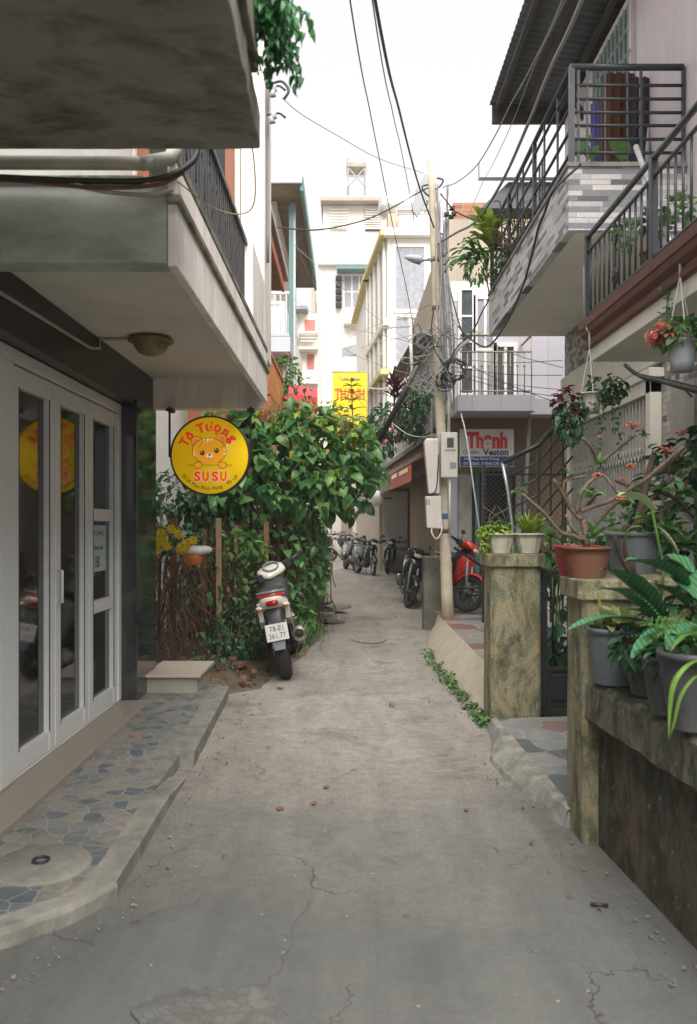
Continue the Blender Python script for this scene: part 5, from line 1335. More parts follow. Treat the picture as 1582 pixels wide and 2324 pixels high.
    m.build('rear_mudguard', M['bk_plastic'], t, bevel=.006)
    m = MB(); m.hexa([(-.05,-.35,.335),(.05,-.35,.335),(.05,-.34,.335),(-.05,-.34,.335),(-.065,-.335,.42),(.065,-.335,.42),(.065,-.322,.42),(-.065,-.322,.42)]); m.build('mud_flap', M['bk_grey'], t, bevel=.004)
    X3 = Matrix.Translation(Vector((0,-.345,.505))) @ Matrix.Rotation(rad(-12), 4, 'X')
    m = MB(); m.xf = X3; m.box(-.105,.105,-.004,.004,-.08,.08); pl = m.build('number_plate', M['platemat'], t, bevel=.003)
    if plate:
        m = MB()
        for s_, z, wd in ((plate[0], .034, .13), (plate[1], -.034, .16)): put_text(m, s_, X3 @ Matrix.Translation(Vector((0,-.0045,z))) @ Matrix.Rotation(rad(90),4,'X'), .06, .0, width=wd, height=.05, depth=.001)
        m.build('plate_lettering', M['ink'], pl)
    # leg shield and front cowl
    m = MB(); m.loft([(0,.70,.48,.09*bulk,.12),(0,.82,.55,.13*bulk,.20*bulk),(0,.93,.66,.145*bulk,.20*bulk),(0,1.03,.74,.12*bulk,.14*bulk),(0,1.11,.78,.06*bulk,.07*bulk)], 16, 2.6); m.build('front_fairing', M[body], t)
    m = MB(); m.loft([(0,.66,.60,.10,.10),(0,.76,.68,.15,.18),(0,.86,.80,.17,.15),(0,.90,.88,.13,.08)], 14, 3); m.build('leg_shield', M['bk_plastic'], t)
    m = MB(); m.xf = X
    m.loft([(0,.85,.965,.05,.012),(0,.87,.975,.13,.030),(0,.93,1.005,.165,.048),(0,1.01,1.03,.15,.055),(0,1.09,1.0,.11,.055),(0,1.15,.95,.06,.04)], 18, 3.4); hc = m.build('handlebar_cowl', M[body], t)
    m = MB(); m.xf = X @ Matrix.Translation(Vector((0,.925,1.062))) @ Matrix.Rotation(rad(38),4,'X') @ Matrix.Scale(1.25,4,Vector((1,0,0))); m.lathe([(.066,-.02),(.066,.008),(.078,.008),(.082,-.03)], (0,0,0), 24, cap=False); m.build('speedometer', M['bk_grey'], hc)
    m = MB(); m.xf = X; m.loft([(0,1.14,.95,.085,.04),(0,1.165,.945,.06,.028)], 14, 2.4); m.build('headlight', M[lens], hc)
    m = MB(); m.xf = X; m.tube([(-.35,.88,1.02),(-.16,.95,1.0),(.16,.95,1.0),(.35,.88,1.02)], .013, 8); hb = m.build('handlebar', M['chrome'], t)
    for s in (-1,1):
        m = MB(); m.xf = X; m.tube([(s*.375,.870,1.026),(s*.24,.918,1.01)], .023, 10); m.build('grip', M['bk_plastic'], hb)
        m = MB(); m.xf = X; m.box(*sorted((s*.17,s*.24)),.89,.965,.965,1.04); m.tube([(s*.22,.965,.985),(s*.34,.93,.975)], .006, 5); m.build('brake_lever', M['bk_plastic'], hb)
        m = MB(); m.xf = X; m.tube([(s*.20,.95,1.01),(s*.25,.97,1.13)], .006, 5); m.loft([(s*.265,.975,1.155,.05,.03),(s*.265,.985,1.155,.052,.032)], 12); 
        if group: m.build('mirror', M['bk_plastic'], hb)
    for s in (-1,1):
        m = MB(); m.tube([(s*.08,.46,.27),(s*.21,.44,.27)], .011, 7); m.build('foot_peg', M['bk_plastic'], t)
        m = MB(); m.tube([(s*.09,.22,.34),(s*.2,.16,.40)], .010, 7); m.build('foot_peg', M['bk_plastic'], t)
    m = MB(); m.tube([(-.09,.38,.24),(-.20,.30,.035)], .011, 7); m.build('side_stand', M['bk_plastic'], t)
    return t
def place(t, x, y, z, head, lean):
    t.location = (x, y, z); t.rotation_euler = (0, rad(lean), rad(head)); return t
hb_ = place(make_bike('cream and black motorbike with red tail stripe leaning beside the hedge', 'bk_white', 'bk_red', steer=40, plate=('78-E1','361.77')), -.60, 7.92, .005, 4, -10.5)
gp = 'motorbikes parked along the alley'
b1 = place(make_bike('black motorbike half hidden behind the concrete stub wall', 'bk_black', 'bk_grey', steer=15, group=gp, bulk=1.3), 1.14, 15.9, .005, 178, -8)
proto = make_bike('black motorbike with silver front wheel, nearest in the far row', 'bk_black', 'bk_grey', steer=-12, group=gp, rimc='chrome', bulk=1.35)
proto2 = make_bike('black scooter turned away beside the grey folding door', 'bk_black', 'bk_grey', steer=-8, group=gp, bulk=1.4)
place(proto, .27, 25.2, .005, -160, -8)
for (lab, x, y, h_, ln) in (('black scooter turned away beside the grey folding door', 1.28, 26.0, 175, -8),
                            ('dark motorbike behind the white scooter in the far row', -.40, 39.5, -165, -8),
                            ('second dark motorbike from the far end of the row', -.75, 41.5, -170, -8),
                            ('grey seated motorbike squeezed left of the nearest far row bike', -.10, 27.6, -168, -8),
                            ('dark motorbike right behind the silver wheeled one', .15, 30.2, -165, -8),
                            ('farthest dark motorbike of the row by the hedge end', -1.05, 43.6, -165, -8)):
    c = proto2 if lab == proto2['label'] else copy_tree(proto2); c['label'] = lab; place(c, x, y, .005, h_, ln)
place(make_bike('white scooter with red tail in the middle of the far row', 'bk_white', 'bk_red', steer=0, group=gp, bulk=1.5), .42, 33.6, .005, 62, -8)
rb_ = place(make_bike('bright red motorbike behind the utility pole on the terrace', 'bk_red', 'bk_black', steer=38, group=gp), 1.42, 12.45, .275, -168, -7); rb_.scale = (.92,.92,.92)
# ---------------------------------------------------------------- utility pole, boxes and cables
M['cable_pale'] = solid('sun_bleached_cable', (.34,.34,.35), .7, var=.2)
M['polec'] = solid('pole_concrete', (.56,.50,.38), .9, var=.15, scale=5, bump=.4, bscale=40, dirt=.35, dcol=(.20,.17,.11), streak=(1,1,.2), dscale=5)
M['boxc'] = solid('weathered_white_box', (.60,.56,.52), .6, var=.06, scale=6, dirt=.3, dcol=(.35,.30,.22), streak=(1,1,.2), dscale=5)
M['rust'] = solid('rusty_band', (.16,.07,.035), .9, var=.3, scale=20)
PB = Vector((1.328,10.8,.15)); PT = Vector((PX(978,10.8),10.8,PZ(365,10.8)))
def pole_at(z): t = (z-PB.z)/(PT.z-PB.z); return PB.lerp(PT, t)
up = thing('utility_pole', 'slightly leaning yellowed concrete utility pole wrapped with cables', 'utility pole', PB)
m = MB(); n = 14; m.tube([PB.lerp(PT, i/n) for i in range(n+1)], [.082-.036*i/n for i in range(n+1)], 14); m.build('shaft', M['polec'], up)
for z in (PZ(700,10.8), PZ(590,10.8), PZ(1205,10.8)):
    m = MB(); p = pole_at(z); m.tube([p-Vector((0,0,.03)),p+Vector((0,0,.03))], .080-.036*(z-.15)/6.2+.006, 14); m.build('clamp_band', M['rust'], up)
for (py, h_, mt_) in ((1172,.075,'bluest'),(1150,.06,'palest'),(1212,.10,'palest')):
    if mt_ not in M: M[mt_] = solid(mt_+'_sticker', (.04,.13,.36) if mt_ == 'bluest' else (.42,.45,.52), .5, var=.15, scale=40)
    z = PZ(py,10.8); p = pole_at(z); m = MB(); vs = []
    for k in range(5):
        a = rad(-115+k*15 + (0 if mt_ == 'bluest' else 18)); r = .0815-.036*(z-.15)/6.2+.0022
        vs += [(p.x+r*math.cos(a), p.y+r*math.sin(a), z-h_/2), (p.x+r*math.cos(a), p.y+r*math.sin(a), z+h_/2)]
    m.add(vs, [(2*k,2*k+2,2*k+3,2*k+1) for k in range(4)]); m.build('sticker', M[mt_], up)
m = MB()
for z, s in ((PZ(435,10.8),1),(PZ(560,10.8),1),(PZ(450,10.8),-1)):
    p = pole_at(z); m.tube(spline([p,(p.x+s*.10,p.y-.05,z+.05),(p.x+s*.14,p.y-.06,z+.13),(p.x+s*.06,p.y-.05,z+.16)],4), .012, 6)
m.build('hook', M['iron'], up)
# street lamp
sl_ = thing('street_lamp', 'small grey street lamp head sticking out left of the pole', 'street lamp', P(985,587,10.7))
a = P(982,588,10.7); b = P(958,590,10.6); c = P(918,583,10.5)
m = MB(); m.tube([a,b], .022, 8); m.build('arm', M['galv'], sl_)
m = MB(); m.tube([b,b.lerp(c,.25),b.lerp(c,.7),c], [.035,.052,.042,.014], 12); m.build('lamp_head', M['bluegrey'], sl_)
m = MB(); m.tube([b.lerp(c,.12)-Vector((0,0,.035)),b.lerp(c,.6)-Vector((0,0,.03))], [.035,.025], 10); m.build('lens', M['metalsheet'], sl_)
# meter boxes
def pbox(px0, px1, py0, py1, d, th):
    return (PX(px0,d), PX(px1,d), d, d+th, PZ(py1,d), PZ(py0,d))
t_ = thing('meter_box', 'white electric meter box with a little window right of the pole', 'meter box', P(1020,1085,10.55))
x0,x1,y0,y1,z0,z1 = pbox(1001,1039,981,1084,10.55,.16)
m = MB(); m.box(x0,x1,y0,y1,z0,z1); m.build('case', M['boxc'], t_, bevel=.012)
m = MB(); m.box(x0+.045,x1-.025,y0-.014,y0-.001,z1-.23,z1-.045); m.build('window_frame', M['boxc'], t_, bevel=.005)
m = MB(); m.box(x0+.075,x1-.055,y0-.018,y0-.0145,z1-.20,z1-.075); m.build('window', M['winglass'], t_)
m = MB(); m.box(x0+.115,x1-.02,y0-.004,y0-.001,z0+.12,z0+.20); m.build('label_plate', M['metalsheet'], t_)
m = MB(); m.tube([(x0+.11,y0+.08,z1),(x0+.12,y0+.08,z1+.9)], .02, 8); m.tube([(x0+.12,y0+.05,z0),(x0+.12,y0+.05,z0-.75)], .014, 7); m.build('conduit', M['boxc'], t_)
t_ = thing('meter_box', 'tall tapered white box left of the pole, upper one', 'meter box', P(980,1120,10.5))
x0,x1,y0,y1,z0,z1 = pbox(963,997,994,1120,10.5,.17)
m = MB(); m.hexa([(x0+.06,y0,z0),(x1+.005,y0,z0),(x1+.005,y1,z0),(x0+.06,y1,z0),(x0,y0,z1-.05),(x1-.015,y0,z1-.02),(x1-.015,y1,z1-.02),(x0,y1,z1-.05)]); m.hexa([(x0,y0,z1-.049),(x1-.015,y0,z1-.019),(x1-.015,y1,z1-.019),(x0,y1,z1-.049),(x0+.03,y0+.02,z1),(x1-.02,y0+.02,z1),(x1-.02,y1,z1),(x0+.03,y1,z1)]); m.build('case', M['boxc'], t_, bevel=.01)
m = MB(); m.tube(spline([(x1-.01,y0-.01,z0+.5),(x1-.02,y0-.015,z0+.3),(x0+.15,y0-.015,z0+.05),(x0+.08,y0+.01,z0-.02)],5), .008, 5); m.build('lead', M['iron'], t_)
t_ = thing('meter_box', 'lower white box left of the pole with a looped wire', 'meter box', P(985,1200,10.5))
x0,x1,y0,y1,z0,z1 = pbox(966,1003,1123,1200,10.5,.17)
m = MB(); m.hexa([(x0+.02,y0,z0+.01),(x1,y0,z0),(x1,y1,z0),(x0+.02,y1,z0+.01),(x0,y0,z1-.02),(x1-.01,y0,z1-.01),(x1-.01,y1,z1-.01),(x0,y1,z1-.02)]); m.build('case', M['boxc'], t_, bevel=.01)
m = MB(); m.box(x0+.01,x0+.02,y0-.004,y0-.001,z1-.13,z1-.05); m.box(x0+.04,x0+.05,y0-.004,y0-.001,z1-.13,z1-.06); m.build('slot', M['dark_in'], t_)
m = MB(); m.tube(spline([(x1-.01,y0,z0+.12),(x1-.005,y0-.01,z0-.03),(x1-.07,y0-.01,z0-.13),(x1-.13,y0-.01,z0-.06),(x1-.13,y0+.02,z0+.01)],5), .010, 6); m.build('lead', M['cord'], t_)
# cables
def cable(label, pix, r=.008, mt='cable', k=7, group=None, n=5, name='overhead_cable'):
    pts = [P(*p) for p in pix]
    if pix[0][1] < 0: e_ = pts[0]-pts[1]; e_.z *= .6; pts = [pts[0]+e_*7, pts[0]+e_*2.5]+pts     # runs on over the viewer's head
    m = MB(); m.tube(spline(pts, k), r, n)
    return tag(m.build(name, M[mt], loc=pts[0]), label, 'cable', group)
cable('thin wire from the sky at the centre passing left of the pole', [(785,-60,4.3),(841,259,7.2),(861,360,8.4),(880,455,9.4),(897,537,9.9),(916,625,10.3),(930,694,10.6),(945,790,10.7)], .005)
cable('thick black cable from the top centre down to the pole head', [(840,-60,4.2),(908,259,7.4),(949,416,9.8),(985,517,10.7)], .011)
cable('thinner grey line beside the thick cable from the top centre', [(836,-60,4.3),(892,259,7.8),(910,337,9.2),(933,455,11.2),(940,500,12)], .005, 'cable_grey')
cable('thin line from the left insulators to the pole top', [(640,222,6.9),(684,259,7.2),(770,310,8.2),(861,360,9.2),(962,393,10.6)], .0035, 'cable_grey')
cable('black cable sagging from the left house across to the pole', [(602,512,10.4),(713,522,10.6),(812,504,10.7),(877,478,10.75),(952,436,10.8),(975,425,10.8)], .010)
cable('heavy twisted grey cable from upper right down to the pole', [(1345,-60,4.3),(1250,155,5.8),(1201,276,6.9),(1139,414,8.3),(1081,501,9.6),(1036,528,10.3),(1002,548,10.7)], .015, 'cable_grey')
cable('thin twisted line left of the heavy grey cable', [(1305,-70,4.3),(1208,148,5.8),(1160,235,6.8),(1122,311,7.8),(1080,378,9),(1036,414,10.2),(1005,425,10.8)], .006, 'cable_grey')
cable('faint wire between the two upper right lines', [(1310,-60,4.8),(1215,145,6),(1167,269,7.5),(1120,370,9),(1094,418,10.5),(1060,500,12)], .0035, 'cable_grey')
cable('black cable looping down past the stone balcony corner', [(1318,373,6.15),(1257,432,6.15),(1236,483,6.4),(1222,518,6.6),(1204,590,7.2),(1184,656,7.8),(1146,739,8.9),(1105,787,9.8),(1063,766,10.2),(1040,740,10.5)], .011)
cable('knotty black cable climbing from the pole toward the fern', [(1000,860,10.6),(1036,790,10.5),(1068,760,10.3),(1094,708,10.1),(1110,673,9.9),(1100,620,9.8)], .009)
for i, (a_, b_, lab) in enumerate((((1010,800),(1274,918),'steepest fan wire from the pole to the pebble wall'),((1015,812),(1276,818),'upper flat fan wire right of the pole'),((1012,830),(1276,852),'fan wire second from top right of the pole'),((1012,838),(1276,885),'middle fan wire right of the pole'),((1012,845),(1276,902),'low fan wire right of the pole'),((1010,700),(1278,835),'long slack wire from the upper pole to the pebble wall'))):
    mx_ = (a_[0]+b_[0])/2; my_ = (a_[1]+b_[1])/2+ (8 if i != 5 else 26)
    cable(lab, [(a_[0],a_[1],10.75),(mx_,my_,10.2),(b_[0],b_[1],9.72)], .0045, 'cable_grey' if i % 2 else 'cable')
for (pl, lab) in (([(664,553,15.8),(838,707,13),(930,773,11),(985,800,10.8)],'upper thin wire from the teal gutter house to the pole'),([(664,678,15.8),(746,730,14),(877,763,12),(926,776,11),(985,805,10.8)],'middle thin wire from the left balcony to the pole'),([(668,700,15.8),(780,790,14),(880,835,12),(985,860,10.8)],'lowest thin wire from the left side to the pole'),([(740,790,30),(850,740,20),(940,705,12),(985,690,10.8)],'thin wire rising from the tall house to the pole'),([(660,250+270,15.8),(700,620,18),(745,700,24),(790,800,34)],'faint drop wire before the tall white house')):
    cable(lab, pl, .0045, 'cable_grey')
for (pl, lab) in (([(850,800,13),(905,812,12),(960,808,11),(1000,795,10.8)],'white wire running left from the pole knot'),([(820,790,14),(860,775,13),(900,768,12),(985,750,10.8)],'pale wire across the yellow trim'),([(890,960,13),(925,985,12.4),(960,992,11.5),(985,985,10.8)],'white lead from the red banner to the white box')):
    cable(lab, pl, .006, 'cord')
cable('dark taut stay wire running down right of the pole', [(998,550,10.75),(1018,640,10.9),(1038,720,11.1),(1062,790,11.4)], .009)
cable('brown cable dropping beside the pole to the coil', [(985,700,10.7),(978,760,10.6),(990,800,10.6),(1010,830,10.6)], .012)
# bundle strapped to the pole
bd = thing('cable_bundle', 'thick bundle of grey and black cables strapped down the pole', 'cable bundle', pole_at(3))
for i in range(12):
    pts = []; ph = R.uniform(0,6)
    z = PZ(R.uniform(415,520),10.8); zend = PZ(R.uniform(820,985),10.8)
    while z > zend:
        p = pole_at(z); w_ = .05+.04*abs(math.sin(z*.9+ph)); 
        pts.append((p.x+.105+w_*math.cos(i*.7-1.9)+.02*math.sin(z*3+ph), p.y-.06-.04*abs(math.sin(i*1.3)), z)); z -= .22
    m = MB(); m.tube(spline(pts,3), R.choice((.007,.010,.014)), 5); m.build('cable', M['cable_pale' if i % 3 else 'cable_grey'], bd)
# coils and tangle at the knot
for j, (px, py, r0, lab) in enumerate(((1034,838,.155,'big loose coil of black cable hanging right of the pole'),(1015,862,.12,'smaller coil of black cable close against the pole'))):
    m = MB()
    for i in range(6):
        c = P(px,py,10.5); rr_ = r0*R.uniform(.7,1.05); tx, tz = R.uniform(-.03,.03), R.uniform(-.03,.03); e = R.uniform(.8,1.15)
        m.tube([(c.x+tx+rr_*math.cos(a), c.y+.02*i+.03*math.sin(a*2), c.z+tz+rr_*e*math.sin(a)) for a in [q*math.pi/12 for q in range(25)]], .007, 5, False)
    tag(m.build('cable_coil', M['cable'], loc=P(px,py,10.5)), lab, 'cable coil')
tg = MB()
for i in range(42):
    c = P(R.uniform(940,1015), R.uniform(740,900), R.uniform(10.3,10.8)); pts = [c]
    for q in range(4): c = c+Vector((R.uniform(-.14,.14), R.uniform(-.06,.06), R.uniform(-.13,.11))); pts.append(c)
    tg.tube(spline(pts,4), R.choice((.004,.006,.009)), 4)
tag(tg.build('cable_tangle', M['cable_grey'], loc=P(985,830,10.6)), 'messy grey knot of wires and junctions around the pole', 'cable tangle')
m = MB(); m.tube([P(1000,860,10.7),P(1040,790,10.9),P(1064,772,11.3)], .025, 7); tag(m.build('strut', M['metalsheet'], loc=P(1000,860,10.7)), 'grey pipe strut slanting from the pole to the balcony rail', 'pipe')
# sheet, antenna, leaning beam, guy rod
m = MB(); m.extr([P(966,394,11.6),P(985,408,11.6),P(960,470,11.6),P(947,492,11.6),P(934,474,11.6),P(943,432,11.6)], (0,.05,0)); tag(m.build('grey_metal_sheet', M['metalsheet'], loc=P(960,440,11.6)), 'bent grey metal sheet just left of the pole head', 'metal sheet')
an = thing('antenna_mast', 'thin white antenna mast with crossbars left of the pole', 'antenna', P(934,960,13.3))
m = MB(); m.tube([P(936,880,13.3),P(930,715,13.3)], .028, 7); m.build('mast', M['whiteframe'], an)
m = MB(); m.bar(P(900,720,13.2),P(948,722,13.2),.02); m.bar(P(868,745,13.2),P(932,741,13.2),.02); m.bar(P(908,727,13.3),P(925,713,13.3),.014); m.bar(P(918,728,13.3),P(940,714,13.3),.014); m.build('crossbar', M['metalsheet'], an)
m = MB(); m.tube([P(856,1010,13.25),P(905,915,13.0),P(948,830,12.8)], [.05,.045,.04], 8); tag(m.build('leaning_beam', M['bk_plastic'], loc=P(905,915,13)), 'dark slanting beam crossing the balcony plants left of the pole', 'beam')
m = MB(); m.tube(spline([P(1046,938,10.5),P(1060,1000,10.4),P(1085,1180,10.2),P(1093,1235,10.2)],4), .011, 6); m.tube([P(1098,1250,10.15),P(1105,1400,10.0)], .016, 6)
c = P(1096,1244,10.15); m.tube([(c.x+.035*math.cos(a), c.y, c.z+.05*math.sin(a)) for a in [q*math.pi/6 for q in range(13)]], .010, 6, False)
tag(m.build('guy_rod', M['galv'], loc=P(1105,1400,10)), 'silver guy rod with an eye hook right of the pole', 'guy rod')
# insulators on the left pillar
ib = thing('insulator_bracket', 'wire bracket with grey insulators at the upper left pillar edge', 'insulator', P(612,230,7.0))
m = MB(); 
for py in (200,262):
    a = P(606,py,7.0); m.tube(spline([a, a+Vector((.10,0,.02)), a+Vector((.16,0,-.02))],4), .010, 6)
m.tube(spline([P(615,190,7),P(640,185,7),P(655,205,7),P(645,225,7)],5), .012, 6)
m.build('bracket', M['iron'], ib)
for (px, py) in ((620,200),(618,212),(620,262),(617,272)):
    m = MB(); m.lathe([(.012,-.03),(.035,-.02),(.02,0),(.035,.02),(.012,.03)], P(px,py,7.0), 12, cap=False); m.build('insulator', M['bluegrey'], ib)
t_ = thing('insulator_bracket', 'black insulator knobs on the wire right of the pole head', 'insulator', P(1032,480,10.6))
for (px, py) in ((1013,487),(1026,473),(1030,486),(1024,492)):
    m = MB(); m.lathe([(.012,-.03),(.04,-.02),(.025,0),(.04,.02),(.012,.03)], P(px,py,10.6), 10, cap=False); m.build('insulator', M['iron'], t_)
m = MB(); m.tube([P(1000,440,10.75),P(1032,480,10.6),P(1098,510,10.4)], .010, 6); m.build('wire', M['cable'], t_)
# ---------------------------------------------------------------- plants
L_ = {}
L_['hedge'] = leafmat('hedge_leaf', (.05,.17,.06), (.12,.31,.10), (.26,.44,.13), .34, .42)
L_['lime'] = leafmat('lime_leaf', (.18,.32,.03), (.30,.45,.04), (.42,.50,.08), .5)
L_['mid'] = leafmat('mid_green_leaf', (.045,.14,.035), (.10,.24,.06), (.19,.34,.08), .45)
L_['dark'] = leafmat('dark_glossy_leaf', (.02,.08,.035), (.04,.14,.055), (.08,.20,.08), .3, .2)
L_['vein'] = None
L_['teal'] = leafmat('blue_green_leaf', (.03,.11,.06), (.06,.17,.09), (.12,.24,.11), .45)
L_['dry'] = leafmat('dry_leaf', (.14,.07,.025), (.22,.13,.05), (.10,.045,.02), .8, .2)
L_['yellowf'] = leafmat('yellow_petal', (.88,.66,.02), (.90,.72,.04), (.85,.55,.02), .5, .2)
L_['pinkf'] = leafmat('pink_petal', (.60,.13,.14), (.68,.20,.18), (.55,.09,.12), .5)
L_['salmon'] = leafmat('salmon_petal', (.62,.20,.12), (.66,.28,.19), (.55,.13,.09), .5)
L_['yellowing'] = leafmat('yellowing_leaf', (.30,.30,.05), (.36,.26,.06), (.22,.12,.04), .6)
L_['strap'] = leafmat('strap_leaf', (.10,.22,.03), (.16,.30,.04), None, .5)
L_['orangef'] = leafmat('orange_petal', (.62,.16,.03), (.70,.25,.05), None, .5)
L_['burgundy'] = leafmat('burgundy_leaf', (.07,.012,.022), (.13,.03,.035), None, .45)
L_['cream_leaf'] = leafmat('variegated_leaf', (.10,.20,.04), (.42,.42,.20), (.16,.26,.06), .4)
M['bark'] = solid('vine_bark', (.11,.065,.035), .95, var=.4, scale=20, bump=.6, bscale=50)
M['twig'] = solid('dry_vine_twig', (.12,.082,.052), .95, var=.35, scale=8)
M['thorny'] = solid('grey_brown_thorny_stem', (.16,.12,.085), .9, var=.3, scale=30, bump=.6, bscale=90)
M['thorndark'] = solid('dark_thorny_stem', (.075,.05,.035), .9, var=.3, scale=30, bump=.5, bscale=90)
M['stem'] = solid('green_stem', (.08,.16,.03), .6, var=.2)
def leafv():
    t = NT('peace_lily_leaf'); v = t.obj()
    w_ = t.new('ShaderNodeTexWave'); t.link(v, w_.inputs[0]); w_.inputs['Scale'].default_value = 15; w_.inputs['Distortion'].default_value = 1.0
    c = t.ramp(w_.outputs[1], [(.3,(.04,.14,.06)),(.85,(.085,.22,.11))])
    return t.done(c, .38, t.bump(w_.outputs[1], .35, .004))
L_['vein'] = leafv()
def foliage(mb, c, r, n, L, W=None, shell=.55, out=.7, down=.35, droop=.35, jit=.4):
    c = Vector(c); W = W or L*.7
    for i in range(n):
        while True:
            q = Vector((R.uniform(-1,1), R.uniform(-1,1), R.uniform(-1,1)))
            if .05 < q.length < 1: break
        q = q.normalized()*(q.length**(1-shell))
        p = c+Vector((q.x*r[0], q.y*r[1], q.z*r[2]))
        d = q.normalized()*out+Vector((R.uniform(-1,1), R.uniform(-1,1), R.uniform(-.6,.6)))*.8+Vector((0,0,-down))
        s = R.uniform(1-jit, 1+jit)
        mb.leaf(p, d, L*s, W*s, droop=droop, fold=R.uniform(.05,.3))
def twigs(mb, box, n, r=.006, seg=5, step=.18, bias=(0,0,-1)):
    for i in range(n):
        p = Vector((R.uniform(box[0],box[1]), R.uniform(box[2],box[3]), R.uniform(box[4],box[5]))); pts = [p]
        for k in range(seg):
            p = p+Vector((R.uniform(-.5,.5)+bias[0], R.uniform(-.5,.5)+bias[1], R.uniform(-.5,.5)+bias[2])).normalized()*step; p.z = max(.01, p.z); pts.append(p)
        mb.tube(spline(pts,2), r*R.uniform(.5,1.4), 4)
# --- big vine covered shrub arching over the bed
hg = thing('vine_shrub', 'big leafy vine shrub arching over the alley beside the leaning motorbike', 'shrub', (-.95,11.5,0))
def C(px, py, d): return P(px, py, d)
cl = [(600,985,11.2,150,90),(520,985,10.6,90,70),(690,985,11.2,110,75),(760,1010,11.4,110,80),(800,1005,11.6,55,40),(832,1040,11.8,42,40),(660,1060,10.9,120,70),(560,1060,10.6,90,70),(760,1080,11.3,100,60),(820,1060,11.8,60,45),(590,1120,10.7,90,45),(700,1120,11.1,110,50),(505,1095,10.2,50,50),(790,1120,11.8,60,40),(640,955,11.4,60,40),(720,940,11.6,60,35),(780,975,11.8,45,30)]
m = MB()
for (px, py, d, rx, rz) in cl:
    foliage(m, C(px,py+14,d), (rx/FL*d*.85, .75, rz/FL*d*.9), int(5+rx*rz/38), .135, .115, shell=.5, jit=.6)
foliage(m, (-1.0,11.2,.95), (.72,1.0,.8), 650, .11, .085, shell=.7, jit=.6)
foliage(m, (-.66,12.6,1.0), (.30,1.9,1.0), 760, .10, .08, jit=.6)
m.build('crown', L_['hedge'], hg)
m = MB(); foliage(m, C(620,950,11.2), (.8,.6,.22), 110, .13, .08); foliage(m, C(770,985,11.3), (.45,.5,.25), 90, .12, .08); foliage(m, C(730,1075,11.0), (.5,.4,.2), 50, .11, .07)
m.build('young_leaves', L_['lime'], hg)
m = MB(); foliage(m, C(660,1050,10.8), (1.1,.5,.75), 60, .10, .07, droop=.9, jit=.6); m.build('yellowed_leaves', L_['yellowing'], hg)
m = MB()
for i in range(34):
    p = C(R.uniform(500,850),R.uniform(935,1130),10.9); q = p+Vector((R.uniform(-.25,.25),R.uniform(-.4,0),R.uniform(0,.35))); r_ = q+Vector((R.uniform(-.12,.12),-.05,R.uniform(-.12,.12))); m.tube(spline([p,q,r_],4), .004, 4)
m.build('runner', M['stem'], hg)
m = MB()
for i in range(15):
    x = R.uniform(-1.45,-.42); y = R.uniform(10.4,14); b_ = Vector((x,y,0)); t_ = Vector((x+R.uniform(-.3,.3), y+R.uniform(-.5,.3), R.uniform(1.4,2.2)))
    m.tube(spline([b_, b_.lerp(t_,.35)+Vector((R.uniform(-.12,.12),0,0)), b_.lerp(t_,.7)+Vector((R.uniform(-.12,.12),0,0)), t_],3), [.032*(1-.05*k) for k in range(10)], 6)
m.build('trunk', M['bark'], hg)
m = MB(); twigs(m, (-1.5,-.38,10.4,14.2,.5,2.0), 520, .005, 5, .2)
m.build('hanging_twigs', M['twig'], hg)
m = MB(); foliage(m, C(775,965,11.0), (.22,.25,.14), 42, .05, .045); foliage(m, C(715,968,11.1), (.12,.2,.12), 30, .05, .045); foliage(m, C(840,1060,11.2), (.1,.2,.4), 14, .04, .04)
m.build('flowers', L_['orangef'], hg)
# dense dark hedge body running back along the alley
hb2 = thing('hedge', 'dark tangled hedge running back along the left alley edge', 'hedge', (-.9,15,0))
m = MB()
for i in range(9):
    y = 13.8+i*1.3; x = interp(LEFT, y)-.50
    foliage(m, (x, y, 1.15), (.50,.8,.75), 230, .11, .08); foliage(m, (x, y, .45), (.48,.8,.45), 70, .10, .07)
m.build('crown', L_['mid'], hb2)
m = MB(); twigs(m, (-1.25,-.62,13,25,.6,1.8), 260, .012, 4, .25)
for i in range(16): m.tube([(R.uniform(-1.2,-.7),13.5+i*.7,0),(R.uniform(-1.3,-.7),13.5+i*.7,1.6)], .035, 6)
m.build('trunk', M['bark'], hb2)
# low rough stone edge of the bed
m = MB()
for i in range(30):
    y = 11.2+i*.42; x = interp(LEFT, y)-.08+R.uniform(-.03,.03); m.ball((x,y,.09+R.uniform(-.02,.06)), (.09,.24,.13*R.uniform(.7,1.3)), 8, .18)
tag(m.build('rubble_edging', M['stonewall'], loc=(-.6,15,0)), 'rough rubble edging at the foot of the dark hedge', 'edging')
# spire plant
sp = thing('spire_plant', 'tall single stem with paired pointed leaves rising before the yellow banner', 'plant', C(801,985,11.7))
m = MB(); m.tube([C(803,1040,11.7), C(800,930,11.7), C(797,862,11.7)], [.014,.010,.005], 6); m.build('stem', M['stem'], sp)
m = MB()
for i, py in enumerate((866,878,893,910,930,950,972)):
    p = C(799,py,11.7)
    for k in range(4):
        a = k*math.pi/2+i*.75; m.blade(p, (math.cos(a),math.sin(a)*.8,.35), .12+.13*min(1,(i+1)/4), .06, .9, 5)
m.build('leaves', L_['mid'], sp)
sp2 = thing('red_leaf_shrub', 'bushy shrub with orange tinged tips left of the yellow banner', 'shrub', C(745,985,11.6))
m = MB(); foliage(m, C(742,945,11.7), (.30,.3,.20), 110, .10, .04, down=-.4); m.build('leaves', L_['lime'], sp2)
m = MB(); foliage(m, C(742,955,11.5), (.28,.25,.14), 40, .05, .04); m.build('flowers', L_['orangef'], sp2)
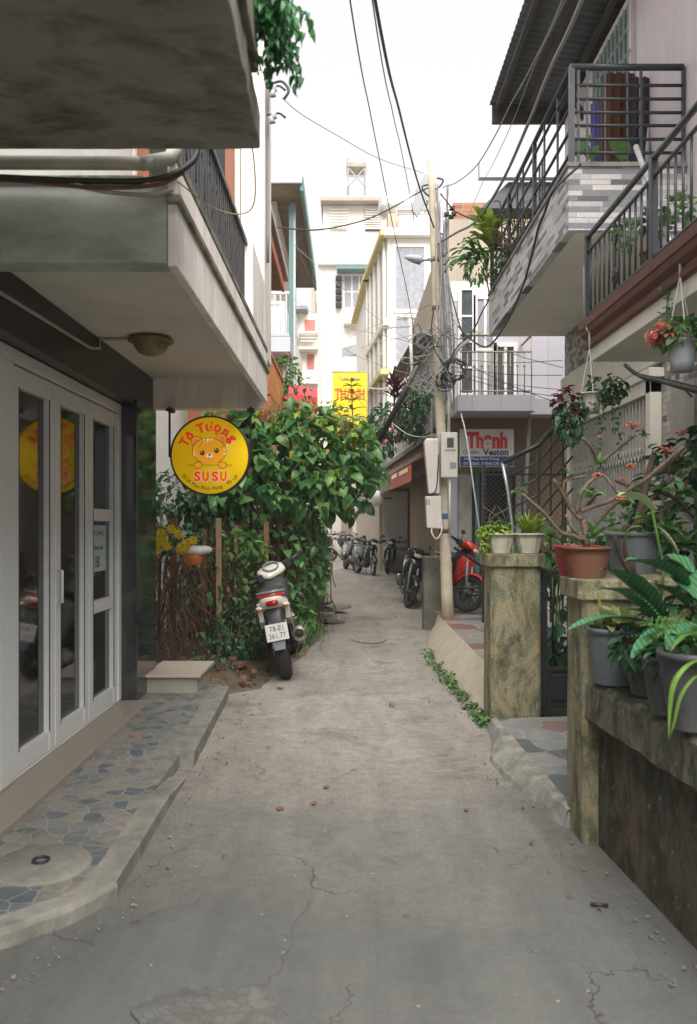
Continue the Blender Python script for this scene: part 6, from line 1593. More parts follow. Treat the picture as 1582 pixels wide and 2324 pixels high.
# --- vine fence beside the step
vf = thing('vine_fence', 'wire fence smothered in dry brown vines behind the tiled step', 'fence', (-1.5,9.2,0))
m = MB(); ax, ay, bx, by = -2.1, 8.55, -.98, 9.75
for t in (0,.18,.42,.7,.98):
    x = ax+(bx-ax)*t; y = ay+(by-ay)*t; m.bar((x,y,0),(x+.02,y,1.50+.08*math.sin(t*9)),.055)
m.build('post', M['wood'], vf)
m = MB()
for i in range(430):
    t = R.random(); x = ax+(bx-ax)*t+R.uniform(-.12,.12); y = ay+(by-ay)*t+R.uniform(-.12,.12); z = R.uniform(.35,1.22); pts = [Vector((x,y,z))]
    for k in range(6): pts.append(pts[-1]+Vector((R.uniform(-.09,.09), R.uniform(-.05,.05), R.uniform(-.20,-.02)))); pts[-1].z = max(.01, pts[-1].z)
    m.tube(spline(pts,2), R.uniform(.002,.006), 4)
m.build('dry_vine', M['twig'], vf)
m = MB(); 
for i in range(9): z = .15+i*.12; m.tube([(ax,ay,z),(bx,by,z)], .003, 4)
for i in range(16): t = i/15; m.tube([(ax+(bx-ax)*t,ay+(by-ay)*t,.1),(ax+(bx-ax)*t,ay+(by-ay)*t,1.2)], .003, 4)
m.build('wire_mesh', M['iron'], vf)
m = MB(); foliage(m, (-1.6,8.95,.75), (.5,.12,.5), 130, .07, .045, jit=.6); foliage(m, (-1.55,9.3,1.28), (.6,.35,.16), 230, .085, .05); foliage(m, (-1.2,9.55,1.0), (.22,.25,.42), 260, .08, .055); foliage(m, (-1.8,9.2,.8), (.3,.2,.4), 60, .08, .05)
m.build('leaves', L_['mid'], vf)
m = MB(); foliage(m, (-1.5,9.05,.5), (.5,.15,.45), 120, .06, .035); foliage(m, (-1.6,9.0,1.1), (.5,.15,.15), 70, .06, .035); m.build('dead_leaves', L_['dry'], vf)
ps = thing('wooden_stake', 'pale wooden stake standing in front of the vine fence', 'stake', P(498,1482,8.9))
m = MB(); m.bar((P(498,1482,8.9).x,8.9,0),(P(496,1176,8.9).x,8.9,PZ(1176,8.9)),.055,.045); m.build('post', solid('pale_wood', (.30,.22,.13), .85, var=.25, scale=10), ps)
g2 = thing('garden_shrub', 'light green leafy shrub behind the round yellow sign', 'shrub', (-2.0,10.4,0))
m = MB(); foliage(m, C(400,1120,10.2), (.55,.5,.28), 300, .09, .06); foliage(m, C(480,1150,10.2), (.45,.4,.25), 220, .09, .06); foliage(m, C(370,1170,9.8), (.4,.3,.25), 140, .09, .055); m.build('crown', L_['teal'], g2)
m = MB(); twigs(m, (-2.6,-1.5,9.9,10.5,1.0,1.9), 60, .010, 4, .22); 
for i in range(6): m.tube([(-2.4+i*.2,10.2,0),(-2.35+i*.2,10.2,1.7)], .02, 6)
m.build('branches', M['bark'], g2)
g3 = thing('low_shrub', 'dark green low shrub at the fence foot left of the motorbike', 'shrub', (-1.15,9.0,0))
m = MB(); foliage(m, (-1.17,8.85,.33), (.30,.38,.33), 620, .055, .032); foliage(m, (-1.35,8.3,.16), (.3,.3,.16), 200, .05, .03); foliage(m, (-.85,10.2,.45), (.28,.5,.4), 300, .07, .03); m.build('crown', L_['teal'], g3)
m = MB()
for i in range(14): m.tube([(-1.17+R.uniform(-.15,.15),8.85+R.uniform(-.2,.2),0),(-1.17+R.uniform(-.3,.3),8.85+R.uniform(-.3,.3),.4)], .006, 5)
m.build('stems', M['stem'], g3)
g4 = thing('grassy_weeds', 'tuft of grass and weeds right of the leaning motorbike', 'plant', (-.45,10.0,0))
m = MB()
for i in range(170): m.blade((-.62+R.gauss(0,.12),10.2+R.gauss(0,.5),.04), (R.uniform(-.6,.6),R.uniform(-.6,.6),1), R.uniform(.12,.38), .012, .9, 4)
foliage(m, (-.62,10.4,.25), (.2,.6,.22), 160, .07, .045); m.build('leaves', L_['mid'], g4)
# yellow flowers with plastic wrap
yf = thing('potted_flowers', 'yellow flowers in an orange pot wrapped with white plastic on the fence', 'flower pot', P(430,1262,8.35))
c = P(438,1262,8.35)
m = MB(); m.lathe([(.08,-.09),(.12,.02),(.11,.02)], (c.x,c.y,c.z), 14, cap=False); m.build('pot', solid('orange_plastic', (.50,.13,.03), .6, var=.2), yf)
m = MB(); m.loft([(c.x-.02,c.y-.10,c.z+.04,.10,.035),(c.x+.03,c.y-.02,c.z+.06,.17,.05),(c.x+.05,c.y+.06,c.z+.07,.14,.04)], 12); m.build('plastic_wrap', solid('white_plastic', (.60,.57,.55), .4), yf)
m = MB()
for k in range(15):
    q = P(R.uniform(352,440), R.uniform(1198,1250), 8.15)+Vector((0,R.uniform(-.08,.08),0))
    for s in range(9):
        a = s*math.pi*2/9; m.leaf(q, (math.cos(a),-.35,math.sin(a)), .055, .034, up=(0,-1,.5))
m.build('flowers', L_['yellowf'], yf)
m = MB(); foliage(m, P(400,1225,8.4), (.28,.14,.15), 190, .06, .035); m.build('leaves', L_['dark'], yf)
m = MB()
for i in range(10): m.tube([(c.x+R.uniform(-.04,.04),c.y,c.z),(c.x+R.uniform(-.3,.1),c.y,c.z+.2)], .004, 4)
m.build('stems', M['stem'], yf)
# litter: bricks, shards, dry leaves
m = MB()
for i in range(260):
    x = R.uniform(-1.5,-.62); y = R.uniform(7.35,10.2)
    if x > interp(LEFT, y)+.1: continue
    z = .07 if x < interp(LEFT,y)-.05 else .02
    m.leaf((x,y,z+R.uniform(0,.02)), (R.uniform(-1,1),R.uniform(-1,1),R.uniform(-.1,.3)), R.uniform(.03,.07), R.uniform(.02,.04), up=(0,0,1))
o = m.build('leaf_litter', L_['dry'], loc=(-1,8.5,0)); o['kind'] = 'stuff'; tag(o, 'scattered dry leaves on the soil by the motorbike', 'leaf litter', kind='stuff')
def chunk(name, label, c, s, mt, cat, jit=.12, group=None):
    m = MB(); x, y, z = c; a = R.uniform(0,3)
    m.xf = Matrix.Translation(Vector(c)) @ Matrix.Rotation(a,4,'Z') @ Matrix.Rotation(R.uniform(-.15,.15),4,'X')
    vs = []
    for sz in (-1,1):
        for (u, v_) in ((-1,-1),(1,-1),(1,1),(-1,1)): vs.append((u*s[0]*(1+R.uniform(-jit,jit)), v_*s[1]*(1+R.uniform(-jit,jit)), sz*s[2]*(1+R.uniform(-jit,jit))))
    m.hexa(vs); return tag(m.build(name, M[mt], loc=c, bevel=min(s)*.3), label, cat, group)
M['rubble'] = solid('brick_rubble', (.20,.10,.065), .9, var=.3, scale=20, bump=.5)
for (px, py, s, lab) in ((545,1513,.05,'largest brick lump by the tiled step'),(528,1500,.045,'pinkish brick shard left of the brick lumps'),(575,1528,.03,'small brick bit at the soil edge'),(553,1545,.03,'flat brick chip near the patio corner')):
    p = G(px,py,.07); chunk('brick_fragment', lab, (p.x,p.y,.09), (s*1.6,s,s*.55), 'rubble', 'brick fragment')
for (px, py, s, lab) in ((740,1786,.011,'tiny red brick crumb in mid alley'),(636,1835,.012,'reddish crumb left of the alley middle'),(712,1823,.010,'flat brownish crumb in mid alley'),(636,1562,.018,'brick crumb beside the motorbike wheel'),(1058,1838,.010,'tan splinter right of the alley middle')):
    p = G(px,py,.01); chunk('alley_crumb', lab, (p.x,p.y,.012), (s*1.4,s,s*.5), 'rubble', 'crumb')
p = G(890,1603,.01); chunk('pebble', 'lone grey pebble standing on the alley concrete', (p.x,p.y,.025), (.02,.018,.02), 'kerb', 'pebble')
p = G(1358,2054,.01); m = MB(); m.tube([(p.x-.03,p.y,.014),(p.x+.035,p.y-.01,.014)], .007, 6); tag(m.build('black_stub', M['iron'], loc=(p.x,p.y,.01)), 'little black stub lying on the right of the alley', 'litter')
for (px, py, w_, lab) in ((780,1388,.22,'broken slab slice lowest in the heap by the hedge'),(752,1398,.19,'grey slab piece left in the heap by the hedge'),(768,1412,.14,'small slab piece at the front of the heap'),(748,1378,.16,'slab piece topmost in the heap by the hedge')):
    p = G(px,py,.02); chunk('slab_piece', lab, (p.x-.12,p.y,.045 if py > 1390 else .10), (w_,.16,.03), 'kerb', 'slab piece', .2)
p = G(292,1672,.11); m = MB(); m.xf = None; m.leaf((p.x,p.y,.118), (1,.2,0), .035, .03, up=(0,0,1)); tag(m.build('pink_petal', L_['pinkf'], loc=(p.x,p.y,.112)), 'single pink petal on the tiled patio', 'petal')
# weeds along the apron foot
m = MB()
for i in range(60):
    t = R.random(); y = 5.95+t*3.6; x = interp([(5.9,1.03),(7,.985),(8.4,.925),(10,.9)], y)+R.gauss(0,.02)
    foliage(m, (x,y,.03), (.05,.06,.035), 11, .035, .026)
o = m.build('weed_strip', L_['mid'], loc=(.95,7.5,0)); tag(o, 'strip of small green weeds along the right alley edge', 'weeds', kind='stuff')
m = MB()
for (px, py, n_) in ((205,2042,26),(130,2080,16),(190,2035,10)):
    p = G(px,py,.02); foliage(m, (p.x,p.y,.025), (.04,.03,.02), n_, .03, .02)
o = m.build('kerb_weeds', L_['mid'], loc=(-1.1,3,0)); tag(o, 'little weeds sprouting at the broken patio kerb', 'weeds', kind='stuff')
# --- hanging vine from the top left
hv = thing('hanging_vine', 'green vine trailing down over the canopy edge at the top left', 'vine', (-.33,2.9,3.33))
m = MB(); st_ = MB()
for i in range(30):
    p = Vector((R.uniform(-.34,-.235), R.uniform(2.75,3.0), R.uniform(3.37,3.44))); pts = [p]
    L0 = R.uniform(.08,.30); n_ = 7
    for k in range(n_): p = p+Vector((R.uniform(-.02,.035),R.uniform(-.02,.02),-L0/n_)); pts.append(p); 
    st_.tube(pts, .003, 4)
    for q in pts[1:]:
        for s in range(3): m.leaf(q, (R.uniform(-1,1),R.uniform(-1,.4),-.7), R.uniform(.026,.045), .024, droop=.5)
st_.build('stem', M['stem'], hv); m.build('leaves', leafmat('vine_leaf', (.02,.11,.04), (.04,.20,.06), (.07,.25,.08), .4), hv)
# shrub on the left balcony end, under the C house
bs = thing('balcony_shrub', 'small green shrub hanging from the terracotta balcony end', 'shrub', P(650,870,13.4))
m = MB(); foliage(m, P(650,850,13.4), (.22,.2,.30), 120, .10, .06); foliage(m, P(640,905,13.0), (.2,.2,.25), 70, .10, .06); foliage(m, P(690,880,13.6), (.12,.2,.3), 30, .08, .05); m.build('crown', L_['mid'], bs)
m = MB(); m.tube([P(640,930,13.2),P(650,850,13.4),P(672,840,13.5)], .015, 5); m.build('stem', M['bark'], bs)
# --- plants on the brown house balcony
bp = thing('balcony_plants', 'bushy plants with pink flowers spilling from the brown house balcony', 'plant', P(900,960,16))
m = MB(); foliage(m, P(880,960,15.6), (.38,.7,.35), 330, .12, .07); foliage(m, P(935,940,14.2), (.25,.4,.42), 240, .11, .065); foliage(m, P(955,900,13.6), (.18,.3,.25), 110, .10, .06); foliage(m, P(870,1010,16.5), (.3,.6,.2), 110, .12, .07); m.build('leaves', L_['teal'], bp)
m = MB(); foliage(m, P(885,990,15), (.25,.3,.12), 20, .07, .06); foliage(m, P(905,965,14.8), (.2,.2,.1), 16, .08, .07); m.build('flowers', L_['pinkf'], bp)
m = MB(); twigs(m, (.85,1.4,14,16,3.0,3.6), 40, .012, 4, .2, (0,0,.6)); m.build('branches', M['bark'], bp)
bp = thing('burgundy_plant', 'dark burgundy spiky plant on the brown house balcony', 'plant', P(895,890,14))
m = MB()
for i in range(46): m.blade(P(R.uniform(885,905),R.uniform(865,905),14), (R.uniform(-1,1),R.uniform(-1,.5),R.uniform(.1,.9)), R.uniform(.2,.34), .05, .8, 5)
m.build('leaves', L_['burgundy'], bp); m = MB(); m.tube([P(895,960,14),P(895,875,14)], .02, 6); m.build('stem', M['bark'], bp)
# --- staghorn fern on the stone balcony's far end
sf = thing('staghorn_fern', 'lime staghorn fern with trailing fronds on the stone balcony end', 'fern', P(1118,580,9.5))
m = MB()
for i in range(34): m.blade(P(R.uniform(1105,1125),R.uniform(520,560),9.5), (R.uniform(-1,.3),R.uniform(-.8,.4),R.uniform(.1,1)), R.uniform(.22,.36), .075, .7, 6, prof=lambda t: .5+.8*t if t < .85 else .6)
m.build('shield_fronds', L_['lime'], sf)
m = MB(); m.ball(P(1118,540,9.55), (.09,.07,.15), 10, .15); m.build('root_ball', M['rubble'], sf)
m = MB()
for i in range(34):
    p = P(R.uniform(1070,1112),R.uniform(565,600),9.5); L0 = R.uniform(.2,.5); m.blade(p, (R.uniform(-.5,.2),R.uniform(-.3,.3),.1), L0, .035, 1.6, 7, wave=.5)
foliage(m, P(1082,600,9.5), (.16,.12,.22), 130, .07, .03, down=.9)
m.build('trailing_fronds', L_['mid'], sf)
bp = thing('rail_plants', 'dark creeping plants tangled in the stone balcony rail end', 'plant', P(1150,560,9))
m = MB(); foliage(m, (1.78,9.0,4.38), (.12,.6,.18), 230, .07, .035); m.build('leaves', L_['teal'], bp)
m = MB(); twigs(m, (1.7,1.9,8.4,9.6,4.3,4.7), 70, .006, 4, .12, (0,0,.3)); m.build('stems', M['twig'], bp)
bl = thing('elephant_ear', 'big round leaved plant behind the upper balcony front rails', 'plant', P(1380,372,6.6))
m = MB()
for (px, py, s, dx) in ((1398,322,.21,.1),(1328,318,.20,-.4),(1345,338,.13,-.2)):
    p = P(px,py-4,6.45); m.blade(p, (dx,-.35,-1), s, s*.95, .1, 8, prof=lambda t: math.sin(math.pi*min(1,.22+.78*t))**.6)
m.build('leaves', L_['mid'], bl)
m = MB(); m.tube([P(1398,320,6.45),P(1390,378,6.5)], .006, 5); m.tube([P(1328,316,6.45),P(1360,378,6.5)], .006, 5); m.build('stem', M['stem'], bl)
for (px, py, d, lab, mt_) in ((1425,540,5.15,'green plant growing in the orange balcony pot','mid'),(1492,510,4.88,'leafy plant in the pale balcony pot','dark'),(1540,480,4.5,'plant in the white pot at the bench end','mid')):
    t_ = thing('balcony_pot_plant', lab, 'plant', P(px,py+20,d)); m = MB(); foliage(m, P(px,py-4,d), (.08,.08,.07), 70, .05, .03, down=-.3); m.build('leaves', L_[mt_], t_)
    m = MB(); m.tube([P(px,py+22,d),P(px,py-5,d)], .006, 5); m.build('stem', M['stem'], t_)
# --- hanging baskets
def basket(c, r, h, hang, mt, label, leafs):
    t = thing('hanging_basket', label, 'hanging pot', c)
    m = MB(); m.lathe([(0,0),(r*.74,0),(r*.8,h*.3),(r*.86,h*.55),(r*.95,h*.93),(r*1.08,h*.94),(r*1.08,h),(r*.95,h),(r*.9,h*.9),(0,h*.88)], c, 30, cap=False); m.build('pot', M[mt], t)
    m = MB()
    for k in range(3):
        a = k*2.09+.4; m.tube([(c[0]+r*math.cos(a),c[1]+r*math.sin(a),c[2]+h),hang], .0035, 4)
    m.tube([hang,(hang[0],hang[1],hang[2]+.12)], .007, 6); m.tube([(hang[0]+.02*math.cos(a),hang[1],hang[2]+.14+.025*math.sin(a)) for a in [q*math.pi/6 for q in range(13)]], .006, 5, False)
    m.build('cord', M['cord'], t)
    leafs(t, c, r, h); return t
def lf1(t, c, r, h):
    m = MB(); foliage(m, (c[0],c[1],c[2]+h+.04), (r*1.5,r*1.2,.06), 120, .06, .04); m.build('leaves', L_['mid'], t)
    m = MB(); foliage(m, (c[0]-.11,c[1],c[2]+h+.04), (.08,.07,.05), 80, .026, .018); m.build('red_leaves', L_['salmon'], t)
    m = MB(); foliage(m, P(1500,760,c[1]-.03), (.035,.03,.03), 36, .035, .035, shell=.3); foliage(m, P(1522,765,c[1]-.03), (.03,.03,.02), 18, .03, .03, shell=.3); m.build('flowers', L_['pinkf'], t)
d = 4.12; basket((PX(1548,d),d,PZ(843,d)), .073, .155, P(1544,625,d), 'bluepot', 'pale blue hanging pot with pink flowers at the right edge', lf1)
def lf2(t, c, r, h):
    m = MB(); foliage(m, (c[0]+.10,c[1],c[2]+h+.03), (.14,.1,.09), 150, .045, .032); foliage(m, (c[0]-.15,c[1],c[2]-.05), (.10,.1,.16), 130, .045, .032, down=.9)
    for i in range(13):
        p = Vector((c[0]+R.uniform(-.16,.22),c[1]-.05,c[2]+h)); 
        for k in range(int(R.uniform(5,14))): p = p+Vector((R.uniform(-.02,.02),0,-.035)); m.leaf(p, (R.uniform(-1,1),R.uniform(-1,0),-.5), .035, .025)
    m.build('leaves', L_['teal'], t)
    m = MB(); foliage(m, (c[0]-.17,c[1],c[2]+h*.4), (.10,.09,.13), 110, .05, .035); m.build('red_leaves', L_['burgundy'], t)
d = 5.62; basket((PX(1342,d),d,PZ(938,d)), .072, .14, P(1338,790,d), 'whitepot', 'pale hanging pot with trailing green and red leaves', lf2)
m = MB(); 
for k in range(9): p = P(1516+R.uniform(-8,8),650+k*18,4.3); foliage(m, p, (.03,.03,.03), 8, .025, .014)
m.tube([P(1528,600,4.3),P(1512,700,4.3),P(1522,800,4.3)], .003, 4)
tag(m.build('wispy_vine', L_['mid'], loc=P(1516,700,4.3)), 'wispy green tendril beside the hanging pot cords', 'vine')
# --- cream planters on the far pillar
for i, (px, lab, mt_, g_) in enumerate(((1136,'left cream fluted planter with a yellow green plant','lime',0),(1201,'right cream fluted planter with lime fern fronds','lime',1))):
    d = 6.2; c = (PX(px,d)+.0, d, 1.288)
    t = pot('planter', lab, c, .105, .15, 'whitepot', 'cream fluted planters on the gate pillar', flute=10, taper=.66, cat='planter')
    m = MB()
    if g_ == 0:
        foliage(m, (c[0]-.05,c[1],c[2]+.16), (.13,.10,.055), 240, .032, .026); foliage(m, (c[0]-.13,c[1]-.02,c[2]+.08), (.035,.05,.09), 80, .03, .025)
    else:
        for k in range(60): m.blade((c[0]+R.uniform(-.04,.04),c[1]+R.uniform(-.04,.04),c[2]+.13), (R.uniform(-.8,.8),R.uniform(-.8,.6),1), R.uniform(.10,.22), .02, .6, 5, wave=.3)
    m.build('leaves', L_[mt_], t)
    if g_ == 0:
        m = MB(); foliage(m, (c[0]+.0,c[1]+.05,c[2]+.20), (.09,.06,.05), 80, .035, .025); m.build('green_leaves', L_['mid'], t)
        m = MB()
        for k in range(4): m.tube(spline([(c[0],c[1],c[2]+.13),(c[0]+R.uniform(-.1,.05),c[1],c[2]+.25),(c[0]+R.uniform(-.18,.1),c[1],c[2]+.36)],3), .003, 4)
        m.build('stem', M['thorny'], t)
# --- crown of thorns in the terracotta pot
d0 = 3.95; pc = (PX(1331,d0), d0, 1.248)
pot('flower_pot', 'terracotta pot holding the thorny plant on the near pillar', pc, .112, .148, 'tpot', taper=.76)
pot('flower_pot', 'dark red pot just behind the terracotta pot', (pc[0]-.0,d0+.16,1.248), .112, .15, 'redpot')
pot('flower_pot', 'large grey ribbed pot behind the terracotta pot', (PX(1436,4.4),4.4,1.242), .14, .22, 'greypot', ribs=7, taper=.82)
def thornplant(label, branches, mt, leafspots, flowers, base, wob=.0):
    t = thing('crown_of_thorns', label, 'thorny plant', base)
    m = MB(); sp_ = MB()
    for (pix, r0, r1) in branches:
        pts = spline([P(*p) for p in pix], 5); n = len(pts); m.tube(pts, [r0+(r1-r0)*i/(n-1) for i in range(n)], 7)
        for i in range(n-1):
            for k in range(9):
                q = pts[i].lerp(pts[i+1], R.random()); rr_ = r0+(r1-r0)*i/(n-1)
                dd = Vector((R.uniform(-1,1),R.uniform(-1,1),R.uniform(-1,1))).normalized()
                sp_.tube([q+dd*rr_*.6, q+dd*(rr_+R.uniform(.006,.014))], [.0022,.0003], 3)
    m.build('stem', M[mt], t); sp_.build('thorns', M['thorndark'], t)
    m = MB()
    for (px, py, d, n_, s) in leafspots:
        for k in range(n_):
            m.leaf(P(px,py,d)+Vector((R.gauss(0,.012),R.gauss(0,.012),R.gauss(0,.012))), (R.uniform(-1,1),R.uniform(-1,.6),R.uniform(-.2,.9)), s*R.uniform(.7,1.2), s*.5, droop=.3)
    m.build('leaves', L_['mid'], t)
    for (px, py, d, s) in flowers:
        m = MB(); c = P(px,py,d)
        for k in range(16):
            a = R.uniform(0,6.28); q = c+Vector((math.cos(a)*s*R.random(), math.sin(a)*s*.7*R.random(), R.uniform(-s*.3,s*.5)))
            m.ball(q, (s*.30,s*.30,s*.20), 6)
        m.build('flower', L_['salmon'], t)
    return t
dd = 3.95
thornplant('crown of thorns with pale stems growing from the terracotta pot',
  [([(1330,1238,dd),(1328,1205,dd),(1322,1180,dd)],.018,.014),([(1322,1182,dd),(1295,1154,dd),(1275,1118,3.9),(1257,1089,3.85)],.012,.007),
   ([(1308,1165,dd),(1318,1120,dd),(1343,1089,4.0),(1364,1068,4.05),(1357,1050,4.05)],.011,.007),([(1357,1055,4.05),(1345,1020,4.0),(1322,994,3.95)],.010,.007),
   ([(1360,1052,4.05),(1400,1020,4.0),(1443,987,3.9)],.010,.006),([(1318,1160,dd),(1350,1148,3.95),(1384,1137,3.9),(1420,1115,3.9),(1464,1089,3.85),(1510,1050,3.8),(1554,1012,3.75)],.012,.008),
   ([(1338,1205,dd),(1365,1175,3.9),(1390,1150,3.85),(1412,1134,3.8)],.010,.006),([(1325,1228,dd),(1300,1216,3.9),(1270,1206,3.85),(1235,1165,3.8),(1184,1120,3.75)],.013,.006),
   ([(1325,1226,dd),(1300,1200,3.9),(1284,1168,3.9)],.011,.007),([(1350,1130,3.95),(1335,1145,4.0),(1325,1160,4.0)],.009,.008),([(1360,1068,4.05),(1385,1095,4.0),(1400,1120,4.0)],.008,.006),([(1295,1154,dd),(1280,1095,3.9),(1330,1080,3.95)],.008,.005)],
  'thorny', [(1178,1113,3.75,4,.06),(1335,1125,3.95,6,.06),(1358,1052,4.0,6,.05),(1345,1215,3.9,10,.06),(1450,985,3.9,5,.05),(1325,1110,3.9,4,.05),(1290,1075,3.9,5,.045),(1390,1175,3.8,6,.05),(1420,1130,3.8,4,.045)],
  [(1437,968,3.88,.035),(1357,1080,3.9,.026),(1432,1060,3.85,.030),(1411,1133,3.78,.026),(1415,1090,3.85,.02),(1360,992,4.0,.014)], pc)
dd = 4.3
thornplant('dark many stemmed crown of thorns right of the terracotta pot',
  [([(1433,1303,dd),(1443,1206,dd),(1460,1130,dd),(1474,1068,dd),(1485,1029,dd)],.024,.016),([(1430,1300,dd),(1420,1250,dd),(1418,1190,dd)],.016,.012),([(1430,1300,dd),(1405,1250,dd),(1395,1216,dd)],.013,.010),
   ([(1440,1300,dd),(1467,1261,dd),(1495,1206,dd),(1500,1160,dd)],.014,.010),([(1474,1080,dd),(1510,1060,dd),(1540,1030,dd),(1556,1010,dd)],.014,.008),([(1455,1160,dd),(1500,1110,dd),(1575,1045,dd)],.013,.009),
   ([(1465,1120,dd),(1430,1105,dd),(1395,1090,dd)],.010,.007),([(1475,1110,dd),(1530,1130,dd),(1575,1175,dd)],.012,.009),([(1500,1160,dd),(1535,1140,dd),(1560,1090,dd)],.011,.008),([(1512,1025,dd),(1518,1080,dd)],.008,.007)],
  'thorndark', [(1500,1110,4.3,12,.06),(1545,1120,4.2,16,.08),(1560,1060,4.2,10,.06),(1420,1150,4.2,10,.06),(1470,1180,4.2,14,.07),(1520,1200,4.2,16,.08),(1555,1240,4.2,16,.08),(1430,1210,4.1,8,.05),(1475,1020,4.3,6,.05)],
  [(1514,1022,4.25,.034),(1543,984,4.3,.028),(1553,980,4.3,.02)], (PX(1436,4.4),4.4,1.44))
# --- pots on the ledge
pts_ = [(1396,3.66,.118,.25,'greypot',7,'grey ribbed pot at the far end of the mossy ledge'),(1468,3.40,.10,.27,'darkpot',0,'dark tapered pot second from the far end of the ledge'),(1512,3.06,.085,.22,'darkpot',0,'small dark pot third along the mossy ledge'),(1570,2.84,.11,.27,'darkpot',0,'dark pot at the near end of the ledge')]
for (px, d, r_, h_, mt_, rb, lab) in pts_:
    pot('ledge_pot', lab, (PX(px,d), d, .79), r_, h_, mt_, 'dark pots on the mossy ledge', ribs=rb, taper=.78 if rb else .62)
def bigleaf(m, a, b, L, W, droop=.5, d=3.3):
    A_ = P(*a); B_ = P(*b); v_ = (B_-A_); m.blade(A_, v_.normalized()+Vector((0,0,droop*.45)), v_.length*1.05, W, droop, 10, fold=.18, prof=lambda t: (math.sin(math.pi*min(1,(t*.93+.05)))**.75), wave=.02)
pl = thing('peace_lily', 'glossy broad leaved plant with ribbed leaves over the ledge pots', 'plant', (PX(1468,3.4),3.4,1.05))
m = MB()
for (a, b, w_) in (((1500,1400,3.35),(1370,1298,3.1),.13),((1560,1330,3.3),(1425,1278,3.2),.15),((1480,1400,3.4),(1360,1345,3.1),.10),((1480,1420,3.3),(1295,1440,3.0),.07),((1530,1300,3.5),(1600,1380,3.2),.18),((1500,1420,3.4),(1420,1390,3.2),.09),((1540,1420,3.2),(1440,1500,3.0),.08),((1560,1380,3.3),(1490,1330,3.3),.13),((1570,1300,3.4),(1500,1265,3.5),.14),((1590,1420,3.1),(1520,1480,2.9),.10)):
    bigleaf(m, a, b, 0, w_, .55)
m.build('leaves', L_['vein'], pl)
m = MB(); m.tube(spline([P(1490,1440,3.4),P(1505,1300,3.4),P(1492,1220,3.4),P(1478,1150,3.4)],5), .006, 6); m.tube(spline([P(1500,1440,3.4),P(1540,1330,3.4),P(1560,1290,3.4)],5), .005, 6)
for k in range(6): m.tube([P(1470,1480,3.4),P(1480+k*15,1400,3.3)], .005, 5)
m.build('stem', M['stem'], pl)
m = MB()
m.blade(P(1480,1160,3.4), (-.6,-.1,.55), .17, .075, 1.0, 9, fold=.3); m.build('spathe', solid('pale_green_spathe', (.42,.52,.28), .5, var=.1), pl)
m = MB(); m.blade(P(1492,1195,3.35), (.45,-.2,-.6), .14, .035, .3, 8, fold=.35); m.build('spathe', solid('cream_spathe', (.55,.50,.36), .5, var=.1), pl)
vp = thing('variegated_plant', 'cream and green leaved plant in the grey ribbed ledge pot', 'plant', (PX(1396,3.66),3.66,1.03))
m = MB()
for i in range(46): m.blade((PX(1398,3.66)+R.gauss(0,.03),3.66+R.gauss(0,.03),1.03), (R.uniform(-1,1),R.uniform(-1,.8),R.uniform(.2,.9)), R.uniform(.10,.19), .045, .8, 6)
m.build('leaves', L_['cream_leaf'], vp)
fp = thing('fern', 'feathery green fern filling the near end of the ledge', 'fern', (PX(1530,3.0),3.0,1.03))
m = MB()
for i in range(34):
    c = P(R.uniform(1520,1600),R.uniform(1420,1490),R.uniform(2.8,3.2)); d_ = Vector((R.uniform(-1,.8),R.uniform(-1,.6),R.uniform(.0,.8))).normalized(); p = c.copy(); L0 = R.uniform(.12,.24)
    for k in range(12):
        p = p+d_*(L0/12); d_ = (d_+Vector((0,0,-.07))).normalized(); sd = d_.cross(Vector((0,0,1))).normalized()
        for s in (-1,1): m.leaf(p, sd*s+d_*.5, .045*(1-k/14), .010, up=(0,0,1))
m.build('fronds', L_['mid'], fp)
m = MB(); 
for i in range(10): m.tube([(PX(1535,3.0)+R.uniform(-.03,.03),3.0,.98),P(R.uniform(1500,1590),R.uniform(1400,1470),3.0)], .003, 4)
m.build('stem', M['stem'], fp)
lp_ = thing('ledge_foliage', 'dark leafy mass between the ledge pots and the peace lily', 'plant', (PX(1500,3.3),3.3,1.0))
m = MB(); foliage(m, P(1470,1470,3.35), (.13,.14,.09), 260, .055, .022); foliage(m, P(1540,1490,3.0), (.12,.12,.07), 180, .05, .02); foliage(m, P(1560,1420,3.4), (.16,.2,.12), 200, .07, .03); m.build('leaves', L_['dark'], lp_)
m = MB(); m.tube([P(1470,1500,3.35),P(1470,1450,3.35)], .006, 5); m.build('stem', M['stem'], lp_)
sv = thing('strap_leaf_plant', 'plant with two long yellow green strap leaves hanging over the ledge', 'plant', (PX(1570,2.84),2.84,1.05))
m = MB()
for (pix, w_) in (([(1600,1495,2.7),(1560,1512,2.62),(1530,1550,2.6),(1520,1610,2.6),(1518,1680,2.6)],.013),([(1610,1530,2.7),(1575,1540,2.62),(1545,1580,2.6),(1530,1640,2.6),(1522,1668,2.6)],.009),([(1590,1440,2.8),(1550,1445,2.7),(1520,1480,2.65)],.014)):
    pts = spline([P(*p) for p in pix], 5); n = len(pts); vs = []
    for i, p in enumerate(pts):
        w2 = w_*math.sin(math.pi*min(1,.35+.65*i/(n-1)))**.8; vs += [p+Vector((w2*.8,-w2*.3,w2*.3)), p, p+Vector((-w2*.8,-w2*.2,w2*.3))]
    m.add(vs, [(3*i+k,3*i+k+1,3*i+k+4,3*i+k+3) for i in range(n-1) for k in range(2)], True)
m.build('leaves', L_['strap'], sv); m = MB(); m.tube([(PX(1570,2.84),2.84,1.03),P(1600,1495,2.7)], .006, 5); m.build('stem', M['stem'], sv)
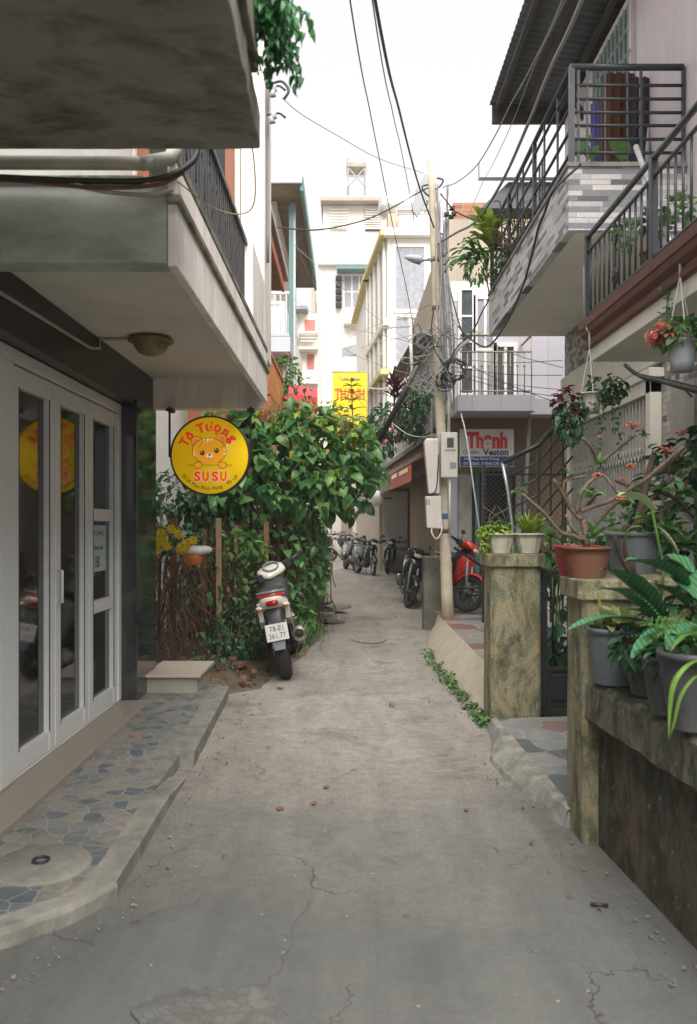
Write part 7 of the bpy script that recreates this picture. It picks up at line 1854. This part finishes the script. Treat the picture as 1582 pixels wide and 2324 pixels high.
# --- yard shrubs behind the gate
for (c, r_, n_, L0, mt_, lab) in (((1.75,7.1,1.25),(.28,.3,.22),200,.10,'mid','green shrub just behind the open iron gate'),((1.95,5.4,1.35),(.3,.3,.22),230,.09,'mid','leafy shrub between the gate and the big grey pot'),((2.25,5.2,1.55),(.42,.35,.55),420,.10,'dark','tall dark shrub behind the thorny plants at the right'),((1.85,7.2,.6),(.3,.3,.30),150,.12,'teal','low leafy plant showing through the gate bars'),((2.0,3.7,1.35),(.35,.3,.35),260,.09,'dark','dark shrub behind the peace lily at the right edge'),((1.9,3.0,1.2),(.3,.5,.25),200,.08,'dark','low dark shrub behind the near ledge pots')):
    t_ = thing('yard_shrub', lab, 'shrub', (c[0],c[1],.05)); m = MB(); foliage(m, c, r_, n_, L0, L0*.6); m.build('crown', L_[mt_], t_)
    m = MB()
    for k in range(5): m.tube([(c[0]+R.uniform(-.05,.05),c[1]+R.uniform(-.05,.05),.03),(c[0]+R.uniform(-r_[0],r_[0])*.6,c[1]+R.uniform(-r_[1],r_[1])*.6,c[2])], .008, 5)
    m.build('stem', M['stem'], t_)

# grit and chips gathered along the edges of the alley
m = MB()
for i in range(420):
    y = 2.6+R.random()**1.4*9
    if R.random() < .5: x = interp(RIGHT, y)-.0; x = interp([(2.5,1.2),(3.8,1.08),(4.4,1.0),(5.15,.86),(6,1.0),(8.4,.92),(11,.9)], y)-abs(R.gauss(0,.07))
    else: x = interp([(2.5,-1.2),(3.2,-.92),(5,-.92),(7.1,-.94),(7.4,-.95),(9.5,-.62),(11.5,-.45)], y)+abs(R.gauss(0,.08))+.01
    s = R.choice((.002,.003,.003,.004,.007)); a = R.uniform(0,3)
    m.xf = Matrix.Translation(Vector((x,y,.008+s*.4))) @ Matrix.Rotation(a,4,'Z'); m.box(-s,s*R.uniform(.6,1.4),-s,s*R.uniform(.5,1),-s*.5,s*.5)
m.xf = None
o = m.build('edge_grit', M['kerb'], loc=(0,6,0)); tag(o, 'grit and small chips gathered along the alley edges', 'grit', kind='stuff')
m = MB()
for i in range(70):
    y = 3+R.random()*8; x = R.choice((interp([(2.5,1.15),(5.15,.85),(8.4,.9)], y)-abs(R.gauss(0,.12)), interp([(2.5,-.9),(7.1,-.9),(9.5,-.6)], y)+abs(R.gauss(0,.15)), R.uniform(-.8,.9)))
    m.leaf((x,y,.012), (R.uniform(-1,1),R.uniform(-1,1),.1), R.uniform(.012,.035), R.uniform(.008,.02), up=(0,0,1))
o = m.build('fallen_leaves', L_['dry'], loc=(0,6,0)); tag(o, 'tiny dry leaves and bits scattered over the alley', 'leaf litter', kind='stuff')
# ---------------------------------------------------------------- camera, sky, light
cam = bpy.data.cameras.new('camera'); co = bpy.data.objects.new('camera', cam); COL.objects.link(co)
co.location = (0, 0, EYE); co.rotation_euler = (rad(90), 0, 0)
cam.sensor_fit = 'VERTICAL'; cam.sensor_height = 36; cam.sensor_width = 24; cam.lens = FL/2324*36
cam.shift_y = 30/2324.0; cam.clip_start = .05; cam.clip_end = 2000
cam.dof.use_dof = True; cam.dof.focus_distance = 7.0; cam.dof.aperture_fstop = 2.8
SC.camera = co
hz = MB(); hz.box(-14,14,-8,75,-1.03,30)
hm = bpy.data.materials.new('haze'); hm.use_nodes = True; hn = hm.node_tree
hn.nodes.remove(hn.nodes['Principled BSDF']); hv_ = hn.nodes.new('ShaderNodeVolumePrincipled')
hv_.inputs['Color'].default_value = (.93,.94,.96,1); hv_.inputs['Density'].default_value = .0014
hn.links.new(hv_.outputs[0], hn.nodes['Material Output'].inputs['Volume'])
ho = hz.build('haze', hm); ho['kind'] = 'stuff'
w = bpy.data.worlds.new('World'); SC.world = w; w.use_nodes = True
nt = w.node_tree; bg = nt.nodes['Background']
sky = nt.nodes.new('ShaderNodeTexSky'); sky.sky_type = 'NISHITA'; sky.sun_disc = False
EL, AZ = 52, 166
sky.sun_elevation = rad(EL); sky.sun_rotation = rad(AZ); sky.air_density = 1.0; sky.dust_density = 2.0
hs = nt.nodes.new('ShaderNodeHueSaturation'); hs.inputs['Saturation'].default_value = .15
mxn = nt.nodes.new('ShaderNodeMix'); mxn.data_type = 'RGBA'; mxn.inputs[0].default_value = .75
mxn.inputs[7].default_value = (7.0, 6.98, 7.1, 1)      # the cloud layer's even light
nt.links.new(sky.outputs[0], hs.inputs['Color']); nt.links.new(hs.outputs[0], mxn.inputs[6]); nt.links.new(mxn.outputs[2], bg.inputs[0])
bg.inputs[1].default_value = .100
sl = bpy.data.lights.new('sun', 'SUN'); so = bpy.data.objects.new('sun', sl); COL.objects.link(so)
sl.energy = 5.0; sl.angle = rad(60); sl.color = (1, .95, .88)
v = Vector((math.sin(rad(AZ))*math.cos(rad(EL)), math.cos(rad(AZ))*math.cos(rad(EL)), math.sin(rad(EL))))
so.rotation_euler = v.to_track_quat('Z', 'Y').to_euler(); so.location = v*30
SC.view_settings.view_transform = 'Standard'; SC.view_settings.look = 'None'; SC.view_settings.gamma = 1.0
SC.view_settings.exposure = 0.74
SC.view_settings.use_curve_mapping = False
